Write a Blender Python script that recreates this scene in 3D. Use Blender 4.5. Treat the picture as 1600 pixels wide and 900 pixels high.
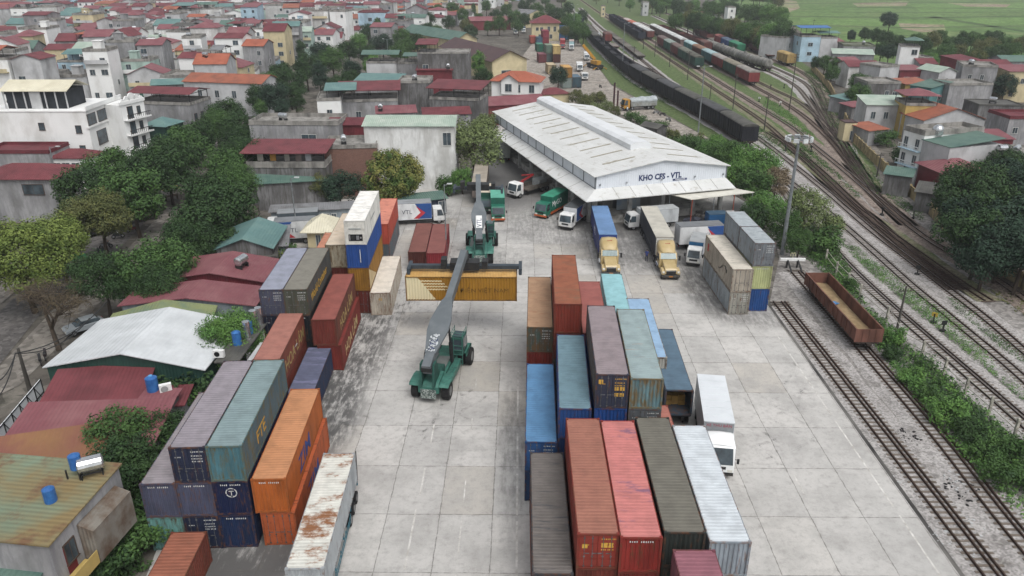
import bpy, math, random
from mathutils import Vector, Matrix
for _o in list(bpy.data.objects):
 bpy.data.objects.remove(_o)
sc = bpy.context.scene
COL = sc.collection
R = random.Random(11)
# ------------------------------------------------------------------ camera, sky, sun, exposure
FPX, CAM_H = 1196.0, 39.0                      # focal length in pixels of a 1600 px wide frame; drone height
TH = math.atan(516 / FPX)                      # pitch below the horizon
YAW = math.atan(14 * math.cos(TH) / FPX)       # the yard runs along +Y, the drone looks a little left of it
cam_d = bpy.data.cameras.new("camera")
cam_d.sensor_width = 36
cam_d.lens = 36 * FPX / 1600
cam_d.clip_end = 6000
cam = bpy.data.objects.new("camera", cam_d)
COL.objects.link(cam)
cam.location = (0, 0, CAM_H)
cam.rotation_euler = (math.pi / 2 - TH, 0, YAW)
sc.camera = cam
SUN_EL, SUN_AZ = math.radians(58), math.radians(152)   # overcast: soft light from behind the drone
world = bpy.data.worlds.new("World")
sc.world = world
world.use_nodes = True
wn, wl = world.node_tree.nodes, world.node_tree.links
bg = wn["Background"]
sky = wn.new("ShaderNodeTexSky")
sky.sky_type = 'NISHITA'
sky.sun_disc = False
sky.sun_elevation = SUN_EL
sky.sun_rotation = SUN_AZ
sky.dust_density = 4.0
sky.ozone_density = 1.0
hsv = wn.new("ShaderNodeHueSaturation")        # cloud cover: the blue of the sky greyed out
hsv.inputs["Saturation"].default_value = 0.22
wl.new(sky.outputs[0], hsv.inputs["Color"])
wl.new(hsv.outputs[0], bg.inputs[0])
bg.inputs[1].default_value = 0.125
sun_d = bpy.data.lights.new("sun", 'SUN')
sun_d.energy = 0.9
sun_d.angle = math.radians(35)
sun_d.color = (1.0, 0.985, 0.96)
sun = bpy.data.objects.new("sun", sun_d)
COL.objects.link(sun)
sun.rotation_euler = Vector((-math.sin(SUN_AZ) * math.cos(SUN_EL), -math.cos(SUN_AZ) * math.cos(SUN_EL), -math.sin(SUN_EL))).to_track_quat('-Z', 'Y').to_euler()
vs = sc.view_settings
vs.view_transform = 'Standard'
vs.look = 'None'
vs.exposure = 0.55
vs.gamma = 1
vs.use_curve_mapping = False
def W(px, py, h=0.0):
 """ground plan (x, y) of what the photo shows at pixel (px, py) of 1600 x 900 at height h"""
 a, b = (px - 800) / FPX, (py - 450) / FPX
 c, s = math.cos(TH), math.sin(TH)
 t = (h - CAM_H) / -(s + b * c)
 x, y = a * t, (c - b * s) * t
 return (math.cos(YAW) * x - math.sin(YAW) * y, math.sin(YAW) * x + math.cos(YAW) * y)
def WV(px, py, h=0.0):
 return Vector((*W(px, py, h), h))
# ------------------------------------------------------------------ helpers
ORD = ["first", "second", "third", "fourth", "fifth", "sixth", "seventh", "eighth", "ninth", "tenth", "eleventh", "twelfth",
 "thirteenth", "fourteenth", "fifteenth", "sixteenth", "seventeenth", "eighteenth", "nineteenth", "twentieth"]
SAT = .86                                      # pulls every surface colour a little towards grey
def lin(c):
 if isinstance(c, str):
  c = tuple(int(c[i:i + 2], 16) for i in (0, 2, 4))
 g = sum(c) / 3
 c = tuple(g + (v - g) * SAT for v in c)
 f = lambda u: u / 12.92 if u <= .04045 else ((u + .055) / 1.055) ** 2.4
 return tuple(f(v / 255) for v in c) + (1.0,)
def shade(c, k):
 c = tuple(int(c[i:i + 2], 16) for i in (0, 2, 4))
 return "%02x%02x%02x" % tuple(max(0, min(255, int(v * k))) for v in c)
class MB:
 """collects faces of one mesh"""
 def __init__(s):
  s.v, s.f, s.m = [], [], []
 def add(s, vs_, fs, m=0):
  o = len(s.v)
  s.v += [tuple(p) for p in vs_]
  s.f += [tuple(i + o for i in f) for f in fs]
  s.m += [m] * len(fs)
  return s
 def quad(s, a, b, c, d, m=0):
  return s.add((a, b, c, d), ((0, 1, 2, 3),), m)
 def box(s, x0, x1, y0, y1, z0, z1, m=0, mx=None):
  p = [(x0, y0, z0), (x1, y0, z0), (x1, y1, z0), (x0, y1, z0), (x0, y0, z1), (x1, y0, z1), (x1, y1, z1), (x0, y1, z1)]
  if mx is not None:
   p = [mx @ Vector(q) for q in p]
  return s.add(p, ((0, 3, 2, 1), (4, 5, 6, 7), (0, 1, 5, 4), (1, 2, 6, 5), (2, 3, 7, 6), (3, 0, 4, 7)), m)
 def prism(s, poly, x0, x1, m=0, axis='x'):
  """poly in the (y, z) plane swept along x (or (x, z) along y, (x, y) along z)"""
  n = len(poly)
  g = {'x': lambda t, p: (t, p[0], p[1]), 'y': lambda t, p: (p[0], t, p[1]), 'z': lambda t, p: (p[0], p[1], t)}[axis]
  vs_ = [g(x0, p) for p in poly] + [g(x1, p) for p in poly]
  fs = [tuple(range(n))[::-1], tuple(range(n, 2 * n))] + [(i, (i + 1) % n, n + (i + 1) % n, n + i) for i in range(n)]
  return s.add(vs_, fs, m)
 def cyl(s, p0, p1, r0, r1=None, n=10, m=0, caps=True):
  r1 = r0 if r1 is None else r1
  p0, p1 = Vector(p0), Vector(p1)
  d = (p1 - p0).normalized()
  u = d.orthogonal().normalized()
  w = d.cross(u)
  vs_ = []
  for p, r in ((p0, r0), (p1, r1)):
   for k in range(n):
    a = 2 * math.pi * k / n
    vs_.append(p + (u * math.cos(a) + w * math.sin(a)) * r)
  fs = [(k, (k + 1) % n, n + (k + 1) % n, n + k) for k in range(n)]
  if caps:
   fs += [tuple(range(n))[::-1], tuple(range(n, 2 * n))]
  return s.add(vs_, fs, m)
 def bar(s, p0, p1, w, h, m=0):
  """rectangular bar between two points"""
  p0, p1 = Vector(p0), Vector(p1)
  d = p1 - p0
  L = d.length
  q = d.to_track_quat('Y', 'Z').to_matrix().to_4x4()
  return s.box(-w / 2, w / 2, 0, L, -h / 2, h / 2, m, Matrix.Translation(p0) @ q)
 def mesh(s, name, nmat=1):
  me = bpy.data.meshes.new(name)
  me.from_pydata(s.v, [], s.f)
  if any(s.m):
   me.polygons.foreach_set("material_index", s.m)
  me.update()
  return me
 def build(s, name, mats, parent=None, loc=None, rotz=0.0, smooth=False, bevel=0.0):
  me = s.mesh(name)
  if not isinstance(mats, (list, tuple)):
   mats = [mats]
  for mt in mats:
   me.materials.append(mt)
  if smooth:
   me.polygons.foreach_set("use_smooth", [True] * len(me.polygons))
  return link(name, me, parent, loc, rotz, bevel)
def link(name, data, parent=None, loc=None, rotz=0.0, bevel=0.0):
 o = bpy.data.objects.new(name, data)
 COL.objects.link(o)
 if parent:
  o.parent = parent
 if loc is not None:
  o.location = loc
 if rotz:
  o.rotation_euler = (0, 0, rotz)
 if bevel:
  b = o.modifiers.new("bevel", 'BEVEL')
  b.width, b.segments, b.limit_method, b.angle_limit = bevel, 2, 'ANGLE', math.radians(35)
 return o
def inst(name, me, mats, parent=None, loc=None, rotz=0.0):
 """an object on shared mesh data with its own materials"""
 while len(me.materials) < len(mats):
  me.materials.append(None)
 o = link(name, me, parent, loc, rotz)
 for i, mt in enumerate(mats):
  o.material_slots[i].link = 'OBJECT'
  o.material_slots[i].material = mt
 return o
def tag(o, label, cat=None, group=None):
 o["label"] = label
 if cat:
  o["category"] = cat
 if group:
  o["group"] = group
 return o
def thing(name, label, cat, loc=(0, 0, 0), rotz=0.0, group=None):
 o = bpy.data.objects.new(name, None)
 o.empty_display_size = .3
 COL.objects.link(o)
 o.location = loc
 o.rotation_euler = (0, 0, rotz)
 return tag(o, label, cat, group)
def setting(o, kind='structure'):
 o["kind"] = kind
 return o
TEXTS = []
def text(name, body, size, mat_, parent, origin, xdir, ydir, align='LEFT', width=None, ext=.004, bold=0.0):
 cu = bpy.data.curves.new(name, 'FONT')
 cu.body = body
 cu.size = size
 cu.align_x = align
 cu.extrude = ext
 cu.offset = bold
 cu.resolution_u = 2
 cu.materials.append(mat_)
 o = bpy.data.objects.new(name, cu)
 COL.objects.link(o)
 o.parent = parent
 x, y = Vector(xdir).normalized(), Vector(ydir).normalized()
 z = x.cross(y)
 o.matrix_local = Matrix.Translation(origin) @ Matrix((x, y, z)).transposed().to_4x4()
 if width:
  o.scale = (width, 1, 1)
 TEXTS.append(o)
 return o
# ------------------------------------------------------------------ materials
MATS = {}
def pm(name, base, c2=None, th=.55, soft=.12, scale=1.5, stretch=(1, 1, 1), var=.18, rough=.75, metal=0.0, ribs=0.0, ribaxis='X',
 ribdepth=.3, coord='Object', c3=None, th3=.62, scale3=3.0, stretch3=(1, 1, 1), soft3=.06, spec=.3, bump=0.0):
 """painted / weathered surface: base colour, worn into c2 (and spotted with c3) by noise, optional ribs as bump"""
 if name in MATS:
  return MATS[name]
 m = bpy.data.materials.new(name)
 MATS[name] = m
 m.use_nodes = True
 nt = m.node_tree
 N, L = nt.nodes.new, nt.links.new
 bs = nt.nodes["Principled BSDF"]
 bs.inputs["Roughness"].default_value = rough
 bs.inputs["Metallic"].default_value = metal
 bs.inputs["Specular IOR Level"].default_value = spec
 tc = N("ShaderNodeTexCoord")
 oi = N("ShaderNodeObjectInfo")
 ofs = N("ShaderNodeVectorMath")
 ofs.operation = 'ADD'
 mul = N("ShaderNodeMath")
 mul.operation = 'MULTIPLY'
 mul.inputs[1].default_value = 37.0
 L(oi.outputs["Random"], mul.inputs[0])
 L(tc.outputs[coord], ofs.inputs[0])
 L(mul.outputs[0], ofs.inputs[1])
 def noise(sc_, st, det=5.0, ro=.6):
  mp = N("ShaderNodeMapping")
  mp.inputs["Scale"].default_value = st
  L(ofs.outputs[0], mp.inputs[0])
  n = N("ShaderNodeTexNoise")
  n.inputs["Scale"].default_value = sc_
  n.inputs["Detail"].default_value = det
  n.inputs["Roughness"].default_value = ro
  L(mp.outputs[0], n.inputs["Vector"])
  return n.outputs[0]
 def ramp(src, lo, hi):
  r = N("ShaderNodeMapRange")
  r.inputs[1].default_value, r.inputs[2].default_value = lo, hi
  L(src, r.inputs[0])
  return r.outputs[0]
 def mix(fac, a, b):
  x = N("ShaderNodeMix")
  x.data_type = 'RGBA'
  L(fac, x.inputs[0])
  for sock, v in ((x.inputs[6], a), (x.inputs[7], b)):
   if isinstance(v, tuple):
    sock.default_value = v
   else:
    L(v, sock)
  return x.outputs[2]
 base = lin(base)
 lo = tuple(v * (1 - var) for v in base[:3]) + (1,)
 hi = tuple(min(1, v * (1 + var)) for v in base[:3]) + (1,)
 col = mix(ramp(noise(scale * .8, (1, 1, 1), 6, .7), .3, .7), lo, hi)
 if c2 is not None:
  col = mix(ramp(noise(scale, stretch), th - soft, th + soft), col, lin(c2))
 if c3 is not None:
  col = mix(ramp(noise(scale3, stretch3, 8, .7), th3 - soft3, th3 + soft3), col, lin(c3))
 L(col, bs.inputs["Base Color"])
 hsock = None
 if ribs:
  sx = N("ShaderNodeSeparateXYZ")
  L(tc.outputs['Object'], sx.inputs[0])
  a = N("ShaderNodeMath")
  a.operation = 'MULTIPLY'
  a.inputs[1].default_value = 2 * math.pi / ribs
  L(sx.outputs[ribaxis], a.inputs[0])
  b = N("ShaderNodeMath")
  b.operation = 'SINE'
  L(a.outputs[0], b.inputs[0])
  hsock = b.outputs[0]
 elif bump:
  hsock = noise(bump, (1, 1, 1), 6, .7)
 if hsock is not None:
  bp = N("ShaderNodeBump")
  bp.inputs["Strength"].default_value = ribdepth
  bp.inputs["Distance"].default_value = .05
  L(hsock, bp.inputs["Height"])
  L(bp.outputs[0], bs.inputs["Normal"])
 return m
def brick_mat(name, c1, c2, mortar, scale=1.0):
 if name in MATS:
  return MATS[name]
 m = pm(name, c1)
 nt = m.node_tree
 bs = nt.nodes["Principled BSDF"]
 tc = nt.nodes.new("ShaderNodeTexCoord")
 mp = nt.nodes.new("ShaderNodeMapping")
 mp.inputs["Rotation"].default_value = (math.pi / 2, 0, 0)
 nt.links.new(tc.outputs["Object"], mp.inputs[0])
 b = nt.nodes.new("ShaderNodeTexBrick")
 b.inputs["Color1"].default_value, b.inputs["Color2"].default_value, b.inputs["Mortar"].default_value = lin(c1), lin(c2), lin(mortar)
 b.inputs["Scale"].default_value = 2.2 * scale
 b.inputs["Mortar Size"].default_value = .012
 nt.links.new(mp.outputs[0], b.inputs["Vector"])
 nt.links.new(b.outputs[0], bs.inputs["Base Color"])
 return m
GLASS = pm("window_glass", "2c343a", "4a5860", th=.5, scale=.6, rough=.12, spec=.6)
DARK = pm("dark_opening", "17181a", var=.3, rough=.9)
STEEL = pm("galvanised_steel", "9aa0a4", "b9bdbf", rough=.35, metal=.7)
STAINLESS = pm("stainless_steel", "c9ccce", "aeb3b6", scale=2, rough=.22, metal=.85)
TYRE = pm("rubber_tyre", "1c1c1e", "2b2a29", scale=6, rough=.9)
RIM = pm("wheel_rim", "8d8f90", "5f5d5a", scale=5, rough=.5, metal=.4)
CONC = pm("weathered_concrete", "8d8a84", "5d5b57", th=.56, scale=.8, stretch=(1, 1, .35), rough=.9)
CONC_POST = pm("pale_concrete_post", "a8a498", "6d6a60", th=.6, scale=2, rough=.9)
WHITE = pm("white_paint", "d9dad8", "b9b8b2", th=.62, scale=1.2, rough=.5)
WHITE_CLEAN = pm("clean_white_paint", "e2e4e4", var=.05, rough=.35, spec=.5)
BLACKM = pm("black_metal", "202225", "33322f", scale=3, rough=.55)
GREYPOLE = pm("grey_pole_paint", "83898c", "6b6f70", scale=2, rough=.5, metal=.3)
DARKPOLE = pm("dark_concrete_pole", "4d4a45", "37342f", scale=1.5, stretch=(1, 1, .2), rough=.9)
WOODD = pm("old_timber", "5c4a3a", "3a2f27", scale=2, stretch=(1, 1, .3), rough=.9)
BLUE_TANK = pm("blue_plastic_tank", "24589a", "2f6cae", scale=2, rough=.4)
# ------------------------------------------------------------------ ground sheets
class NT:
 """tiny helper to write node maths"""
 def __init__(s, m):
  s.m = m
  m.use_nodes = True
  s.t = m.node_tree
  s.bs = s.t.nodes["Principled BSDF"]
 def put(s, sock, v):
  if isinstance(v, (int, float)):
   sock.default_value = v
  elif isinstance(v, tuple):
   sock.default_value = v
  else:
   s.t.links.new(v, sock)
 def math(s, op, a, b=0.0, c=0.0):
  n = s.t.nodes.new("ShaderNodeMath")
  n.operation = op
  for i, v in enumerate((a, b, c)):
   s.put(n.inputs[i], v)
  return n.outputs[0]
 def ss(s, v, lo, hi, a=0.0, b=1.0):
  n = s.t.nodes.new("ShaderNodeMapRange")
  n.interpolation_type = 'SMOOTHSTEP'
  s.put(n.inputs[0], v)
  for i, q in enumerate((lo, hi, a, b)):
   s.put(n.inputs[1 + i], q)
  return n.outputs[0]
 def noise(s, vec, scale, det=5, rough=.6, st=None):
  if st:
   mp = s.t.nodes.new("ShaderNodeMapping")
   mp.inputs["Scale"].default_value = st
   s.t.links.new(vec, mp.inputs[0])
   vec = mp.outputs[0]
  n = s.t.nodes.new("ShaderNodeTexNoise")
  n.inputs["Scale"].default_value = scale
  n.inputs["Detail"].default_value = det
  n.inputs["Roughness"].default_value = rough
  s.t.links.new(vec, n.inputs["Vector"])
  return n.outputs[0]
 def mix(s, f, a, b, mode='MIX'):
  n = s.t.nodes.new("ShaderNodeMix")
  n.data_type = 'RGBA'
  n.blend_type = mode
  s.put(n.inputs[0], f)
  s.put(n.inputs[6], a)
  s.put(n.inputs[7], b)
  return n.outputs[2]
def yard_material():
 m = bpy.data.materials.new("yard_concrete_slabs")
 q = NT(m)
 tc = q.t.nodes.new("ShaderNodeTexCoord")
 P = tc.outputs["Object"]
 sx = q.t.nodes.new("ShaderNodeSeparateXYZ")
 q.t.links.new(P, sx.inputs[0])
 X, Y = sx.outputs[0], sx.outputs[1]
 wob = q.math('MULTIPLY', q.math('SUBTRACT', q.noise(P, .8, 4), .5), .05)
 u = q.math('ADD', q.math('DIVIDE', q.math('ADD', X, 1.985), 4.03), wob)
 v = q.math('ADD', q.math('DIVIDE', q.math('SUBTRACT', Y, 40.70), 6.03), q.math('MULTIPLY', wob, .5))
 du = q.math('MULTIPLY', q.math('PINGPONG', u, .5), 4.03)
 dv = q.math('MULTIPLY', q.math('PINGPONG', v, .5), 6.03)
 d = q.math('MINIMUM', du, dv)
 wid = q.math('MULTIPLY', q.ss(q.noise(P, 1.7, 6), .35, .75), .05)
 joint = q.math('SUBTRACT', 1.0, q.ss(q.math('SUBTRACT', d, wid), .0, .03))
 stained = q.math('MULTIPLY', q.math('SUBTRACT', 1.0, q.ss(d, .0, .38)), q.ss(q.noise(P, 1.1, 6, .7), .5, .8))
 cv = q.t.nodes.new("ShaderNodeCombineXYZ")
 q.put(cv.inputs[0], q.math('FLOOR', u))
 q.put(cv.inputs[1], q.math('FLOOR', v))
 wnz = q.t.nodes.new("ShaderNodeTexWhiteNoise")
 wnz.noise_dimensions = '2D'
 q.t.links.new(cv.outputs[0], wnz.inputs["Vector"])
 slab = wnz.outputs["Value"]
 col = q.mix(slab, lin("b1afab"), lin("bebbb6"))
 warm = q.t.nodes.new("ShaderNodeSeparateColor")
 q.t.links.new(wnz.outputs["Color"], warm.inputs[0])
 col = q.mix(q.ss(warm.outputs[1], .72, .95, 0, .4), col, lin("a0947f"))
 col = q.mix(q.ss(q.noise(P, .22, 6, .65), .4, .7, 0, .8), col, lin("9a9894"))
 col = q.mix(q.ss(q.noise(P, 1.4, 9, .78), .44, .74, 0, .75), col, lin("8c8985"))
 col = q.mix(q.ss(q.noise(P, 6, 9, .85), .5, .72, 0, .5), col, lin("85827e"))
 col = q.mix(q.ss(q.noise(P, 9, 6, .8, (1, .12, 1)), .52, .85, 0, .45), col, lin("c9c6bf"))
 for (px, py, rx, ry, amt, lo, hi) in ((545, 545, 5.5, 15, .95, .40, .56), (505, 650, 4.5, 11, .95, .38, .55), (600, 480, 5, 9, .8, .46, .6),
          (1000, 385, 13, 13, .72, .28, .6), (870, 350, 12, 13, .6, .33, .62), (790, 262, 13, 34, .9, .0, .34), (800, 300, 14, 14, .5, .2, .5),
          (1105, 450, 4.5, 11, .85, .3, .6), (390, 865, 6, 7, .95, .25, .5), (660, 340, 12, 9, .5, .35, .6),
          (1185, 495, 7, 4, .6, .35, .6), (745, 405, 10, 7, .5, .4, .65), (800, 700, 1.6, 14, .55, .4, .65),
          (1080, 330, 12, 11, .9, .1, .45), (960, 345, 11, 9, .7, .2, .5)):  # these two blobs paint the canopy's shade into the slab colour
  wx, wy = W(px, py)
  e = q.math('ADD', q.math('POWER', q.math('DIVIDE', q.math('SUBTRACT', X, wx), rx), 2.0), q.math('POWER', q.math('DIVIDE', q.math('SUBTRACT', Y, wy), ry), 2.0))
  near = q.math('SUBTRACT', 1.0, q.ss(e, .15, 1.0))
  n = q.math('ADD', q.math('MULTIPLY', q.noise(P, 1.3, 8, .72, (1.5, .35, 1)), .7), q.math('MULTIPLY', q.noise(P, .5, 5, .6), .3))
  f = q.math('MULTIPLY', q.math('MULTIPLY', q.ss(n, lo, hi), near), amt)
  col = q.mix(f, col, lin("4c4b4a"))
 col = q.mix(q.math('MULTIPLY', stained, .6), col, lin("6f6a62"))
 col = q.mix(q.math('MULTIPLY', joint, .6), col, lin("55514c"))
 q.put(q.bs.inputs["Base Color"], col)
 q.bs.inputs["Roughness"].default_value = .85
 bp = q.t.nodes.new("ShaderNodeBump")
 bp.inputs["Strength"].default_value = .25
 bp.inputs["Distance"].default_value = .03
 q.put(bp.inputs["Height"], q.math('SUBTRACT', q.noise(P, 3, 8, .7), q.math('MULTIPLY', joint, 1.5)))
 q.t.links.new(bp.outputs[0], q.bs.inputs["Normal"])
 return m
def grain_rgb(q, v):
 n = q.t.nodes.new("ShaderNodeCombineColor")
 for i in range(3):
  q.put(n.inputs[i], v)
 return n.outputs[0]
def ground_mix(name, cols, scale=.15, rough=.95, fine=2.0, finecol=None, ydrive=None):
 """soil, gravel and grass blended by noise; ydrive=(y0, y1) lets the last colour take over with distance along the tracks"""
 m = bpy.data.materials.new(name)
 q = NT(m)
 tc = q.t.nodes.new("ShaderNodeTexCoord")
 P = tc.outputs["Object"]
 n1 = q.noise(P, scale, 8, .65)
 col = q.mix(q.ss(n1, .38, .62), lin(cols[0]), lin(cols[1]))
 n2 = q.noise(P, scale * 2.3, 8, .7)
 if ydrive:
  sx = q.t.nodes.new("ShaderNodeSeparateXYZ")
  q.t.links.new(P, sx.inputs[0])
  t = q.ss(sx.outputs[1], ydrive[0], ydrive[1], -.5, .32)
  g = q.ss(q.math('ADD', n2, t), .42, .6)
  grass = q.mix(q.ss(q.noise(P, .6, 8, .7), .35, .7), lin(cols[2]), lin(cols[3]))
  col = q.mix(g, col, grass)
 elif len(cols) > 2:
  col = q.mix(q.ss(n2, .5, .66), col, lin(cols[2]))
 if finecol:
  col = q.mix(q.ss(q.noise(P, fine, 6, .8), .48, .75, 0, .6), col, lin(finecol))
 vor = q.t.nodes.new("ShaderNodeTexVoronoi")
 vor.inputs["Scale"].default_value = fine * 1.6
 q.t.links.new(P, vor.inputs["Vector"])
 sv = q.t.nodes.new("ShaderNodeSeparateColor")
 q.t.links.new(vor.outputs["Color"], sv.inputs[0])
 grain = q.ss(sv.outputs[0], 0, 1, .72, 1.25)
 col = q.mix(1.0, col, grain_rgb(q, grain), 'MULTIPLY')
 q.put(q.bs.inputs["Base Color"], col)
 q.bs.inputs["Roughness"].default_value = rough
 q.bs.inputs["Specular IOR Level"].default_value = .15
 bp = q.t.nodes.new("ShaderNodeBump")
 bp.inputs["Strength"].default_value = .5
 bp.inputs["Distance"].default_value = .08
 q.put(bp.inputs["Height"], q.noise(P, fine * 2.5, 6, .8))
 q.t.links.new(bp.outputs[0], q.bs.inputs["Normal"])
 return m
def sheet(name, pts, z, mat_):
 me = bpy.data.meshes.new(name)
 me.from_pydata([(p[0], p[1], z) for p in pts], [], [tuple(range(len(pts)))])
 me.update()
 if me.polygons[0].normal.z < 0:
  me.flip_normals()
 me.materials.append(mat_)
 return setting(link(name, me))
def px_sheet(name, pix, z, mat_):
 return sheet(name, [W(*p) for p in pix], z, mat_)
TOWN_DIRT = ground_mix("town_ground", ("5a554e", "6b665e", "45443c"), .08, finecol="3c3a34", fine=.6)
sheet("ground", [(-3000, -400), (3000, -400), (3000, 4500), (-3000, 4500)], -.19, TOWN_DIRT)
FIELD = ground_mix("rice_field", ("527038", "607c42", "6b7a4a"), .012, fine=.25, finecol="4a6436")
FIELD2 = ground_mix("bare_field", ("8c7668", "7d8a5a", "9a877a"), .02, fine=.3, finecol="6d6a4a")
BUND = ground_mix("field_bund", ("3e5a30", "56663e", "49583a"), .05)
px_sheet("field", [(1090, -22), (1150, 30), (1240, 40), (1330, 110), (1700, 130), (2200, 60), (2200, -45), (1500, -45)], -.185, FIELD)
px_sheet("field", [(1205, 14), (1215, -2), (1245, 2), (1250, 12), (1230, 20)], -.178, FIELD2)
px_sheet("field", [(1330, 4), (1420, 2), (1415, 9), (1340, 10)], -.178, FIELD2)
px_sheet("field", [(1404, 36), (1475, 38), (1478, 47), (1440, 50), (1408, 44)], -.178, FIELD2)
FIELD3 = ground_mix("young_rice", ("5c7c3c", "688748", "567438"), .03, fine=.4, finecol="4f6c36")
px_sheet("field", [(1250, 28), (1420, 31), (1600, 27), (1600, 37), (1420, 41), (1250, 37)], -.181, FIELD3)
px_sheet("field", [(1420, 6), (1600, 4), (1600, 15), (1440, 18)], -.181, FIELD3)
px_sheet("field", [(1480, 4), (1580, 6), (1572, 11), (1510, 10)], -.178, FIELD2)
for pts in (((1220, 24), (1420, 27), (1600, 24), (1600, 25.5), (1420, 28.5), (1220, 25.5)), ((1300, 10), (1600, 13), (1600, 14.2), (1300, 11)),
   ((1445, 26), (1460, 25), (1600, 47), (1600, 50)), ((1250, 38), (1420, 42), (1700, 38), (1700, 39.5), (1420, 43.5), (1250, 39.5)), ((1330, 52), (1600, 60), (1600, 61.5), (1330, 53.5)), ((1300, 18), (1480, 19), (1700, 17), (1700, 18), (1480, 20), (1300, 19)), ((1200, 5), (1600, 2), (1600, 3), (1200, 6))):
 px_sheet("path", pts, -.172, BUND)
RAILG = ground_mix("rail_yard_ground", ("908c88", "7d7975", "4f6236", "5c6c40"), .11, fine=1.6, finecol="5e5852", ydrive=(85, 190))
rail_px = [(1530, 1000), (1203, 470), (1218, 400), (1165, 240), (1110, 216), (1020, 166), (955, 130), (903, 62), (872, -6), (1060, -6), (1100, 20), (1238, 86),
  (1285, 118), (1328, 200), (1390, 272), (1440, 325), (1480, 362), (1600, 440), (1850, 590), (1850, 1000)]
px_sheet("rail_yard_ground", rail_px, -.165, RAILG)
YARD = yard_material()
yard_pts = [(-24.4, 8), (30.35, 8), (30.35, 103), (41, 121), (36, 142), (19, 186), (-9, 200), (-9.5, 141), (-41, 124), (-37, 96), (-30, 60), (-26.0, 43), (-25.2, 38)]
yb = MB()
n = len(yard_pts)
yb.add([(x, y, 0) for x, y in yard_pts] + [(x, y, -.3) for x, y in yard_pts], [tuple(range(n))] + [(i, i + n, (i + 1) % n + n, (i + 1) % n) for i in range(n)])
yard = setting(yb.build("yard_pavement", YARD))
yard.data.polygons[0].flip() if yard.data.polygons[0].normal.z < 0 else None
setting(MB().box(30.36, 30.72, 8, 104, -.3, -.03).build("kerb", pm("kerb_concrete", "6d6a66", "2d2b2a", th=.5, scale=.5, stretch=(1, .25, 1), rough=.9)))
FARY = ground_mix("goods_yard_pavement", ("8f877d", "9a938a", "77706a"), .12, fine=1.0, finecol="827a70")
px_sheet("goods_yard_pavement", [(776, 176), (800, 108), (836, 62), (905, 66), (955, 132), (1020, 170), (1108, 215), (1070, 214), (1003, 183), (905, 168)], -.15, FARY)
px_sheet("platform", [(918, 62), (945, 68), (965, 85), (945, 86), (926, 74)], -.14, FARY)
STREET = ground_mix("street_asphalt", ("5b5856", "66625f", "4d4b4a"), .1, fine=1.2, finecol="54514f")
STREET2 = ground_mix("street_paving", ("7b756d", "6f6a63", "86817a"), .15, fine=1.0, finecol="5d5953")
px_sheet("street", [(-160, 640), (-60, 640), (70, 480), (170, 405), (250, 320), (320, 240), (470, 130), (610, 60), (680, 12), (690, -8), (655, -8), (590, 40),
     (445, 120), (285, 235), (205, 300), (110, 385), (-40, 520)], -.14, STREET)
px_sheet("pavement", [(-60, 642), (30, 600), (130, 500), (220, 400), (285, 330), (262, 322), (182, 405), (85, 480), (-60, 632)], -.13, STREET2)
px_sheet("pavement", [(-60, 525), (110, 380), (205, 296), (285, 232), (268, 228), (190, 290), (95, 365), (-60, 470)], -.13, STREET2)
px_sheet("street", [(1400, 320), (1420, 300), (1340, 185), (1322, 150), (1310, 150), (1330, 190)], -.14, STREET2)
WASTE = ground_mix("waste_ground", ("3d3a30", "4b463b", "3a4428"), .3, fine=2.0, finecol="5d584c")
px_sheet("waste_ground", [(190, 930), (225, 815), (215, 760), (350, 565), (300, 560), (150, 740), (60, 930)], -.12, WASTE)
LINE = pm("worn_line_paint", "c9c7c2", "a5a19a", th=.5, scale=1.5, rough=.8)
lb = MB()
def dash(x0, y0, y1, w=.12):
 lb.box(x0 - w / 2, x0 + w / 2, y0, y1, .002, .006)
for y0, y1 in ((41, 47.5), (49, 52.5), (56, 59), (62.5, 64.5)):
 dash(-7.9 + (y0 - 41) * .012, y0, y1, .13)
for y0, y1 in ((36, 40.5), (42.6, 46), (48.2, 51), (58, 60), (65.5, 67.6)):
 dash(-4.3, y0, y1, .1)
for y0, y1 in ((30, 46.0), (46.7, 51.8), (52.5, 57.6), (60.2, 68.9)):
 dash(-.12, y0, y1, .16)
for y0, y1 in ((30, 58.5), (63, 64.5)):
 dash(15.6, y0, y1, .16)
for y0, y1 in ((28, 47), (48, 60), (61, 78)):
 dash(29.0, y0, y1, .14)
dash(22.6, 49.5, 52, .12)
setting(lb.build("yard_pavement_markings", LINE))
tm = bpy.data.materials.new("rubber_marks")
tq = NT(tm)
tq.bs.inputs["Base Color"].default_value = lin("3b3a39")
tq.bs.inputs["Roughness"].default_value = .8
tcn = tq.t.nodes.new("ShaderNodeTexCoord")
tq.put(tq.bs.inputs["Alpha"], tq.ss(tq.noise(tcn.outputs["Object"], 1.1, 8, .75), .45, .8, 0, .5))
mk_ = MB()
tr = random.Random(31)
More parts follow.
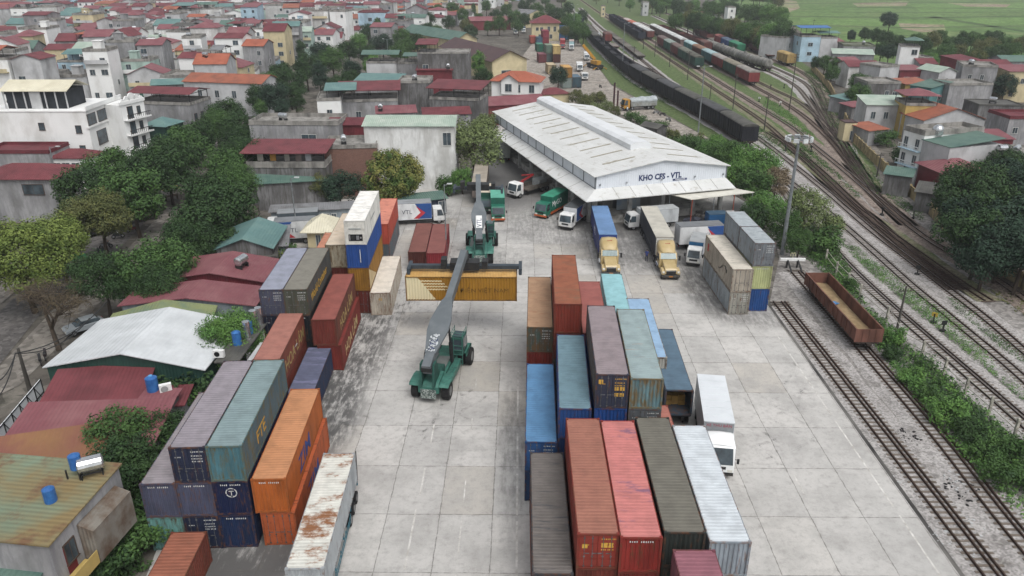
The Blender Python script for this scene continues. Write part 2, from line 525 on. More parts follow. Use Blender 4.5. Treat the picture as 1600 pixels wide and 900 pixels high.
for (px, py, n_) in ((560, 560, 7), (640, 500, 5), (610, 650, 4), (700, 700, 4), (880, 400, 5), (980, 420, 4), (1120, 470, 4), (760, 470, 4), (1230, 620, 3), (1180, 700, 3), (720, 380, 4)):
 cx, cy = W(px, py)
 for _ in range(n_):
  rad, a0, sw = tr.uniform(5, 16), tr.uniform(0, 6.28), tr.uniform(.4, 1.1)
  ox0, oy0 = cx + tr.uniform(-3, 3) - rad * math.cos(a0), cy + tr.uniform(-5, 5) - rad * math.sin(a0)
  for dr_ in (0, 1.9):
   b0 = len(mk_.v)
   for k in range(15):
    a = a0 + sw * k / 14
    z = .003 + .0002 * (len(mk_.f) % 8)
    mk_.v += [(ox0 + (rad + dr_) * math.cos(a), oy0 + (rad + dr_) * math.sin(a), z), (ox0 + (rad + dr_ + .3) * math.cos(a), oy0 + (rad + dr_ + .3) * math.sin(a), z)]
   for k in range(14):
    mk_.f.append((b0 + 2 * k, b0 + 2 * k + 1, b0 + 2 * k + 3, b0 + 2 * k + 2))
    mk_.m.append(0)
setting(mk_.build("yard_pavement_tyre_marks", tm))
# ------------------------------------------------------------------ railway tracks
BALLAST = ground_mix("track_ballast", ("96928f", "a4a09d", "7e7a76"), .25, fine=4.0, finecol="56514d")
BALLAST_D = ground_mix("oily_ballast", ("7c6f66", "8a7d73", "65584f"), .25, fine=3.0, finecol="594c44")
BALLAST_G = ground_mix("grassy_ballast", ("6a6d4c", "807866", "596a40"), .2, fine=2.0, finecol="6f675c")
RAIL = pm("rusty_rail", "3d2c25", "564238", th=.6, scale=1, rough=.6, metal=.3)
RAILTOP = pm("worn_rail_head", "7a726d", "4d3d34", th=.6, scale=.6, rough=.35, metal=.6)
SLEEPER = pm("concrete_sleeper", "6f655b", "574e45", scale=1, rough=.95)
SLEEPER_D = pm("dark_timber_sleeper", "57493f", "675950", scale=1, rough=.95)
TRACKS = {}
def resample(pts, step):
 pts = [Vector((p[0], p[1], 0)) for p in pts]
 fine = []
 for i in range(len(pts) - 1):
  p0, p1, p2, p3 = pts[max(i - 1, 0)], pts[i], pts[i + 1], pts[min(i + 2, len(pts) - 1)]
  for k in range(24):
   t = k / 24
   fine.append(.5 * ((2 * p1) + (p2 - p0) * t + (2 * p0 - 5 * p1 + 4 * p2 - p3) * t * t + (3 * p1 - p0 - 3 * p2 + p3) * t ** 3))
 fine.append(pts[-1])
 out, acc = [fine[0]], 0.0
 for a, b in zip(fine, fine[1:]):
  L = (b - a).length
  if L < 1e-6:
   continue
  pos = step - acc
  while pos <= L:
   out.append(a + (b - a) * (pos / L))
   pos += step
  acc = (acc + L) % step
 return out
def frame_at(line, i):
 a, b = line[max(i - 1, 0)], line[min(i + 1, len(line) - 1)]
 d = (b - a).normalized()
 return d, Vector((d.y, -d.x, 0))
def track(key, pix, rails=(-.5, .5), ballast=BALLAST, sleeper=SLEEPER, bw=1.7, z=0.0, world=False, far=False, shiny=False):
 pts = pix if world else [W(*p) for p in pix]
 line = resample(pts, .62)
 TRACKS[key] = line
 mid = sum(rails) / len(rails)
 b = MB()
 prev = None
 for i in range(0, len(line), 3):
  d, s = frame_at(line, i)
  j = .16 * math.sin(i * .37) + .12 * math.sin(i * .113 + 1)
  c = line[i] + s * mid
  row = [c - s * (bw + .5 + j), c - s * (bw - .1), c + s * (bw - .1), c + s * (bw + .5 - j * .7)]
  row = [(p.x, p.y, zz) for p, zz in zip(row, (-.162 + z, -.06 + z, -.06 + z, -.162 + z))]
  o = len(b.v)
  b.v += row
  if prev is not None:
   for k in range(3):
    b.f.append((prev + k, prev + k + 1, o + k + 1, o + k))
    b.m.append(0)
  prev = o
 me = b.build("railway_track", ballast)
 setting(me)
 if me.data.polygons[0].normal.z < 0:
  me.data.flip_normals()
 s_ = MB()
 for i in range(0, len(line), 1):
  d, s = frame_at(line, i)
  c = line[i] + s * mid
  hw = (rails[-1] - rails[0]) / 2 + .45
  a, e = c - s * hw, c + s * hw
  s_.bar((a.x, a.y, -.045 + z), (e.x, e.y, -.045 + z), .22, .05)
 so = s_.build("sleepers", sleeper, me)
 setting(so, "stuff")
 for r in rails:
  rb = MB()
  prev = None
  for i in range(0, len(line), 2 if not far else 3):
   d, s = frame_at(line, i)
   c = line[i] + s * r
   row = [(*(c + s * q).xy, zz + z) for q, zz in ((-.075, -.02), (-.06, .13), (.06, .13), (.075, -.02))]
   o = len(rb.v)
   rb.v += row
   if prev is not None:
    for k in range(3):
     rb.f.append((prev + k, o + k, o + k + 1, prev + k + 1))
     rb.m.append(1 if k == 1 else 0)
   prev = o
  rb.build("rail", [RAIL, RAILTOP if shiny else RAIL], me)
 return line
DUAL = (-.72, .28, .72)
track("edge", [(32.75, 22), (32.7, 41), (32.5, 58), (32.05, 86.5)], DUAL, world=True, bw=1.9)
track("wagon", [(37.0, 22), (36.75, 44), (37.35, 58.2), (37.4, 78), (37.45, 97.4)], DUAL, world=True, bw=1.9)
track("crossover", [(1500, 452), (1430, 402), (1372, 352), (1318, 300), (1277, 262), (1237, 230), (1197, 205)], sleeper=SLEEPER_D, ballast=BALLAST_D)
track("fence", [(47.5, 22), (46.3, 58), (45.15, 91), (46.0, 111), (48.0, 135), (50.4, 165)], DUAL, world=True, bw=1.9, shiny=True)
track("main", [(1700, 690), (1600, 592), (1500, 508), (1425, 446), (1360, 388), (1300, 336), (1232, 281), (1165, 226), (1100, 186), (1040, 153), (985, 119), (945, 84), (922, 60), (903, 32), (890, 8)], (-.5, .5), shiny=True)
track("loop", [(1640, 580), (1600, 548), (1540, 497), (1457, 433), (1360, 358), (1277, 287), (1186, 216), (1120, 171), (1052, 132), (1003, 94), (962, 62), (931, 37), (906, 12)], (-.5, .5), sleeper=SLEEPER_D, shiny=True)
track("spur", [(1056, 136), (1020, 113), (985, 94), (962, 78), (942, 60), (922, 38)], far=True)
track("coal", [(1545, 470), (1484, 430), (1360, 341), (1315, 304), (1228, 221), (1192, 190), (1148, 160), (1090, 122), (1004, 65), (931, 16), (905, -2)], sleeper=SLEEPER_D, far=True, ballast=BALLAST_G)
track("boxcar", [(1640, 495), (1555, 435), (1480, 392), (1418, 350), (1324, 270), (1264, 221), (1237, 198), (1177, 161), (1093, 109), (1018, 63), (975, 39), (940, 18)], sleeper=SLEEPER_D, ballast=BALLAST_D, shiny=True)
track("mixed", [(1420, 352), (1366, 300), (1320, 246), (1284, 206), (1240, 170), (1175, 133), (1108, 98), (1072, 79), (1010, 46), (965, 24)], far=True, ballast=BALLAST_D, sleeper=SLEEPER_D)
track("goods", [(1366, 300), (1330, 246), (1300, 205), (1249, 160), (1205, 138), (1150, 110), (1100, 80)], far=True, ballast=BALLAST_G)
track("tank", [(1352, 280), (1318, 236), (1292, 200), (1260, 153), (1240, 132), (1204, 113), (1176, 105), (1103, 76), (1032, 48), (1000, 34)], far=True)
track("platform", [(1340, 262), (1316, 224), (1298, 196), (1278, 160), (1262, 134), (1232, 116), (1176, 92), (1152, 84), (1110, 64), (1060, 42), (1020, 24)], far=True)
track("far", [(1330, 250), (1310, 212), (1296, 180), (1284, 148), (1270, 126), (1240, 106), (1200, 90), (1135, 60), (1080, 36), (1040, 20)], far=True, ballast=BALLAST_D)
# ------------------------------------------------------------------ house kit
WM = {
 'grey': pm("grey_cement_wall", "959596", "6a6a69", th=.56, scale=.35, stretch=(1, 1, .5), rough=.95, c3="77767a", th3=.58, scale3=1.2, stretch3=(2, 2, .3), soft3=.12),
 'darkgrey': pm("dark_cement_wall", "7a7a7b", "515050", th=.52, scale=.4, stretch=(1, 1, .5), rough=.95, c3="4b4843", th3=.55, scale3=1.3, stretch3=(2, 2, .3), soft3=.12),
 'palegrey': pm("pale_grey_render", "b2b3b4", "8d8d8d", th=.58, scale=.3, stretch=(1, 1, .5), rough=.95),
 'weathered': pm("weathered_white_render", "d3d4d2", "a5a4a0", th=.53, scale=.22, stretch=(1, 1, .7), rough=.95, c3="b0afab", th3=.57, scale3=.8, stretch3=(1.5, 1.5, .3), soft3=.1),
 'white': pm("white_render", "dfe0de", "c3c2bd", th=.62, scale=.3, stretch=(1, 1, .5), rough=.9, var=.05),
 'cream': pm("cream_render", "c2b48d", "9d9274", th=.6, scale=.3, stretch=(1, 1, .5), rough=.9),
 'yellow': pm("ochre_render", "b59a55", "8d7a4c", th=.58, scale=.3, stretch=(1, 1, .5), rough=.9),
 'blue': pm("pale_blue_render", "9cb9c9", "7f98a5", th=.6, scale=.3, stretch=(1, 1, .5), rough=.9),
 'mint': pm("mint_render", "9fb7ad", "7c8f86", th=.6, scale=.3, stretch=(1, 1, .5), rough=.9),
 'brick': brick_mat("bare_brick_wall", "7d5548", "6a483d", "7c736a"),
 'redsheet': pm("red_sheet_wall", "742c33", "5e2429", th=.56, scale=.6, ribs=.3, rough=.6),
 'greensheet': pm("dark_green_sheet_wall", "1f3d36", "27483f", th=.56, scale=.5, ribs=.3, rough=.6),
 'bluesheet': pm("dark_blue_sheet_wall", "2b3242", "39414f", th=.56, scale=.5, ribs=.3, rough=.7),
 'bluegrey': pm("blue_grey_block_wall", "8f9aa0", "6b7479", th=.54, scale=.6, rough=.95),
 'teal': pm("teal_render", "4f7f80", "3e6566", th=.6, scale=.4, rough=.9),
}
WALLN = {'grey': 'grey cement', 'darkgrey': 'dark cement', 'palegrey': 'pale grey', 'weathered': 'weathered white', 'white': 'white', 'cream': 'cream', 'yellow': 'ochre', 'blue': 'pale blue', 'mint': 'mint green', 'brick': 'bare brick'}
def sheetroof(name, c, c2=None, ribs=.36, th=.56, **k):
 return pm("roof_" + name, c, c2 or shade(c, .82), th=th, scale=.35, ribs=ribs, ribdepth=.35, rough=.65, var=.12, **k)
RM = {
 'red': sheetroof("wine_red_sheet", "72353a"), 'dustyred': sheetroof("dusty_red_sheet", "7a444a", "855557"), 'darkred': sheetroof("dark_red_sheet", "6b2e35"),
 'orange': sheetroof("orange_tile", "a3573f", "8f4a35", ribs=.3), 'terracotta': sheetroof("terracotta_tile", "9c5840", "7d4a3a", ribs=.3),
 'teal': sheetroof("teal_sheet", "557876", "66857f"), 'green': sheetroof("green_sheet", "567065", "43625a"), 'palegreen': sheetroof("pale_green_sheet", "93a596", "a8b3a6"),
 'olive': sheetroof("olive_sheet", "7c8456", "5f7560"), 'white': sheetroof("white_sheet", "bfc3c5", "b0b4b6", ribs=.5), 'cream': sheetroof("cream_sheet", "cdc7ae", "bdb69c"),
 'grey': sheetroof("grey_fibre_sheet", "77787a", "5b5a59"), 'darkgrey': sheetroof("dark_fibre_sheet", "55544f", "3e3d3b"), 'brown': sheetroof("brown_tile", "533d3c", "48373a", ribs=.3),
 'blue': sheetroof("blue_sheet", "3f6fae"), 'slab': CONC,
 'rustgreen': pm("roof_rusted_green_sheet", "6d7d66", "7d6b45", th=.5, soft=.1, scale=.16, ribs=.36, ribaxis='Y', ribdepth=.35, rough=.7, c3="6b4a34", th3=.6, scale3=.3),
 'rustorange': pm("roof_rusted_orange_sheet", "875f3c", "7d4a40", th=.52, soft=.12, scale=.15, ribs=.36, ribdepth=.35, rough=.7),
 'moss': pm("roof_mossy_slab", "74776a", "555b45", th=.52, scale=.5, rough=.95),
}
ROOFN = {'red': 'wine red', 'dustyred': 'dusty red', 'darkred': 'dark red', 'orange': 'orange', 'terracotta': 'terracotta', 'teal': 'teal', 'green': 'green', 'palegreen': 'pale green', 'grey': 'grey sheet', 'darkgrey': 'dark grey', 'slab': 'flat concrete', 'brown': 'brown', 'white': 'white', 'blue': 'blue'}
FRAME_W = pm("window_frame_white", "b9bab6", var=.06)
FRAME_D = pm("window_frame_dark", "4a3a30", var=.1)
_win = {}
def win_mesh(w, h):
 k = (round(w, 2), round(h, 2))
 if k not in _win:
  f = MB()
  t = .07
  f.box(-w / 2 - t, w / 2 + t, -.05, .05, h, h + t).box(-w / 2 - t - .05, w / 2 + t + .05, -.1, .05, -t, 0)
  f.box(-w / 2 - t, -w / 2, -.05, .05, 0, h).box(w / 2, w / 2 + t, -.05, .05, 0, h).box(-.025, .025, -.04, .04, 0, h)
  p = MB().box(-w / 2, w / 2, -.03, .03, 0, h)
  _win[k] = (f.mesh("window_frame"), p.mesh("window_pane"))
 return _win[k]
def add_window(t, face, u, z, w, h, wid, dep, frame=None, name="window"):
 fm, pmesh = win_mesh(w, h)
 o = inst(name, fm, [frame or FRAME_W], t)
 inst("pane", pmesh, [GLASS], o)
 if face == 'f':
  o.location = (u * wid, -.035, z)
 elif face == 'b':
  o.location, o.rotation_euler = (u * wid, dep + .035, z), (0, 0, math.pi)
 elif face == 'r':
  o.location, o.rotation_euler = (wid + .035, u * dep, z), (0, 0, math.pi / 2)
 else:
  o.location, o.rotation_euler = (-.035, u * dep, z), (0, 0, -math.pi / 2)
 return o
TANKM = MB().cyl((-.75, 0, 1.05), (.75, 0, 1.05), .55, n=14).cyl((-.85, 0, 1.05), (-.75, 0, 1.05), .3, .55, n=14).cyl((.75, 0, 1.05), (.85, 0, 1.05), .55, .3, n=14).mesh("water_tank")
STANDM = MB().box(-.7, -.62, -.45, .45, 0, .55).box(.62, .7, -.45, .45, 0, .55).box(-.7, .7, -.45, -.38, .45, .55).box(-.7, .7, .38, .45, .45, .55).mesh("stand")
def add_tank(t, x, y, z, mat_=None, s=1.0, rz=0.0, upright=False):
 o = inst("water_tank", TANKM, [mat_ or STAINLESS], t, (x, y, z), rz)
 inst("stand", STANDM, [BLACKM], o)
 o.scale = (s, s, s)
 if upright:
  o.rotation_euler = (0, math.pi / 2, 0)
  o.location = (x - 1.0 * s, y, z + .8 * s)
 return o
def roof_mesh(kind, w, d, h, rise, ov, th=.1):
 m = MB()
 a, b, c, e = -ov, w + ov, -ov, d + ov
 if kind == 'gx':
  mid_ = d / 2
  sl = rise / mid_
  m.prism([(c, h - sl * ov + .02), (mid_, h + rise + .02), (e, h - sl * ov + .02), (e, h - sl * ov + .02 + th), (mid_, h + rise + .02 + th), (c, h - sl * ov + .02 + th)], a, b)
 elif kind == 'gy':
  mid_ = w / 2
  sl = rise / mid_
  m.prism([(a, h - sl * ov + .02), (mid_, h + rise + .02), (b, h - sl * ov + .02), (b, h - sl * ov + .02 + th), (mid_, h + rise + .02 + th), (a, h - sl * ov + .02 + th)], c, e, axis='y')
 elif kind == 'shed':
  m.prism([(c, h + .02), (e, h + rise + .02), (e, h + rise + .02 + th), (c, h + .02 + th)], a, b)
 elif kind == 'shedx':
  m.prism([(a, h + .02), (b, h + rise + .02), (b, h + rise + .02 + th), (a, h + .02 + th)], c, e, axis='y')
 elif kind == 'hip':
  q = min(w, d) / 2
  if w >= d:
   p0, p1 = (q, d / 2), (w - q, d / 2)
  else:
   p0, p1 = (w / 2, q), (w / 2, d - q)
  z = h + .02
  m.add([(a, c, z), (b, c, z), (b, e, z), (a, e, z), (*p0, z + rise), (*p1, z + rise), (a, c, z - .1), (b, c, z - .1), (b, e, z - .1), (a, e, z - .1)],
   ([(0, 1, 5, 4), (1, 2, 5), (2, 3, 4, 5), (3, 0, 4)] if w >= d else [(0, 1, 4), (1, 2, 5, 4), (2, 3, 5), (3, 0, 4, 5)]) + [(6, 7, 1, 0), (7, 8, 2, 1), (8, 9, 3, 2), (9, 6, 0, 3), (9, 8, 7, 6)])
 else:
  m.box(a * .3, w - a * .3, c * .3, d - c * .3, h, h + .14)
  if rise > 0:
   z0, z1 = h + .14, h + .14 + rise
   t = .14
   m.box(0, w, 0, t, z0, z1).box(0, w, d - t, d, z0, z1).box(0, t, t, d - t, z0, z1).box(w - t, w, t, d - t, z0, z1)
 return m
def wall_mesh(kind, w, d, h, rise, zb):
 m = MB()
 if kind == 'gy':
  m.prism([(0, zb), (w, zb), (w, h), (w / 2, h + rise), (0, h)], 0, d, axis='y')
 elif kind == 'gx':
  m.prism([(0, zb), (d, zb), (d, h), (d / 2, h + rise), (0, h)], 0, w)
 elif kind == 'shed':
  m.prism([(0, zb), (d, zb), (d, h + rise), (0, h)], 0, w)
 elif kind == 'shedx':
  m.prism([(0, zb), (w, zb), (w, h + rise), (0, h)], 0, d, axis='y')
 else:
  m.box(0, w, 0, d, zb, h)
 return m
def house_at(label, x, y, rot, w, d, h, roof='gx', wall='grey', roofm='red', rise=1.3, ov=.35, win=(), canopy=None, tank=None, name="house", cat="house", group=None, frame=None, zb=-.2, parapet=.5, wallm=None):
 t = thing(name, label, cat, (x, y, 0), rot, group)
 rs = parapet if roof == 'flat' else rise
 wall_mesh(roof, w, d, h, rise, zb).build("wall", wallm or WM[wall], t)
 roof_mesh(roof, w, d, h, rs, ov).build("roof", RM[roofm] if isinstance(roofm, str) else roofm, t)
 for (face, u, z, ww, hh) in win:
  add_window(t, face, u, z, ww, hh, w, d, frame)
 if canopy:
  x0, x1, y0, y1, ch, ck, cm, cr = canopy
  X0, X1, Y0, Y1 = x0 * w, x1 * w, y0 * d, y1 * d
  zt = h + .14
  rm = roof_mesh(ck, X1 - X0, Y1 - Y0, zt + ch, cr, .5)
  rm.v = [(p[0] + X0, p[1] + Y0, p[2]) for p in rm.v]
  co = rm.build("canopy", RM[cm], t)
  ps = MB()
  for xx in (X0 + .1, (X0 + X1) / 2, X1 - .1):
   for yy in (Y0 + .1, Y1 - .1):
    ps.box(xx - .06, xx + .06, yy - .06, yy + .06, zt, zt + ch)
  for yy in (Y0 + .1, Y1 - .1):
   ps.box(X0, X1, yy - .05, yy + .05, zt + ch - .12, zt + ch - .01)
  for xx in (X0 + .1, X1 - .1):
   ps.box(xx - .05, xx + .05, Y0, Y1, zt + ch - .14, zt + ch - .02)
  ps.build("canopy_frame", BLACKM, co)
 for tk in (tank or ()):
  add_tank(t, tk[0] * w, tk[1] * d, (h + (.14 if roof == 'flat' else rise * .6)), STAINLESS if len(tk) < 3 else tk[2], rz=R.uniform(0, 3))
 return t
def house(label, l, r, h, d, roof='gx', wall='grey', roofm='red', rise=1.3, win='auto', floors=None, cols=None, side='r', ww=1.1, wh=1.3, eave=None, **k):
 """l, r: the front eave's two ends in the photo at height h; d: depth"""
 a, b = W(*l, h), W(*r, h)
 w = math.hypot(b[0] - a[0], b[1] - a[1])
 rot = math.atan2(b[1] - a[1], b[0] - a[0])
 if win == 'auto':
  fl = floors or max(1, int(h / 3.3))
  nc = cols or max(1, int(w / 3.6))
  win = [('f', (i + .5) / nc, .9 + j * (h / fl) + (h / fl - 3.0) * .3, ww, wh) for j in range(fl) for i in range(nc)]
  ns = max(1, int(d / 4.5))
  win += [(side, (i + .5) / ns, .9 + j * (h / fl) + (h / fl - 3.0) * .3, ww, wh) for j in range(fl) for i in range(ns)]
 return house_at(label, a[0], a[1], rot, w, d, h, roof, wall, roofm, rise, win=win, **k)
# ------------------------------------------------------------------ the goods shed
HX, HY, HR = 11.7, 115.3, math.radians(17.9)
wh = thing("warehouse", "large white sheet metal goods shed with ridge vent and lettered gable", "warehouse", (HX, HY, 0), HR)
Wd, Ln, EV, RG = 23.0, 56.5, 8.0, 9.75
PANEL = pm("white_cladding", "cdd3da", "bfc6cd", th=.6, scale=.3, ribs=.4, ribdepth=.2, rough=.5, var=.04)
SHEETW = pm("white_roof_sheet", "c8c9c7", "b9bab6", th=.56, scale=.18, stretch=(1, .3, 1), ribs=.8, ribaxis='Y', ribdepth=.18, rough=.6, var=.05, c3="a19d93", th3=.62, scale3=.7)
m = MB()
m.prism([(0, 6.0), (Wd, 6.0), (Wd, EV), (Wd / 2, RG), (0, EV)], 0, Ln, axis='y')
m.build("upper_wall", PANEL, wh)
LOW = pm("grey_concrete_wall", "8c8b86", "6c6a65", th=.55, scale=.3, stretch=(1, 1, .5), rough=.9)  # plain grey concrete, mottled darker by noise
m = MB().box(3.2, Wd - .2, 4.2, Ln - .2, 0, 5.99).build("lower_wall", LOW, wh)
r = MB()
r.prism([(-.45, EV - .02), (Wd / 2, RG + .04), (Wd + .45, EV - .02), (Wd + .45, EV + .1), (Wd / 2, RG + .16), (-.45, EV + .1)], -.45, Ln + .4, axis='y')
rf_ = r.build("roof", SHEETW, wh)
v = MB()
sec = [(Wd / 2 - 1.9, RG - .1), (Wd / 2 - 1.9, RG + .75), (Wd / 2 - 1.2, RG + 1.15), (Wd / 2 + 1.2, RG + 1.15), (Wd / 2 + 1.9, RG + .75), (Wd / 2 + 1.9, RG - .1)]
v.prism(sec, 8.2, Ln - .5, axis='y')
v.build("ridge_vent", pm("ridge_vent_sheet", "cdd0d2", "bcbfc0", th=.6, scale=.3, var=.04, rough=.5), rf_)
SKY = pm("dirty_skylight", "a09a88", "8d8776", th=.5, scale=1, rough=.6)
sl = (RG - EV) / (Wd / 2)
for side in (0, 1):
 for k in range(11):
  y = 4.2 + k * 4.85
  g = MB()
  x0, x1 = (3.0, 8.6) if side == 0 else (Wd - 8.6, Wd - 3.0)
  z0, z1 = (EV + sl * x0, EV + sl * x1) if side == 0 else (EV + sl * (Wd - x0), EV + sl * (Wd - x1))
  g.add([(x0, y, z0 + .19), (x1, y, z1 + .19), (x1, y + .42, z1 + .19), (x0, y + .42, z0 + .19), (x0, y, z0 + .215), (x1, y, z1 + .215), (x1, y + .42, z1 + .215), (x0, y + .42, z0 + .215)],
   ((4, 5, 6, 7), (0, 1, 5, 4), (1, 2, 6, 5), (2, 3, 7, 6), (3, 0, 4, 7)))
  g.build("skylight", SKY, rf_)
fr = MB()
for k in range(13):
 y = .1 + k * (Ln - .2) / 12
 fr.box(-.09, -.005, y - .08, y + .08, 5.95, EV - .05)
for x in (0, Wd):
 fr.box(x - .09, x + .09, -.09, -.005, 5.95, EV)
fr.box(-.08, -.01, 0, Ln, 5.95, 6.1)
fr.build("wall_posts", pm("grey_trim", "6d7276"), wh)
cn = MB()
CO = 2.55
cn.add([(0, 0, 6.05), (Wd, 0, 6.05), (Wd + .4, -CO, 5.0), (-CO, -CO, 5.0), (-CO, Ln * .83, 5.0), (0, Ln * .83, 6.05),
  (0, 0, 5.95), (Wd, 0, 5.95), (Wd + .4, -CO, 4.86), (-CO, -CO, 4.86), (-CO, Ln * .83, 4.86), (0, Ln * .83, 5.95)],
 ((0, 3, 2, 1), (0, 5, 4, 3), (6, 7, 8, 9), (6, 9, 10, 11), (3, 9, 8, 2), (4, 10, 9, 3), (1, 2, 8, 7), (5, 11, 10, 4)))
cno = cn.build("canopy", SHEETW, wh)
sm_ = MB()
for k in range(1, 8):
 x = k * Wd / 8
 sm_.bar((x, -.02, 6.06), (x + .1, -CO, 5.02), .06, .03)
for k in range(1, 9):
 y = k * Ln * .83 / 9
 sm_.bar((-.02, y, 6.06), (-CO, y, 5.02), .06, .03)
sm_.build("canopy_seams", pm("dirty_seam", "8f8d88"), cno)
COLP = pm("column_paint", "a9aaa8", "85847f", th=.58, scale=1)
for k in range(7):
 MB().box(-.25, .25, 2 + k * 7.2, 2.5 + k * 7.2, 0, 5.95).build("column", COLP, wh)
for x in (0.2, 6.2, 12.0, 17.6, Wd - .3):
 MB().box(x - .3, x + .3, .1, .7, 0, 5.95).build("column", COLP, wh)
dk = MB().box(.6, Wd - .4, .5, 4.2, 0, 1.2).box(.2, 3.2, 1.0, Ln - 8, 0, 1.18)
dk.build("loading_dock", pm("dock_concrete", "aeaca6", "6f6d68", th=.54, scale=.6), wh)
stp = MB()
for k in range(6):
 stp.box(6.6 + k * .3, 8.6, -1.0, .48, k * .2, k * .2 + .2)
stp.build("dock_stairs", pm("stair_dark", "3b3b3b", "a9a7a2", th=.52, scale=2), wh)
MB().box(8.6, 11.4, -1.0, .48, 0, 1.1).build("dock_ramp_wall", WM['weathered'], wh)
dr = MB().box(5.0, 9.0, 4.15, 4.2, 1.2, 4.6).build("shutter_door", pm("grey_shutter", "55585a", ribs=.2, ribaxis='Z'), wh)
MB().box(3.4, 8.6, -.02, .1, 4.0, 4.9).build("dark_banner", pm("navy_banner", "1d2436"), wh)
MB().box(5.2, 9.4, 3.0, 3.1, 1.25, 3.9).build("office_front", pm("office_panels", "7d92a5", "9aa0a3", th=.5, scale=.5), wh)
text("lettering", "KHO CFS - VTL", 1.25, pm("sign_navy", "222f5e", var=.04), wh, (7.3, -.03, 6.75), (1, 0, 0), (0, 0, 1), width=.9, bold=.045)
sp_ = MB().box(13.35, 15.85, -.05, -.01, 6.28, 6.58)
spo = sp_.build("sign_underline", pm("sign_navy", "222f5e", var=.04), wh)
mk = MB()
for k in range(8):
 mk.box(13.8 + k * .22, 13.96 + k * .22, -.06, -.05, 6.37, 6.49)
mk.build("underline_marks", pm("white_lettering", "e6e8e8", var=.04), spo)
for x in (.7, 5.2, 11.3, 17.2, 22.4):
 MB().box(x - .1, x + .1, -.3, -.005, 6.6, 6.75).cyl((x, -.25, 6.55), (x, -.25, 6.9), .08, n=8).build("wall_lamp", STEEL, wh)
aw = [Vector((*W(*p, 4.6), 4.6)) for p in ((1046, 303), (1080, 311.5), (1179, 300), (1145, 293.5))]
t = thing("steel_awning", "low cream sheet awning on red and grey posts beside the warehouse gable", "awning", (aw[1].x, aw[1].y, 0))
o_ = aw[1].copy()
o_.z = 0
aw = [p - o_ for p in aw]
MB().add([p for p in aw] + [p - Vector((0, 0, .12)) for p in aw], ((0, 1, 2, 3), (7, 6, 5, 4), (0, 4, 5, 1), (1, 5, 6, 2), (2, 6, 7, 3), (3, 7, 4, 0))).build("awning_roof", pm("awning_sheet", "cbc8bc", "b8b4a6", th=.6, scale=.5), t)
for k, p in enumerate((aw[1] + (aw[2] - aw[1]) * .02, aw[1] + (aw[2] - aw[1]) * .36, aw[1] + (aw[2] - aw[1]) * .68, aw[2] * .97, aw[0] * .97)):
 MB().cyl((p.x, p.y, 0), (p.x, p.y, 4.5), .07, n=8).build("post", pm("red_oxide_post", "99432f") if k in (0, 2) else GREYPOLE, t)
for k, (px, py, c, lab) in enumerate(((1088, 352, "2b2d35", "dark heap of wrapped goods under the steel awning, nearest the red post"), (1103, 345, "3c3a38", "grey sacks heaped under the steel awning, in the middle"),
         (1118, 343, "57575a", "pale wrapped bundle under the steel awning, nearest the grey stack"))):
 x, y = W(px, py)
 hb = MB()
 rr = random.Random(k)
 for i in range(9):
  a, b_, c_ = rr.uniform(-1.6, 1.6), rr.uniform(-1.2, 1.2), rr.uniform(0, .9)
  hb.box(a - .5, a + .5, b_ - .4, b_ + .4, 0, c_ + .5, 0, Matrix.Rotation(rr.uniform(0, 3), 4, 'Z'))
 tag(hb.build("goods_heap", pm("goods_" + c, c, shade(c, 1.5), th=.5, scale=1.5), None, (x, y, 0), bevel=.06), lab, "goods heap")
# ------------------------------------------------------------------ sheds and houses along the yard's left edge
house("long low shed with white fibre roof behind the guard hut and trucks", (423, 332), (562, 325), 2.7, 2.6, 'shed', 'bluegrey', 'grey', .25, win=[('f', .62, 1.0, .7, 1.0), ('f', .7, 1.0, .7, 1.0)], name="shed", cat="shed")
house("dark blue shed with sloping green roof beside the livery truck", (600, 320), (697, 310), 2.6, 3.2, 'shed', 'bluesheet', 'green', .3, win=[('f', .93, .2, 1.1, 2.0)], name="shed", cat="shed")
gh = house("small cream guard hut with pale pyramid roof beside the third row of boxes", (479, 361), (517, 361), 3.4, 4.6, 'hip', 'cream', 'cream', 1.7, win=[('f', .45, .9, .6, 1.9), ('f', .75, .9, .7, 1.9)], name="guard_hut", cat="guard hut", ov=.8)
tl = house("green walled shed with white gabled sheet roof, tanks on its edge", (73, 573), (318, 577), 4.6, 9.6, 'gy', 'greensheet', 'white', 1.5, win=[], name="shed", cat="shed", ov=.25)
MB().box(17.6, 21.3, -.3, 6.2, 4.1, 4.2).build("side_flap", RM['white'], tl)
MB().box(15.4, 17.6, .4, 8.5, 5.0, 5.12).build("tank_ledge", RM['darkgrey'], tl)
for (x, y) in ((16.3, 4.0), (16.6, 6.3)):
 MB().cyl((x, y, 5.12), (x, y, 6.4), .42, n=14).cyl((x, y, 6.4), (x, y, 6.55), .4, .15, n=14).build("blue_tank", BLUE_TANK, tl)
for (x, y) in ((16.9, 5.1), (16.7, 7.6), (17.0, 8.3)):
 MB().cyl((x, y, 5.12), (x, y, 7.0), .35, n=12).build("flue", STAINLESS, tl)
for (x, y, z) in ((4.2, -.45, 3.6), (15.6, 1.3, 5.2)):
 ac = MB().box(x - .5, x + .5, y - .18, y + .18, z, z + .7).build("air_conditioner", WHITE, tl)
 MB().cyl((x - .12, y - .19, z + .35), (x - .12, y - .2, z + .35), .26, n=12).build("fan_grille", DARK, ac)
house("shed with mossy olive green gable roof behind the white roofed one", (166, 514), (326, 501), 4.3, 3.4, 'gy', 'grey', 'olive', 1.1, win=[], name="shed", cat="shed")
house("shed with wine red gable roof and blue grey block wall", (190, 477), (397, 477), 4.0, 4.6, 'gy', 'bluegrey', 'dustyred', .9, win=[], name="shed", cat="shed")
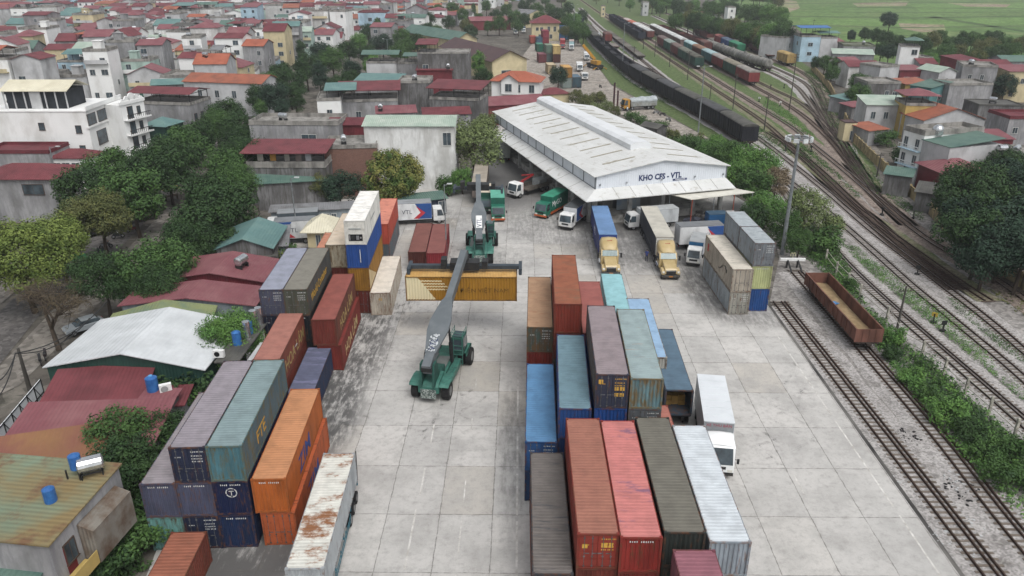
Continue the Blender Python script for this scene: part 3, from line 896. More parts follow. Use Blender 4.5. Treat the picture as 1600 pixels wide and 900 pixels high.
house("red walled shed with red gable roof and a steel tank on top", (251, 437), (412, 440), 4.2, 6.6, 'gy', 'redsheet', 'dustyred', 1.0, win=[], name="shed", cat="shed", tank=[(.72, .4)])
house("shed with faded teal gable roof amid dark patched lean-tos", (338, 389), (424, 387), 4.4, 8.5, 'gy', 'darkgrey', 'teal', 1.3, win=[], name="shed", cat="shed")
house("dark patched lean-to shed below the teal gable roof", (300, 412), (430, 400), 3.2, 5.5, 'shed', 'darkgrey', 'darkgrey', .8, win=[], name="shed", cat="shed")
house("low rusty grey lean-to beside the teal gable roof", (418, 386), (447, 384), 3.2, 7, 'shed', 'bluegrey', 'grey', .5, win=[], name="shed", cat="shed")
nr = house("red sheet roofed workshop below the dark green wall", (57, 651), (213, 637), 3.9, 6.2, 'shed', 'darkgrey', 'red', .8, win=[], name="shed", cat="shed")
house("small red sheet roof with dark wall carrying the blue barrel", (211, 640), (257, 641), 4.1, 2.6, 'shed', 'darkgrey', 'dustyred', .3, win=[], name="shed", cat="shed")
house("narrow red lean-to beside the dark green wall's end", (252, 634), (284, 632), 3.4, 2.6, 'shed', 'grey', 'red', .2, win=[], name="shed", cat="shed")
house("broad dusty red gable roofed workshop in the lower left behind the small tree", (2, 702), (236, 694), 3.6, 5.0, 'shed', 'grey', 'dustyred', .9, win=[], name="shed", cat="shed")
house("workshop with rusted orange sheet roof beneath the dusty red one", (-60, 775), (150, 742), 3.4, 5.6, 'shed', 'grey', 'rustorange', .9, win=[], name="shed", cat="shed")
bfr = W(75, 852, 6.6)
ba = math.radians(-6.8)
big = house_at("two storey house with large green roof stained by rust, tanks on top", bfr[0] - 9.4 * math.cos(ba), bfr[1] - 9.4 * math.sin(ba), ba, 9.4, 7.2, 6.6, 'shed', 'grey', 'rustgreen', .5, win=[('r', .2, 4.2, .9, 1.4), ('r', .42, 4.2, .9, 1.4), ('r', .2, 1.2, .9, 1.4)], frame=FRAME_D, ov=.2)
MB().box(9.43, 10.5, .1, 2.3, 3.3, 3.45).box(10.44, 10.5, .1, 2.3, 3.45, 4.3).build("balcony", WM['yellow'], big)
MB().box(9.41, 9.46, .9, 1.7, 3.5, 5.5).build("red_door", pm("dark_red_door", "6a2228"), big)
MB().box(3.0, 6.2, -.9, -.02, 3.2, 3.35).build("ledge", WM['darkgrey'], big)
add_tank(big, 8.3, 6.1, 7.0, STAINLESS, .95, .6)
for (x, y, hh) in ((7.4, 5.9, .8), (7.2, 3.4, .0)):
 MB().cyl((x, y, 6.9 + hh), (x, y, 7.9 + hh), .38, n=14).cyl((x, y, 7.9 + hh), (x, y, 8.02 + hh), .35, .15, n=14).build("blue_tank", BLUE_TANK, big)
 if hh > .5:
  MB().box(x - .5, x - .42, y - .5, y - .42, 6.9, 7.0 + hh).box(x + .42, x + .5, y - .5, y - .42, 6.9, 7.0 + hh).box(x - .5, x - .42, y + .42, y + .5, 6.9, 7.0 + hh).box(x + .42, x + .5, y + .42, y + .5, 6.9, 7.0 + hh).build("stand", BLACKM, big)
MB().prism([(9.45, 3.0), (10.5, 3.2), (10.5, 5.7), (9.45, 6.1)], 2.4, 6.4, axis='y').build("side_lean_to", pm("rusty_corrugated_wall", "7a756c", "5b4636", th=.52, scale=.6, ribs=.25, rough=.8), big)
house("small green roofed outhouse at the lower left corner", (-60, 893), (58, 899), 4.2, 3.6, 'shed', 'grey', 'green', .4, win=[], name="shed", cat="shed")
x, y = W(240, 612, 4.3)
t = thing("water_barrel", "round blue barrel standing on the small red roof below the green wall", "water barrel", (x, y, 4.3))
MB().cyl((0, 0, 0), (0, 0, 1.4), .5, n=18).cyl((0, 0, 1.4), (0, 0, 1.56), .47, .16, n=18).build("barrel", BLUE_TANK, t)
MB().cyl((0, 0, 1.54), (0, 0, 1.62), .17, n=12).build("lid", pm("pale_blue_lid", "4f93c9"), t)
x, y = W(260, 613, 4.3)
t = thing("air_conditioner", "white air conditioner box standing beside the blue barrel", "air conditioner", (x, y, 4.3), .5)
MB().box(-.5, .5, -.18, .18, 0, .85).build("casing", WHITE, t, bevel=.02)
MB().cyl((-.1, -.185, .42), (-.1, -.2, .42), .3, n=14).build("fan_grille", pm("grille_grey", "8a8d8d"), t)
a, b = W(64, 600, 2.5), W(-20, 700, 2.5)
t = thing("hoarding", "long white panel hoarding on a dark frame along the street", "hoarding", (a[0], a[1], 0), math.atan2(b[1] - a[1], b[0] - a[0]))
L = math.hypot(b[0] - a[0], b[1] - a[1])
MB().box(0, L, -.03, .03, .4, 3.0).build("panel", pm("hoarding_white", "dfe3e6", "c3c8cc", th=.6, scale=.5), t)
hf = MB()
for k in range(8):
 xx = k * L / 7
 hf.box(xx - .04, xx + .04, .035, .1, -.2, 3.05)
 if k < 7:
  hf.bar((xx, .08, .5), (xx + L / 7, .08, 2.9), .05, .04)
for z in (.5, 1.7, 2.95):
 hf.box(0, L, .035, .09, z - .04, z + .04)
hf.build("frame", BLACKM, t)
# ---- beyond the street trees, from left to right
house("dark red roofed corner house with red upper storey at the picture's edge", (-40, 279), (82, 279), 7.0, 8, 'hip', 'grey', 'red', 1.5, win=[('f', .72, 4.4, 3.2, 1.6), ('r', .3, 4.4, 1.6, 1.6), ('r', .3, 1.2, 1.1, 1.5), ('r', .6, 1.2, 1.1, 1.5)], frame=FRAME_D, ov=.6)
house("low house with red flat roof and grey brick wall behind the corner house", (-30, 240), (76, 240), 6.5, 7, 'flat', 'grey', 'darkred', win=[])
house("glass fronted annexe with wine red hip roof below the white building", (77, 247), (140, 247), 5.5, 5, 'hip', 'white', 'red', 1.2, win=[('f', .15, 1.4, 1.3, 3.2), ('f', .38, 1.4, 1.3, 3.2), ('f', .62, 1.4, 1.3, 3.2), ('f', .86, 1.4, 1.3, 3.2), ('r', .5, 1.4, 1.4, 3.2)])
a, b = W(-30, 174, 12.5), W(133, 174, 12.5)
w = math.hypot(b[0] - a[0], b[1] - a[1])
wb_ = thing("house", "tall white building with cream sheet roof over dark roof garden screens", "house", (a[0], a[1], 0), math.atan2(b[1] - a[1], b[0] - a[0]))
MB().box(0, w, 0, 14, -.2, 12.5).build("wall", WM['white'], wb_)
MB().box(-.1, w + .1, -.1, 14.1, 12.4, 12.6).box(w - .3, w + .25, -.25, 14.2, 9.3, 9.6).box(w + .05, w + .3, 0, 14, 12.6, 13.4).build("roof_terrace", WM['white'], wb_)
cr = roof_mesh('gx', w - 7.5, 7.5, 16.0, 1.4, .4)
cr.v = [(p[0] + 3.5, p[1] + 2, p[2]) for p in cr.v]
cro = cr.build("sheet_roof", RM['cream'], wb_)
MB().box(4, w - 4.5, 2.2, 9.3, 12.6, 15.9).build("screens", pm("black_screen", "1d2126", "2b3036", th=.5, scale=.6), cro)
pp = MB()
for k in range(7):
 xx = 3.6 + k * (w - 7.8) / 6
 pp.box(xx - .1, xx + .1, 2.0, 2.18, 12.6, 16.0)
pp.box(8.6, 10.6, 1.95, 2.2, 12.6, 16).box(3.6, w - 4.2, 2.0, 2.15, 15.8, 15.98)
pp.build("post_frame", WM['palegrey'], cro)
for (face, u, z, ww, hh) in (('f', .55, 9.0, 1.0, 1.3), ('f', .9, 8.4, 1.0, 1.4), ('f', .9, 4.6, 1.0, 1.4), ('r', .12, 9.8, 3.0, 2.0), ('r', .45, 9.8, 4.5, 2.0), ('r', .8, 9.8, 2.6, 2.0), ('r', .3, 5.6, 3.5, 2.6), ('r', .7, 5.6, 3.5, 2.6), ('r', .4, 1.2, 4, 2.8)):
 add_window(wb_, face, u, z, ww, hh, w, 14, FRAME_D)
a, b = W(188, 165, 12.5), W(224, 157, 12.5)
w2 = math.hypot(b[0] - a[0], b[1] - a[1])
tw = thing("house", "white balcony tower with scrolled ornate parapet at the tall white building's end", "house", (a[0], a[1], 0), math.atan2(b[1] - a[1], b[0] - a[0]))
MB().box(0, w2, 0, 6, -.2, 12.5).build("wall", WM['white'], tw)
pr = MB().box(-.2, w2 + .2, -.2, .2, 12.5, 13.1)
for k, hh in ((.1, 1.2), (.3, 1.7), (.5, 2.2), (.7, 1.7), (.9, 1.2)):
 pr.cyl((k * w2, -.1, 12.5 + hh * .5), (k * w2, .15, 12.5 + hh * .5), hh * .42, n=14)
pr.build("ornate_parapet", WM['white'], tw)
for z in (3.6, 6.6, 9.6):
 bo = MB().box(.2, w2 + .3, -1.1, 0, z - .15, z).box(.2, w2 + .3, -1.1, -1.0, z, z + .15).build("balcony", WM['white'], tw)
 bal = MB()
 for k in range(12):
  bal.cyl((.3 + k * w2 / 12, -1.05, z + .15), (.3 + k * w2 / 12, -1.05, z + .9), .05, n=6)
 bal.box(.2, w2 + .3, -1.12, -.98, z + .9, z + 1.0).build("balustrade", BLACKM, bo)
 add_window(tw, 'f', .35, z + .05, 1.3, 2.3, w2, 6, FRAME_D)
 add_window(tw, 'f', .72, z + .6, .8, 1.5, w2, 6, FRAME_D)
house("grey house with red roof and blue curtains on its open top floor", (207, 162), (296, 165), 8.6, 9, 'flat', 'grey', 'slab', win=[('r', .2, 5.0, 1.0, 1.5), ('r', .5, 5.0, 1.0, 1.5), ('r', .8, 5.0, 1.0, 1.5), ('r', .3, 1.4, 1.2, 1.6)], canopy=(-.03, 1.0, .05, .9, 2.3, 'gx', 'red', .8), frame=FRAME_D)
cx0 = W(215, 157, 9.6)
house("small green roofed house tucked under the balcony tower", (222, 196), (258, 198), 6.5, 6, 'hip', 'greensheet', 'teal', 1.4, win=[('f', .7, 1.0, 1.0, 2.6)])
house("grey villa with arched gable, white windows and half orange roof", (286, 127), (408, 131), 8.5, 10, 'gx', 'palegrey', 'terracotta', 1.6, win=[('f', .2, 4.6, 1.2, 1.8), ('f', .42, 4.6, 1.2, 1.8), ('f', .64, 4.6, 1.2, 1.8), ('f', .86, 4.6, 1.4, 2.0), ('f', .2, 1.2, 1.2, 1.8), ('f', .64, 1.2, 1.2, 1.8)])
house("teal roofed little house among dark trees beside the grey villa", (236, 133), (290, 131), 7, 7, 'gx', 'darkgrey', 'teal', 1.0)
house("tall weathered white house with pale green roof, blank side to the yard", (568, 197), (709, 197), 11.6, 10, 'gx', 'weathered', 'palegreen', .9, win=[('f', .92, 8.2, 1.4, 2.2), ('r', .25, 8.2, 1.1, 1.6), ('r', .6, 8.2, 1.1, 1.6), ('r', .25, 4.4, 1.1, 1.6), ('r', .6, 4.4, 1.1, 1.6)])
house("bare brick house with flat roof between balcony house and mango tree", (506, 233), (588, 231), 8.4, 8, 'flat', 'brick', 'slab', win=[], tank=[(.35, .4)])
hb_ = house("grey house with red sheet roof and washing on its open balcony", (385, 262), (508, 262), 6.4, 8, 'flat', 'darkgrey', 'slab', win=[('f', .2, 1.2, 1.2, 1.6)], canopy=(-.02, 1.0, 0, .9, 2.3, 'shed', 'red', .7), parapet=.9)
for k, (u, c) in enumerate(((.18, "b9b4a8"), (.36, "c08a3a"), (.55, "a8a49a"), (.72, "8c7f78"), (.86, "b3b5b8"))):
 MB().box(u * 12 - .5, u * 12 + .5, 1.2, 1.25, 7.3, 8.5).build("washing", pm("washing_" + c, c), hb_)
house("green awning roofed shop front below the balcony with washing", (400, 288), (505, 282), 4.4, 5, 'shed', 'darkgrey', 'green', 1.3, win=[], name="shed", cat="shed")
house("long grey house with arched recess and steel finials on its roof", (389, 195), (528, 196), 9.6, 8, 'flat', 'grey', 'slab', win=[('f', .66, 5.6, 2.8, 2.2)], tank=[(.33, .4)], parapet=.7)
house("wine red sheet box roof between finial house and white house", (513, 195), (572, 195), 9, 6, 'gx', 'redsheet', 'darkred', .8, win=[])
house("house with long red sheet roof and green end wall on the open floor", (532, 160), (621, 158), 8.2, 9, 'flat', 'grey', 'slab', win=[('f', .3, 4.6, 1.1, 1.4), ('f', .7, 4.6, 1.1, 1.4)], canopy=(-.03, 1.03, 0, .95, 2.4, 'shed', 'red', .9))
house("dark stained party wall house between two red sheet roofs", (621, 130), (671, 130), 11, 9, 'flat', 'darkgrey', 'slab', win=[], tank=[(.5, .3)])
house("grey house with red sheet roof over an open top floor beside the villa", (671, 155), (748, 158), 8.4, 9, 'flat', 'darkgrey', 'slab', win=[], canopy=(-.02, 1.02, 0, .95, 2.4, 'shed', 'red', .8))
house("low red sheet roof just behind the weathered white house", (589, 178), (650, 176), 7.2, 6, 'shed', 'grey', 'dustyred', .6, win=[], tank=[(.1, .3)])
house("second low red sheet roof behind the weathered white house, nearer the willow", (662, 180), (735, 178), 7.0, 5, 'shed', 'grey', 'red', .7, win=[])
house("white terrace house with teal sheds on its roof among the trees", (495, 158), (532, 157), 9.4, 10, 'flat', 'white', 'slab', win=[('f', .5, 5.8, 1.1, 1.6), ('l', .5, 5.8, 1.1, 1.6)], canopy=(.4, 1.6, .2, .9, 1.8, 'shed', 'teal', .6))
house("house with stepped teal sheet roofs and cream strip", (553, 128), (622, 129), 10, 8, 'shed', 'grey', 'teal', 1.0, win=[])
house("raw grey tower house with small red sheet roofs on top", (652, 84), (733, 84), 13.5, 10, 'flat', 'darkgrey', 'slab', win=[('f', .15, 9.2, 1.6, 1.2)], canopy=(0, .35, 0, .9, 2.4, 'shed', 'red', .7), parapet=.3)
house("red sheet roof at the foot of the raw grey tower house", (651, 110), (706, 110), 9.0, 6, 'shed', 'darkred' if False else 'redsheet', 'red', .9, win=[], tank=[(.9, -.2)])
house("house with green terrace roof on posts above a blank pale wall", (572, 99), (619, 99), 9.6, 9, 'flat', 'palegrey', 'slab', win=[], canopy=(-.1, 1.05, 0, .8, 2.5, 'gx', 'green', .8))
house("stained house with small green canopy beside the terrace roof", (619, 100), (652, 100), 9.2, 9, 'flat', 'grey', 'slab', win=[('f', .2, 5.4, .8, 1.2)], canopy=(.4, 1.1, 0, .8, 2.2, 'gx', 'green', .6))
vl = house("white villa with orange tile roof and wide balcony beside the red roof", (768, 126), (842, 128), 7.6, 9, 'hip', 'white', 'orange', 2.2, win=[('f', .25, 4.6, 1.4, 2.0), ('f', .55, 4.6, 1.6, 2.0), ('f', .85, 4.6, 1.4, 2.0), ('f', .3, 1.0, 1.4, 2.2), ('f', .75, 1.0, 1.4, 2.2)], ov=.7)
gq = roof_mesh('gy', 4.6, 5, 8.0, 1.5, .4)
gq.v = [(p[0] + 3.0, p[1] - 1.6, p[2]) for p in gq.v]
gw = MB().prism([(3.0, 4.2), (7.6, 4.2), (7.6, 8.0), (5.3, 9.5), (3.0, 8.0)], -1.4, 2, axis='y').build("gable_bay", WM['white'], vl)
gq.build("gable_roof", RM['orange'], gw)
add_window(vl, 'f', .36, 5.0, 1.8, 2.0, 14, 9).location.y = -1.45
house("long dusty red roofed building in front of the white villa", (752, 166), (852, 160), 5.0, 8, 'gx', 'redsheet', 'dustyred', 1.5, win=[], name="shed", cat="shed")
house("little square hut with brick red pyramid roof beside the willow", (848, 148), (890, 146), 3.6, 6, 'hip', 'cream', 'red', 1.4, win=[])
house("big brown tile roofed depot with cream gable and blue doors", (769, 95), (823, 92), 7.0, 52, 'gy', 'cream', 'brown', 3.0, win=[('f', .4, .4, 3.5, 3.2)], name="depot", cat="depot", ov=.8)
house("depot with faded green gable roof behind the raw grey tower", (712, 62), (745, 60), 8.0, 50, 'gy', 'cream', 'green', 2.6, win=[], name="depot", cat="depot", ov=.8)
house("cream two storey station building with red hip roof", (831, 36), (874, 36), 8.5, 12, 'hip', 'cream', 'red', 3.4, win=[('f', .2, 4.8, 1.4, 1.6), ('f', .36, 4.8, 1.4, 1.6), ('f', .62, 4.4, 1.3, 2.4), ('f', .84, 4.4, 1.3, 2.4), ('f', .3, 1.0, 1.4, 2.0), ('f', .7, 1.0, 1.4, 2.0)], ov=1.0)
house("grey gabled building behind the station building", (822, 24), (856, 22), 7, 16, 'gy', 'cream', 'grey', 2.6, win=[])
house("low long red roof before the trees beyond the brown depot", (735, 33), (798, 32), 5, 12, 'gx', 'redsheet', 'dustyred', 2.0, win=[], name="depot", cat="depot")
house("pale blue house with red roof edge beyond the street trees", (559, 20), (603, 20), 11, 14, 'flat', 'blue', 'red', win=[('f', .42, 6.6, 2.0, 1.8), ('f', .72, 6.6, 2.0, 1.8), ('f', .42, 2.0, 2.0, 1.8), ('f', .72, 2.0, 2.0, 1.8)])
# ---- right of the tracks
RH = [
 ("pale blue house with blue sheet roof on posts, tallest beside the fields", (1253, 58), (1283, 58), 9.5, 10, 'flat', 'blue', 'slab', dict(win=[('f', .5, 6.0, 1.8, 1.3), ('f', .5, 2.4, 1.8, 1.3), ('l', .4, 6, 1.2, 1.5)], canopy=(-.1, 1.4, 0, 1, 3.4, 'gx', 'blue', .5))),
 ("grey white house with arched windows left of the blue roofed one", (1229, 60), (1254, 57), 8.5, 12, 'flat', 'palegrey', 'slab', dict(win=[('f', .25, 4.6, .8, 1.8), ('f', .5, 4.6, .8, 1.8), ('f', .75, 4.6, .8, 1.8), ('f', .4, 1.0, .8, 1.8)], tank=[(.6, .5)])),
 ("house with teal terrace roof adjoining the blue roofed one", (1283, 60), (1309, 60), 9.0, 8, 'flat', 'palegrey', 'slab', dict(canopy=(-.1, 1.05, 0, 1, 1.9, 'gx', 'teal', .5), win=[])),
 ("pale red roofed house between teal terrace and long grey house", (1282, 66), (1320, 66), 7.0, 10, 'shed', 'palegrey', 'dustyred', dict(win=[])),
 ("long unfinished grey house with flat mossy roof before the field trees", (1318, 72), (1368, 73), 7.0, 12, 'flat', 'grey', 'moss', dict(win=[('f', .3, 3.4, 1.0, 1.2)], tank=[(.7, .4)])),
 ("long low grey building with pale green sheet roof", (1302, 84), (1366, 86), 6.2, 9, 'shed', 'grey', 'palegreen', dict(win=[], rise=1.0)),
 ("narrow white tower house with small green cap roof", (1408, 73), (1438, 74), 12.0, 9, 'flat', 'white', 'slab', dict(win=[('f', .75, 9.6, 1.6, 1.6)], canopy=(.3, 1.1, .2, .9, 1.8, 'hip', 'green', .9), parapet=.2)),
 ("grey box house beside the narrow white tower", (1439, 92), (1458, 92), 8.0, 8, 'flat', 'palegrey', 'slab', dict(win=[])),
 ("pale rendered house with wine red roof over the track bend", (1327, 104), (1376, 104), 6.6, 9, 'gx', 'weathered', 'red', dict(win=[('f', .2, 3.4, .9, 1.0), ('f', .75, 3.4, .9, 1.0)])),
 ("low wing with dusty red roof next to the wine red one", (1320, 98), (1345, 97), 6.4, 8, 'gx', 'weathered', 'dustyred', dict(win=[])),
 ("blank grey side wall house behind the leafy lane trees", (1376, 106), (1406, 104), 9.0, 8, 'flat', 'palegrey', 'slab', dict(win=[])),
 ("dark red shop house with white signboards below the white tower", (1407, 110), (1446, 110), 7.6, 8, 'shed', 'redsheet', 'dustyred', dict(win=[('f', .3, 4.6, 1.6, 1.0), ('f', .7, 4.6, 1.6, 1.0)], rise=.6)),
 ("red roofed house to the right of the white tower", (1438, 100), (1465, 100), 7.2, 8, 'gx', 'grey', 'red', dict(win=[])),
 ("grey house with pale green gable roof among concrete blocks", (1468, 113), (1495, 112), 8.0, 9, 'gy', 'palegrey', 'palegreen', dict(win=[('f', .5, 5, .8, 1.2)])),
 ("raw concrete block house with parapet and tanks behind the teal gable", (1505, 104), (1560, 106), 9.5, 10, 'flat', 'grey', 'slab', dict(win=[('f', .25, 6, .9, 1.3), ('f', .6, 6, .9, 1.3)], tank=[(.3, .4)])),
 ("dark red roofed house peeping behind the raw concrete block", (1500, 95), (1530, 93), 9.5, 7, 'shed', 'redsheet', 'darkred', dict(win=[], rise=.8)),
 ("cream balconied house with wine red roof by the dark trees", (1537, 103), (1583, 103), 9.0, 9, 'gx', 'cream', 'red', dict(win=[('f', .3, 5.4, 1.1, 1.4), ('f', .7, 5.4, 1.1, 1.4), ('f', .5, 2.0, 1.1, 1.4)])),
 ("peach house with balconies at the right edge below a teal roof", (1578, 112), (1625, 112), 8.6, 9, 'shed', 'cream', 'dustyred', dict(win=[('f', .2, 5.2, 1.0, 1.4), ('f', .5, 5.2, 1.0, 1.4), ('f', .2, 1.6, 1.0, 1.4)], rise=.8)),
 ("house with broad teal roof at the right edge before the trees", (1570, 96), (1640, 96), 9.5, 9, 'gx', 'grey', 'green', dict(win=[])),
 ("dark stained flat roofed house over the lane with one doorway", (1356, 131), (1408, 131), 7.4, 9, 'flat', 'darkgrey', 'slab', dict(win=[('f', .62, 3.6, 1.0, 1.9), ('f', .85, 3.6, 1.0, 1.6)])),
 ("blue green gable shed with white window between concrete houses", (1455, 138), (1486, 134), 7.0, 6, 'shedx', 'teal', 'green', dict(win=[('f', .5, 3.6, 1.4, 1.4)], rise=1.0)),
 ("long stained grey wall house below the raw concrete block", (1484, 134), (1552, 133), 7.6, 8, 'flat', 'grey', 'slab', dict(win=[])),
 ("house with yellow parapet and red tiles near the dark doorway", (1415, 132), (1455, 130), 7.0, 6, 'shed', 'yellow', 'terracotta', dict(win=[], rise=.7)),
 ("grey house with pale green sheet roof and two windows over the lane", (1355, 164), (1422, 165), 6.8, 7.5, 'shed', 'palegrey', 'palegreen', dict(win=[('f', .18, 3.6, 1.0, 1.6), ('f', .48, 3.6, 1.0, 1.6), ('f', .8, 3.6, 1.0, 1.6)], rise=1.1)),
 ("yellow house with red roof over a dark open top floor", (1416, 165), (1462, 166), 7.6, 8, 'flat', 'yellow', 'slab', dict(win=[('f', .55, 3.4, 1.3, 1.8)], canopy=(-.05, 1.05, 0, .9, 2.2, 'hip', 'dustyred', 1.2), parapet=.5)),
 ("house with broad terracotta tile gable and grey end wall", (1444, 188), (1540, 186), 5.6, 9, 'gy', 'palegrey', 'terracotta', dict(win=[('f', .8, 2.0, .8, 1.0)], rise=2.4)),
 ("dark roofed low house with grey walls at the right above the shrub", (1530, 165), (1600, 166), 6.2, 8, 'flat', 'darkgrey', 'darkgrey', dict(win=[], tank=[(.4, .3)], parapet=.2)),
 ("small red roofed house in front of the yellow green shrub", (1543, 218), (1584, 218), 5.0, 6, 'shed', 'redsheet', 'dustyred', dict(win=[], rise=.8)),
 ("red edged grey house at the right border beside the shrub", (1578, 186), (1640, 186), 8, 8, 'flat', 'grey', 'darkred', dict(win=[('f', .2, 5, 1.0, 1.2)])),
 ("pale house with two steel tanks on its roof at the right border", (1562, 246), (1640, 248), 7.0, 8, 'flat', 'palegrey', 'slab', dict(win=[('f', .4, 3.6, 1.0, 1.2)], tank=[(.15, .3), (.45, .3)])),
 ("teal awning roofed lean-to behind the lane wall", (1322, 157), (1352, 152), 3.6, 5, 'shed', 'grey', 'teal', dict(win=[], rise=.5, name="shed", cat="shed")),
 ("red awning lean-to heaped with bicycles behind the lane wall", (1332, 168), (1356, 165), 3.4, 4, 'shed', 'darkgrey', 'dustyred', dict(win=[], rise=.5, name="shed", cat="shed")),
 ("small cream hut with brown flat roof beside the tracks", (1321, 192), (1340, 192), 4.2, 3.2, 'flat', 'cream', 'brown', dict(win=[('f', .7, .3, .8, 2.0)], name="hut", cat="hut", parapet=.05)),
 ("low workshop with rusty red sheets between hut and white townhouse", (1358, 205), (1388, 202), 3.2, 6, 'shed', 'grey', 'terracotta', dict(win=[], rise=.6, name="shed", cat="shed")),
 ("brick red house with mossy red roof below the grey townhouse wall", (1474, 270), (1546, 268), 5.2, 7, 'hip', 'redsheet', 'dustyred', dict(win=[('f', .2, 2.0, .9, 1.1), ('f', .5, 2.0, .9, 1.1)], rise=1.6, ov=.7)),
 ("dark grey lean-to under the townhouse, orange sheet beside it", (1432, 300), (1476, 306), 3.2, 5, 'shed', 'darkgrey', 'darkgrey', dict(win=[], rise=.6, name="shed", cat="shed")),
 ("green awning lean-to along the lane wall before the townhouse", (1383, 272), (1424, 277), 3.6, 4, 'shed', 'darkgrey', 'green', dict(win=[], rise=.5, name="shed", cat="shed")),
]
for (lab, l, r, h, d, rf, wl__, rm__, kw) in RH:
 house(lab, l, r, h, d, rf, wl__, rm__, **kw)
th_ = house("white and blue balcony townhouse with blank grey side wall and dome tank", (1413, 203), (1445, 212), 9.4, 13, 'flat', 'white', 'slab', win=[('f', .2, 6.6, .9, 1.8), ('f', .75, 6.6, .9, 1.8), ('f', .2, 3.6, .9, 1.8), ('f', .75, 3.6, .9, 1.8), ('f', .5, .6, 1.6, 2.4)], parapet=.8)
wt = (Vector((*W(1445, 212, 9.4), 0)) - Vector((*W(1413, 203, 9.4), 0))).length
MB().box(wt, wt + 6.5, -.2, 11, -.2, 8.6).build("side_wall", WM['palegrey'], th_)
rr_ = roof_mesh('shed', 6.4, 11, 8.6, 1.0, .3)
rr_.v = [(p[0] + wt, p[1], p[2]) for p in rr_.v]
rr_.build("sheet_roof", RM['green'], th_)
dm = MB()
for i in range(6):
 a0, a1 = math.pi / 2 * i / 6, math.pi / 2 * (i + 1) / 6
 dm.cyl((wt - .4, 3, 10.2 + 1.0 * math.sin(a0)), (wt - .4, 3, 10.2 + 1.0 * math.sin(a1)), 1.0 * math.cos(a0), max(.02, 1.0 * math.cos(a1)), n=14, caps=False)
dm.cyl((wt - .4, 3, 9.4), (wt - .4, 3, 10.2), 1.0, n=14).build("dome_tank", STAINLESS, th_)
for z in (3.4, 6.4):
 bo = MB().box(.1, wt - .1, -.9, 0, z - .12, z).build("balcony", WM['blue'], th_)
 bl = MB().box(.1, wt - .1, -.9, -.82, z + .75, z + .85)
 for k in range(9):
  bl.box(.15 + k * (wt - .35) / 8, .2 + k * (wt - .35) / 8, -.88, -.84, z, z + .8)
 bl.build("balustrade", WHITE, bo)
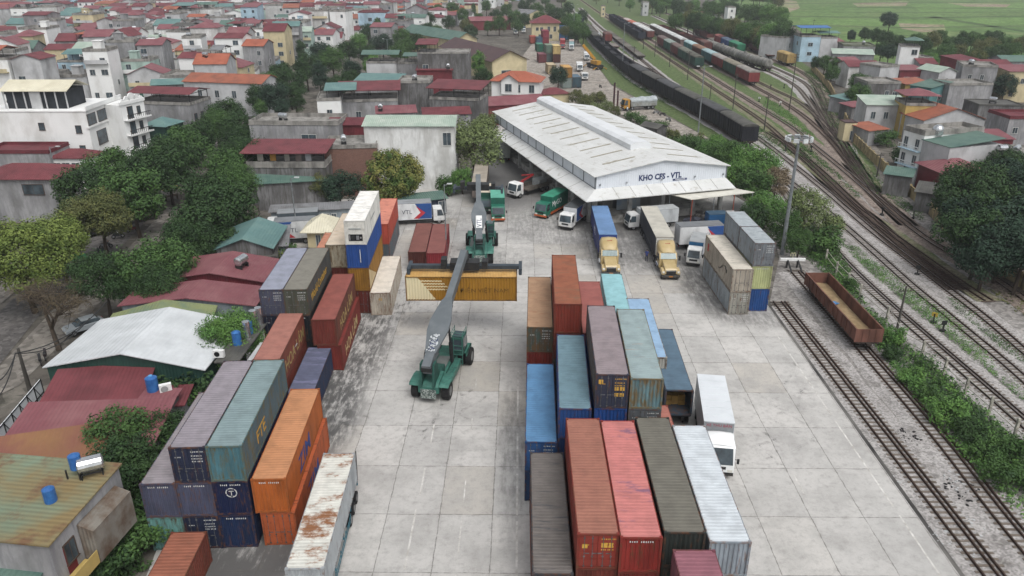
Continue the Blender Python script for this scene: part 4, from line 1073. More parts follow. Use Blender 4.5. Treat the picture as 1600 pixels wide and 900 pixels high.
# ------------------------------------------------------------------ shipping containers
CW = 2.438
_cache = {}
STDH, HCH = 2.591, 2.896
def corr(mb, o, along, up, out, L, Hh, period=.28, depth=.036, m=0):
 """corrugated sheet from corner o: ribs repeat along 'along', stand 'up', bulge towards 'out'"""
 o, along, up, out = map(Vector, (o, along, up, out))
 n = max(1, round(L / period))
 p = L / n
 prof = []
 for k in range(n):
  for f, d in ((0, 0), (.36, 0), (.5, -depth), (.86, -depth)):
   prof.append((k * p + f * p, d))
 prof.append((L, 0))
 b = len(mb.v)
 for t, d in prof:
  mb.v.append(tuple(o + along * t + out * d))
  mb.v.append(tuple(o + along * t + out * d + up * Hh))
 for i in range(len(prof) - 1):
  a = b + 2 * i
  mb.f.append((a, a + 2, a + 3, a + 1))
  mb.m.append(m)
def cont_meshes(L, H):
 key = (round(L, 2), round(H, 3))
 if key in _cache:
  return _cache[key]
 d = {}
 f = MB()
 for x in (0, CW - .13):
  for y in (0, L - .13):
   f.box(x, x + .13, y, y + .13, .12, H - .12)
   for z in (0, H - .118):                                   # corner castings
    f.box(x - .006 if x == 0 else x - .04, x + .17 if x == 0 else x + .136, y - .006 if y == 0 else y - .05, y + .18 if y == 0 else y + .136, z, z + .118 + (.006 if z else 0))
 for x in (.012, CW - .072):
  f.box(x, x + .06, .13, L - .13, H - .13, H - .05)
  f.box(x, x + .06, .13, L - .13, .02, .16)
 for y in (.012, L - .102):
  f.box(.13, CW - .13, y, y + .09, H - .12, H - .012)
  f.box(.13, CW - .13, y, y + .09, .02, .15)
 f.box(.08, CW - .08, .1, L - .1, .12, .16)                         # floor
 d['frame'] = f.mesh('container_frame')
 s = MB()
 corr(s, (.03, L - .13, .16), (0, -1, 0), (0, 0, 1), (-1, 0, 0), L - .26, H - .29)
 d['side0'] = s.mesh('container_side')
 s = MB()
 corr(s, (CW - .03, .13, .16), (0, 1, 0), (0, 0, 1), (1, 0, 0), L - .26, H - .29)
 d['side1'] = s.mesh('container_side')
 s = MB()
 corr(s, (.07, .10, H - .03), (0, 1, 0), (1, 0, 0), (0, 0, 1), L - .2, CW - .14, .3, .028)
 sm = s.mesh('container_roof')
 sm.flip_normals()
 if sm.polygons[0].normal.z < 0:
  sm.flip_normals()
 d['roof'] = sm
 s = MB()
 corr(s, (.13, .05, .15), (1, 0, 0), (0, 0, 1), (0, -1, 0), CW - .26, H - .27, .27, .05)
 d['end'] = s.mesh('container_end')
 for k, x0, x1 in ((0, .13, CW / 2 - .008), (1, CW / 2 + .008, CW - .13)):
  s = MB()
  s.box(x0, x1, .05, .09, .16, H - .13)
  n = 4
  for i in range(n):
   z0 = .2 + i * (H - .37) / n
   s.box(x0 + .04, (x0 + x1) / 2 - .02, .03, .05, z0 + .03, z0 + (H - .37) / n - .05)
   s.box((x0 + x1) / 2 + .02, x1 - .04, .03, .05, z0 + .03, z0 + (H - .37) / n - .05)
  for i in range(4):
   zz = .35 + i * (H - .7) / 3
   xe = x0 if k == 0 else x1
   s.box(xe - .05, xe + .05, .02, .05, zz - .05, zz + .05)
  d['door%d' % k] = s.mesh('container_door')
  s = MB()
  for q in (.28, .72):
   x = x0 + (x1 - x0) * q
   s.cyl((x, .012, .12), (x, .012, H - .1), .02, n=6)
   for zz in (.2, .9, H - .35):
    s.box(x - .06, x + .06, -.002, .035, zz, zz + .08)
   s.box(x - .03, x + .3 if k == 0 else x - .3, -.004, .02, 1.15, 1.2)
  d['bars%d' % k] = s.mesh('locking_bars')
 s = MB()                                                          # number and data rows, too small to read
 rr = random.Random(5)
 for i, (x, z, n_, w) in enumerate(((1.42, H - .42, 4, .1), (1.8, H - .42, 6, .06), (1.42, H - .75, 3, .08), (1.75, H - .75, 4, .08), (1.42, H - .98, 4, .07),
         (1.8, H - .98, 4, .07), (1.42, H - 1.2, 3, .08), (1.8, H - 1.2, 4, .07), (.32, H - .85, 5, .06))):
  for j in range(n_):
   s.box(x + j * (w + .025), x + j * (w + .025) + w * .75, .022, .028, z, z + .09)
 d['marks'] = s.mesh('container_markings')
 s = MB()
 for j in range(11):
  if j != 4:
   s.box(.55 + j * .13, .55 + j * .13 + .065, -.003, .003, H - .36, H - .25 + .02 * (j % 3 == 0))
 d['endmarks'] = s.mesh('container_markings')
 _cache[key] = d
 return d
BARM = pm("dull_steel_bars", "6c6f72", "4d4a47", th=.5, scale=4, rough=.6, metal=.3)
MARKW = pm("white_stencil", "c6c8c6", "9a9b98", th=.55, scale=6, rough=.8)
MARKY = pm("yellow_stencil", "c99a35", "9a7a35", th=.6, scale=5, rough=.8)
def container(label, x, y, z, ang, col, roof=None, L=12.192, H=STDH, front='end', rust=.62, rustcol="5e3a26", marks=None, roofc3=None, roofth=.6,
   group=None, side=None, back='end', category="shipping container", patchscale=.6, roofstretch=(1, 6, 1), opened=False, loc_mx=None):
 M = cont_meshes(L, H)
 t = thing("shipping_container", label, category, (x, y, z), math.radians(ang), group)
 key = col + str(rust) + rustcol
 body = pm("container_paint_" + key, col, shade(col, .82), th=.55, scale=.9, stretch=(1, 1, .3), var=.10, rough=.55, c3=rustcol, th3=rust, scale3=1.1,
   stretch3=(2.2, 2.2, .5), soft3=.07)
 sidem = body if side is None else pm("container_side_" + side + str(rust), side, shade(side, .8), th=.55, scale=.9, stretch=(1, 1, .3), var=.1, rough=.6, c3=rustcol, th3=rust,
          scale3=1.1, stretch3=(2.2, 2.2, .5), soft3=.07)
 frame = pm("container_frame_" + key, shade(col, .88), rustcol, th=rust - .06, scale=2.5, var=.12, rough=.65)
 rc = roof or col
 roofm = pm("container_roof_" + rc + str(roofc3) + str(roofth), rc, shade(rc, .9), th=.55, scale=1.0, var=.08, rough=.75, c3=roofc3 or shade(rc, .72), th3=roofth, scale3=patchscale,
   stretch3=roofstretch, soft3=.05)
 inst("frame", M['frame'], [frame], t)
 inst("side_panel", M['side0'], [sidem], t)
 inst("side_panel", M['side1'], [sidem], t)
 inst("roof_panel", M['roof'], [roofm], t)
 turn = Matrix.Translation((CW, L, 0)) @ Matrix.Rotation(math.pi, 4, 'Z')
 for where, kind in ((0, front), (1, back)):
  if kind == 'end':
   os_ = [inst("end_panel", M['end'], [body], t)]
   if marks and where == 0 and marks != 'none':
    os_.append(inst("markings", M['endmarks'], [MARKW], t))
  elif kind == 'door':
   os_ = []
   for k in (0, 1):
    dd = inst("door", M['door%d' % k], [body], t)
    bb = inst("locking_bars", M['bars%d' % k], [BARM], dd)
    os_.append(dd)
   if where == 0 and marks != 'none':
    os_.append(inst("markings", M['marks'], [MARKY if marks == 'yellow' else MARKW], t))
  else:
   os_ = []
  if where:
   for o in os_:
    o.matrix_local = turn
 return t
def at_front(fl, fr, h):
 """centre of a container's front top edge from its two corners in the photo"""
 a, b = W(*fl, h), W(*fr, h)
 return (a[0] + b[0]) / 2, (a[1] + b[1]) / 2
def stack(fl, fr, ang, levels, L=12.192):
 """levels bottom to top: dicts for container(); fl, fr: front top corners of the top box in the photo"""
 hs = [lv.get('H', STDH) for lv in levels]
 cx, cy = at_front(fl, fr, sum(hs))
 a = math.radians(ang)
 x, y = cx - CW / 2 * math.cos(a), cy - CW / 2 * math.sin(a)
 z, out = 0, []
 for lv, h in zip(levels, hs):
  lv = dict(lv)
  dx, dy = lv.pop('dx', 0), lv.pop('dy', 0)
  lab = lv.pop('label')
  out.append(container(lab, x + dx, y + dy, z, ang, lv.pop('col'), L=lv.pop('L', L), **lv))
  z += h
 return out
def side_text(t, body, y, z, size, mat_, L=12.192, width=1.0):
 return text("lettering", body, size, mat_, t, (CW - .022, y, z), (0, 1, 0), (0, 0, 1), width=width, bold=.012)
# ---- right block, front row
A = stack((832, 897.5), (896, 897.5), 0, [
 dict(label="dull red container under the grey brown box nearest the yellow yard line", col="6e2f26", H=HCH),
 dict(label="grey brown container with flaking dark roof beside the long red one", col="3c3d42", roof="69635f", roofc3="4a4a4d", roofth=.6, H=STDH, patchscale=.5)])
tb = A[1]
B = stack((902.5, 835), (968, 835), .1, [
 dict(label="lowest brown container beneath the red box with yellow door plates", col="5a2f27", H=HCH),
 dict(label="middle brown container beneath the red box with yellow door plates", col="6b2c23", H=HCH),
 dict(label="brick red container with closed doors and yellow door plates in the near row", col="8a2f24", roof="96604f", H=STDH, front='door', marks='yellow', roofc3="8a5548")])
pl = MB()
for x0, x1, z0, z1 in ((.3, .62, 1.55, 1.86), (1.42, 1.78, 1.6, 1.95), (1.85, 2.1, 1.6, 1.95)):
 pl.box(x0, x1, .014, .021, z0, z1)
pl.build("door_plate", MARKY, B[2])
C = stack((970, 840), (1035.5, 841), 0, [
 dict(label="lowest red container beneath the pink roofed box", col="77322b", H=HCH),
 dict(label="middle red container beneath the pink roofed box", col="7c2a25", H=HCH),
 dict(label="red container with bright pink roof and purple patches", col="8e2b24", roof="bb6e69", H=STDH, roofc3="7d5468", roofth=.63, patchscale=.45, roofstretch=(.8, 2.4, 1), marks='end')])
D = stack((1038, 832.5), (1104, 832.5), .1, [
 dict(label="lowest dark container beneath the olive roofed box", col="39403c", H=HCH),
 dict(label="middle dark container beneath the olive roofed box", col="2f3531", H=HCH),
 dict(label="dark green container with dusty olive roof between pink and white roofs", col="2c322f", roof="68655b", H=STDH, roofc3="5b5950", roofth=.66)])
E_ = stack((1110, 847.5), (1174, 847.5), 0, [
 dict(label="lowest pale container under the white ribbed box", col="8d9498", H=STDH),
 dict(label="middle pale container under the white ribbed box", col="9aa1a6", H=STDH),
 dict(label="white ribbed container with rusty edges beside the white truck", col="8e99a2", roof="bcc3c8", H=STDH, rust=.6, rustcol="7a5a48", roofc3="8a8f92", roofth=.68)])
hx, hy = at_front((1050, 857.5), (1118, 858.5), 7.77)
for i, (cc, lab) in enumerate((("5c3038", "lowest maroon container in the nearest stack"), ("6a3540", "middle maroon container in the nearest stack"),
       ("7d4450", "maroon roofed container topping the nearest stack at the front"))):
 container(lab, hx - CW / 2, hy - 12.192 - .02, i * STDH, 0, cc, roof="8a5560" if i == 2 else None, roofc3="7c4a55", roofth=.66)
# ---- right block, second row
F_ = stack((820, 691), (871, 691), -1, [
 dict(label="lower blue container with doors under the sky blue roofed box", col="1d3a63", H=HCH, front='door', marks='none'),
 dict(label="blue container with clean steel blue roof by the worn yard line", col="1f4a80", roof="4f7ea8", H=STDH, front='door', roofc3="5f86aa", roofth=.7)])
stack((872, 639), (925, 639), -1.8, [
 dict(label="lowest navy container below the slate blue roof", col="1d2f52", H=HCH),
 dict(label="middle navy container below the slate blue roof", col="1e3563", H=HCH),
 dict(label="blue container with slate blue grey roof beside the tall mauve grey one", col="1f437f", roof="62808c", H=STDH, roofc3="6c8893", roofth=.68)])
G4 = stack((931, 586), (984, 585), -1.4, [
 dict(label="ground level navy box below the tall mauve grey roofed stack", col="22304a", H=HCH),
 dict(label="second level navy box of the tall mauve grey roofed stack", col="1f3050", H=STDH),
 dict(label="bright blue container directly beneath the mauve grey roofed one", col="1c4790", H=STDH),
 dict(label="mauve grey roofed container with navy doors and yellow plates, four high", col="33384a", roof="85797c", H=HCH, front='door', marks='yellow', side="5b524e", roofc3="7b7278", roofth=.66)])
pl = MB()
for x0, x1, z0, z1 in ((.22, .55, 2.1, 2.45), (1.42, 1.72, 1.55, 1.85), (1.8, 2.15, 1.55, 1.85), (1.42, 1.72, 1.05, 1.32), (1.8, 2.12, 1.05, 1.32)):
 pl.box(x0, x1, .014, .021, z0, z1)
pl.build("door_plate", MARKY, G4[3])
stack((986, 592), (1037.5, 592), -1.6, [
 dict(label="ground level grey box below the rusty teal container", col="4e5256", H=HCH),
 dict(label="second level grey box below the rusty teal container", col="565a5e", H=STDH),
 dict(label="grey container with worn white lettering beneath the rusty teal one", col="5b6064", H=STDH, front='door'),
 dict(label="rusty teal container with pale ribbed roof, four high", col="5e8086", roof="87999a", H=STDH, rust=.5, rustcol="6b5a3c", roofc3="96705a", roofth=.66, patchscale=.5)])
container("salmon roofed short container wedged between the teal stack and the open container", 10.75, 52.3, 0, 0, "93493f", roof="a8675a", L=6.058)
stack((1002, 559), (1042, 558), -1.5, [
 dict(label="lower white container under the pale blue roof", col="9b9a92", H=STDH, L=13.4),
 dict(label="white container with pale blue roof and rusty corner posts", col="a7a59c", roof="86a7c6", H=STDH, rust=.56, rustcol="5d4331", roofc3="93b0c8", roofth=.66, L=13.4)])
# ---- right block, third row
stack((823.5, 511.5), (864, 511.5), -1, [
 dict(label="lowest dark red container under the tan roofed box", col="5f221c", H=STDH),
 dict(label="dark red ribbed container under the green doored tan roofed one", col="74231c", H=STDH),
 dict(label="green doored container with sandy tan roof at the corner of the block", col="41524a", roof="a88465", H=STDH, front='door', rust=.5, rustcol="5e452c", roofc3="9a6e50", roofth=.6)])
stack((866, 475), (910, 475), -1, [
 dict(label="ground level green container of the rust brown stack", col="36433c", H=HCH),
 dict(label="second level dark green container of the rust brown stack", col="33423e", H=STDH),
 dict(label="third level maroon container of the rust brown stack", col="5e241d", H=STDH),
 dict(label="rust brown container with orange brown roof standing tallest behind the block", col="7a2d20", roof="8e5138", H=HCH, roofc3="6d5440", roofth=.62, patchscale=.4)])
stack((912, 521), (951, 521), -1.2, [
 dict(label="lowest brick container under the rose red roof", col="6b2f29", H=STDH),
 dict(label="middle brick container under the rose red roof", col="74312a", H=STDH),
 dict(label="brick container with rose red roof between rust brown and cyan roofs", col="84372f", roof="96554e", H=STDH, roofc3="8a4a44")])
for k, (cc, lab) in enumerate((("6d7b7e", "lower grey container under the pale cyan roof"), ("78a3a8", "container with pale cyan roof and dark rust streaks"))):
 container(lab, 9.15, 70.6, k * STDH, -1.5, cc, roof="83b4ba" if k else None, roofc3="6a5648", roofth=.69, patchscale=.35, roofstretch=(.5, 3, 1))
ox, oy = at_front((1040, 609.5), (1084, 609.5), 4.05)
oc = container("dark blue grey container standing open and empty but for cartons, on a trailer", ox - CW / 2, oy, 1.4, -1.7, "35495a", roof="50697c", H=STDH + .06, front='open', roofc3="5a7082", roofth=.7)
dr = MB()
for x0, sgn in ((0, -1), (CW, 1)):
 dr.box(x0 - .04 + sgn * .02, x0 + .04 + sgn * .02, .05, 1.2, .16, 2.5)
dr.build("open_door", pm("container_paint_open", "3a4a57", "59616a", th=.6, scale=1), oc)
CARTON = pm("brown_carton", "a5813f", "8a6a35", th=.55, scale=1.4, rough=.9)
cb = MB()
for i in range(3):
 for j in range(2):
  cb.box(.3 + i * .62, .88 + i * .62, 1.6 + .1 * ((i + j) % 2), 2.3, .17 + j * .48, .63 + j * .48)
ct = cb.build("carton_stack", CARTON, None, (ox - CW / 2, oy, 1.4), math.radians(-1.7))
tag(ct, "brown cartons stacked inside the open dark blue grey container", "cartons")
# ---- small stack by the siding
S = stack((1145, 421), (1179, 421), 2.1, [
 dict(label="grey white lower container with doors beside the siding", col="8f8d83", H=HCH, front='door', side="8f979b", rust=.6),
 dict(label="cream white container with black scrawl on its side by the siding", col="a09788", roof="c3bcae", H=HCH, front='door', rust=.62, marks='none')])
sc_ = MB()
for i in range(9):
 a = i / 9
 sc_.box(.004, .012, 2.2 + a * 3.4, 2.55 + a * 3.4, 1.5 + .55 * math.sin(a * 5), 1.62 + .55 * math.sin(a * 5 + .6))
sc_.build("scrawl", BLACKM, S[1])
RED = pm("red_paint", "b3272b", "8a2320", th=.6, scale=2)
MB().box(.002, .012, 10.4, 10.9, 1.2, 2.2).build("red_plate", RED, S[1])
S2 = stack((1180, 380), (1214, 380), 2.1, [
 dict(label="blue container at the bottom of the stack beside the siding", col="1d4a8c", H=HCH, L=6.058),
 dict(label="pale yellow green container between the blue and the grey one", col="aab07a", H=HCH, L=6.058, rust=.68, marks='end'),
 dict(label="short grey blue container with doors on top of the pale yellow one", col="6f757a", roof="979fa3", H=HCH, L=6.058, front='door', side="8a9297")])
for k, (cc, lab) in enumerate((("4a5d70", "lowest of the three far boxes behind the blue one by the siding"), ("5c6d78", "middle of the three far boxes behind the yellow one by the siding"),
       ("848d93", "grey blue container behind the short one, top of the siding stack"))):
 container(lab, S2[2].location.x - .23, S2[2].location.y + 6.14, k * HCH, 2.1, cc, roof="9aa3a7" if k == 2 else None, L=6.058, H=HCH)
# ---- left block, front row (stands about 2.7 degrees askew to the slabs)
AL = 2.7
La = stack((217, 757.5), (272.5, 755.3), AL, [
 dict(label="pale teal lowest container at the outer corner of the front row", col="5f918c", H=HCH, rust=.56, rustcol="4d4a3a"),
 dict(label="slate container with dusty mauve roof at the outer corner, two high", col="4a4d63", roof="867f83", H=HCH, marks='end', roofc3="7d7880", roofth=.68)])
Lb = stack((261.3, 700), (320, 699), AL, [
 dict(label="navy container with doors at ground level of the mauve roofed stack", col="1f2840", H=HCH, front='door'),
 dict(label="slate grey container below the navy doored one in the front row", col="474b62", H=HCH, marks='end'),
 dict(label="navy doored container with lilac mauve roof, topmost of its stack", col="20283f", roof="867f86", H=HCH, front='door', roofc3="7a7180", roofth=.7, side="5b5566")])
Lc = stack((321, 699), (376, 696.5), AL, [
 dict(label="plain dark navy container at the foot of the teal stack", col="1a2a4c", H=HCH, marks='end'),
 dict(label="dark navy container with white round emblem on its end", col="141f42", H=HCH, marks='end'),
 dict(label="teal container with yellow letters on its rusty side", col="46747f", roof="75898b", H=HCH, rust=.55, rustcol="5a573f", side="48606a", roofc3="849a96", roofth=.65)])
em = MB()
for k in range(5):
 a0 = math.pi / 2 + k * 2 * math.pi / 5
 for j in range(5):
  a1, a2 = a0 - .55 + j * .22, a0 - .55 + (j + 1) * .22
  r = .33
  em.quad((1.22 + r * math.cos(a1), -.006, 1.95 + r * math.sin(a1)), (1.22 + r * math.cos(a2), -.006, 1.95 + r * math.sin(a2)),
    (1.22 + (r + .07) * math.cos(a2), -.006, 1.95 + (r + .07) * math.sin(a2)), (1.22 + (r + .07) * math.cos(a1), -.006, 1.95 + (r + .07) * math.sin(a1)))
em.box(1.19, 1.25, -.008, -.002, 1.7, 2.1).box(1.05, 1.39, -.008, -.002, 2.05, 2.11).box(1.0, 1.14, -.008, -.002, 1.62, 1.68).box(1.3, 1.44, -.008, -.002, 1.62, 1.68)
em.build("emblem", MARKW, Lc[1])
YEL = pm("yellow_lettering", "b98f2f", "8b7334", th=.58, scale=4, rough=.7)
side_text(Lc[2], "FTE", 3.2, .75, 1.5, MARKY)
ORBLUE = pm("blue_lettering", "27418f", "46486f", th=.6, scale=3, rough=.7)
Ld = stack((389.4, 750), (448, 748), AL, [
 dict(label="orange container with doors, lower of the two orange ones", col="b2532a", H=HCH, front='door', marks='none', dx=.3, rust=.63),
 dict(label="orange container with blue letters, upper of the two orange ones", col="ad571f", roof="bb7f55", H=HCH, marks='end', rust=.66, rustcol="7a4a25", roofc3="a8683f", roofth=.68)])
side_text(Ld[1], "ZIM", 3.6, .55, 1.95, ORBLUE, width=1.2)
side_text(Ld[0], "ZIM", 4.2, .55, 1.95, ORBLUE, width=1.2)
px0, py0 = W(268, 831.5, STDH), W(322, 831, STDH)
ang = 2.4
mx, my = (px0[0] + py0[0]) / 2, (px0[1] + py0[1]) / 2
L0 = container("weathered red brown container lying on the ground before the front row", mx - CW / 2 + 12.192 * math.sin(math.radians(ang)), my - 12.192 * math.cos(math.radians(ang)), 0, ang, "74382b", roof="90543f", rust=.6,
   roofc3="7a4a39", roofth=.6)
MB().box(CW - .026, CW - .018, 6.2, 6.75, .9, 1.9).build("door_plate", MARKW, L0)
# ---- left block, second row
GOLD = pm("faded_gold_lettering", "b39a5c", "8a7448", th=.56, scale=3, rough=.8)
Le = stack((393, 562.5), (438, 561.5), 2.6, [
 dict(label="lower red brown container under the salmon one in the second row", col="74352b", H=HCH),
 dict(label="salmon roofed red brown container with gold letters in the second row", col="7d3f31", roof="9c6558", H=HCH, roofc3="9a5c4e", roofth=.64)])
side_text(Le[1], "HOA LÂM", 1.6, .55, 1.75, GOLD)
b0 = W(480, 542, STDH)
b1 = W(519.4, 542, STDH)
mx, my = (b0[0] + b1[0]) / 2, (b0[1] + b1[1]) / 2
Lf = container("violet roofed navy container low behind the orange ones", mx - CW / 2 + 12.192 * math.sin(math.radians(2.4)), my - 12.192 * math.cos(math.radians(2.4)), 0, 2.4, "27304a", roof="565a72", side="27344f",
   roofc3="6a6c8a", roofth=.56, patchscale=.5, roofstretch=(.6, 2.5, 1))
# ---- left block, third row
Lg = stack((404, 453), (441, 452.5), 2.6, [
 dict(label="lowest black navy container below the lavender roofed one", col="171c2c", H=STDH, front='door'),
 dict(label="dark navy doored container directly below the lavender roofed one", col="1c2338", H=HCH, front='door'),
 dict(label="lavender roofed container with slate doors in the third row", col="434659", roof="858998", H=HCH, front='door', roofc3="9597a6", roofth=.66)])
Lh = stack((441, 452.5), (480, 452.5), 2.6, [
 dict(label="lowest dark container below the olive grey one", col="22272c", H=STDH),
 dict(label="dark grey container directly below the olive grey one", col="252d33", H=HCH, marks='end'),
 dict(label="olive grey container with yellow script on its side in the third row", col="494c40", roof="77746a", H=HCH, front='door', side="494c4a", roofc3="6c6a60", roofth=.66)])
side_text(Lh[2], "World Container", 1.5, .85, 1.35, pm("bright_yellow_lettering", "cda02a", "a8893a", th=.62, scale=3, rough=.7), width=.86)
Li = stack((487.5, 499.5), (522, 499.5), 2.6, [
 dict(label="lower red container with pale gold name, shifted towards the yard", col="7a2c26", H=HCH, dx=.35),
 dict(label="upper brown red container with faded gold name on its side", col="6f2f27", roof="8a4a41", H=HCH, roofc3="7d4038", roofth=.66, side="6b3a2d")])
side_text(Li[1], "HOA LÂM", 2.2, .55, 1.75, GOLD)
side_text(Li[0], "HOA LÂM", 2.0, .55, 1.8, pm("pale_gold_lettering", "c6b07a", "a58f5f", th=.6, scale=3, rough=.8))
# ---- left block, fourth row
stack((506, 382.5), (541, 382.5), 2.6, [
 dict(label="lowest brown container under the cream roofed one", col="5d3128", H=STDH),
 dict(label="middle dull red container under the cream roofed one", col="6b2e27", H=STDH),
 dict(label="cream roofed container with brown streaks left of the tall white reefer", col="a39a84", roof="c4b49f", H=HCH, rust=.55, rustcol="6a5236", roofc3="b59a7e", roofth=.62)])
ox_, oy_ = W(498, 386, 5.18)
for k, (cc, lab) in enumerate((("74392e", "lower brick box under the orange sliver behind the olive container"), ("a55a3f", "orange roofed container almost hidden behind the olive and cream ones"))):
 container(lab, ox_, oy_ - 6.5, k * STDH, 2.6, cc, roof="bd7d62" if k else None)
Lj = stack((536, 345), (570.6, 345), 2.3, [
 dict(label="dark red container at the foot of the white reefer stack", col="64261f", H=HCH, front='door', marks='none'),
 dict(label="ochre container with cream triangle, second level of the reefer stack", col="94661f", H=HCH, front='end', rust=.66),
 dict(label="blue container directly beneath the white reefer", col="1f4790", H=HCH, front='end', rust=.75, roof="2f5aa0"),
 dict(label="white refrigerated container on top of the tallest stack", col="d2d1ca", roof="dcdad4", H=HCH, front='none', rust=.78, rustcol="9a8a70", category="refrigerated container")])
rf = Lj[3]
fr = MB().box(.13, CW - .13, .06, .14, .15, HCH - .13).build("reefer_front", pm("reefer_white", "c8c7bf", "a9a79d", th=.6, scale=2, rough=.5), rf)
un = MB().box(.42, 2.02, .02, .06, .45, 1.25)
un.build("cooling_unit_recess", DARK, rf, bevel=.02)
MB().box(1.3, 1.62, -.005, .02, .6, 1.1).box(.5, .62, -.005, .02, .55, 1.15).box(1.72, 1.9, -.005, .02, .75, .95).build("control_panel", STEEL, rf)
MB().cyl((.95, .02, .85), (.95, -.01, .85), .26, n=16).build("fan", BLACKM, rf)
MB().box(.5, 1.9, -.004, .02, 1.85, 1.98).build("markings", pm("grey_stencil", "8d9290"), rf)
sd = MB()
for i in range(8):
 sd.box(CW - .026, CW - .016, 4.2 + i * .42, 4.2 + i * .42 + .3, 1.5, 1.72)
sd.build("markings", pm("grey_stencil", "8d9290"), rf)
MB().box(1.55, 1.63, -.012, -.002, .7, 2.3).build("pale_scratch", MARKW, Lj[2])
tri = MB()
tri.add([(CW - .02, .14, .17), (CW - .02, 5.4, .17), (CW - .02, .14, 2.7)], ((0, 1, 2),))
CREAM = pm("cream_livery", "c4ac7c", "b09a6e", th=.6, scale=1, rough=.6)
tri.build("livery_triangle", CREAM, Lj[1])
hx, hy = W(620.6, 310, HCH * 2), 0
for i, (cc, lab, kw) in enumerate((("5b6870", "grey blue container with orange patch under the vermilion one", dict(rust=.6, rustcol="8a4a35")),
        ("b54a38", "vermilion container with bright side behind the white reefer stack", dict(roof="c77b66", rust=.75)))):
 a = math.radians(2.6)
 cx_, cy_ = W(620.6, 310, HCH * 2)
 container(lab, cx_ - CW * math.cos(a) + 12.192 * math.sin(a), cy_ - 12.192 * math.cos(a), i * HCH, 2.6, cc, H=HCH, **kw)
Lk = stack((578, 457.5), (609.5, 457.8), 2.6, [dict(label="dirty cream white container on the ground beside the reefer stack", col="b5ac9d", roof="cfc6b8", H=HCH, rust=.57, rustcol="7a5d48", roofc3="a99a88", roofth=.68)])
text("lettering", "45", .5, MARKY, Lk[0], (.95, -.01, 1.9), (1, 0, 0), (0, 0, 1))
stack((637, 393.5), (666, 394), 2.0, [dict(label="dark brown red container, the one nearer the reefer of two side by side", col="4c1f1a", roof="7a4a42", H=HCH, rust=.64, roofc3="6b4038", roofth=.66)])
stack((666, 395.5), (694.5, 395.5), 2.0, [dict(label="crimson container, the one nearer the loaders of two side by side", col="7f2027", roof="814c46", H=HCH, rust=.7, roofc3="6f423c", roofth=.66)])
# ------------------------------------------------------------------ road vehicles
def wheel(parent, x, y, r=.5, w=.3, name="wheel"):
 o = MB().cyl((x - w / 2, y, r), (x + w / 2, y, r), r, n=18).build(name, TYRE, parent, bevel=.03)
 MB().cyl((x - w / 2 - .012, y, r), (x + w / 2 + .012, y, r), r * .55, n=14).build("rim", RIM, o)
 return o
LAMP = pm("lamp_glass", "d8d6cc", var=.05, rough=.15, spec=.6)
INDIC = pm("amber_lamp", "c76a1e", var=.05, rough=.25)
CHASSIS = pm("chassis_black", "26272a", "3b3733", th=.55, scale=3, rough=.8)
TARP = pm("grey_tarpaulin", "6f7376", "5b5f62", th=.55, scale=1.2, rough=.85)
def cabover(t, mat_, y0, w=2.3, h=2.55, z0=.55, length=1.75, fair=None):
 """forward-control cab whose front is at local y0 (vehicle heads towards +Y)"""
 prof = [(y0, z0), (y0 + .02, z0 + .75), (y0 - .3, h - .12), (y0 - .5, h), (y0 - length, h), (y0 - length, z0)]
 cab = MB().prism(prof, -w / 2, w / 2).build("cab", mat_, t, bevel=.07)
 d = Vector((0, -.32, h - .12 - z0 - .75)).normalized()
 n = Vector((0, d.z, -d.y))
 a, b = Vector((0, y0 + .02, z0 + .80)), Vector((0, y0 - .3, h - .17))
 g = MB()
 p = [Vector((-w / 2 + .12, 0, 0)) + a + n * .012, Vector((w / 2 - .12, 0, 0)) + a + n * .012, Vector((w / 2 - .2, 0, 0)) + b + n * .012, Vector((-w / 2 + .2, 0, 0)) + b + n * .012]
 g.add(p + [q - n * .03 for q in p], ((0, 1, 2, 3), (7, 6, 5, 4), (0, 4, 5, 1), (1, 5, 6, 2), (2, 6, 7, 3), (3, 7, 4, 0)))
 g.build("windscreen", GLASS, t)
 for s in (-1, 1):
  x = s * (w / 2 + .008)
  MB().prism([(y0 - .14, z0 + .82), (y0 - .42, h - .22), (y0 - 1.12, h - .22), (y0 - 1.12, z0 + .82)], x - .012, x + .012).build("side_window", GLASS, t)
  MB().box(s * (w / 2 - .3) - .2, s * (w / 2 - .3) + .2, y0 - .02, y0 + .03, z0 + .12, z0 + .34).build("headlight", LAMP, t)
  MB().box(s * (w / 2 + .25) - .09, s * (w / 2 + .25) + .09, y0 - .12, y0 - .02, z0 + .95, z0 + 1.4).bar((s * w / 2, y0 - .15, z0 + 1.3), (s * (w / 2 + .25), y0 - .07, z0 + 1.3), .03, .03).build("mirror", BLACKM, t)
 MB().box(-w / 2 + .02, w / 2 - .02, y0 - .1, y0 + .06, .38, z0 + .08).build("bumper", CHASSIS, t, bevel=.02)
 MB().box(-.55, .55, y0 + .01, y0 + .035, z0 + .36, z0 + .62).build("grille", BLACKM, t)
 return cab
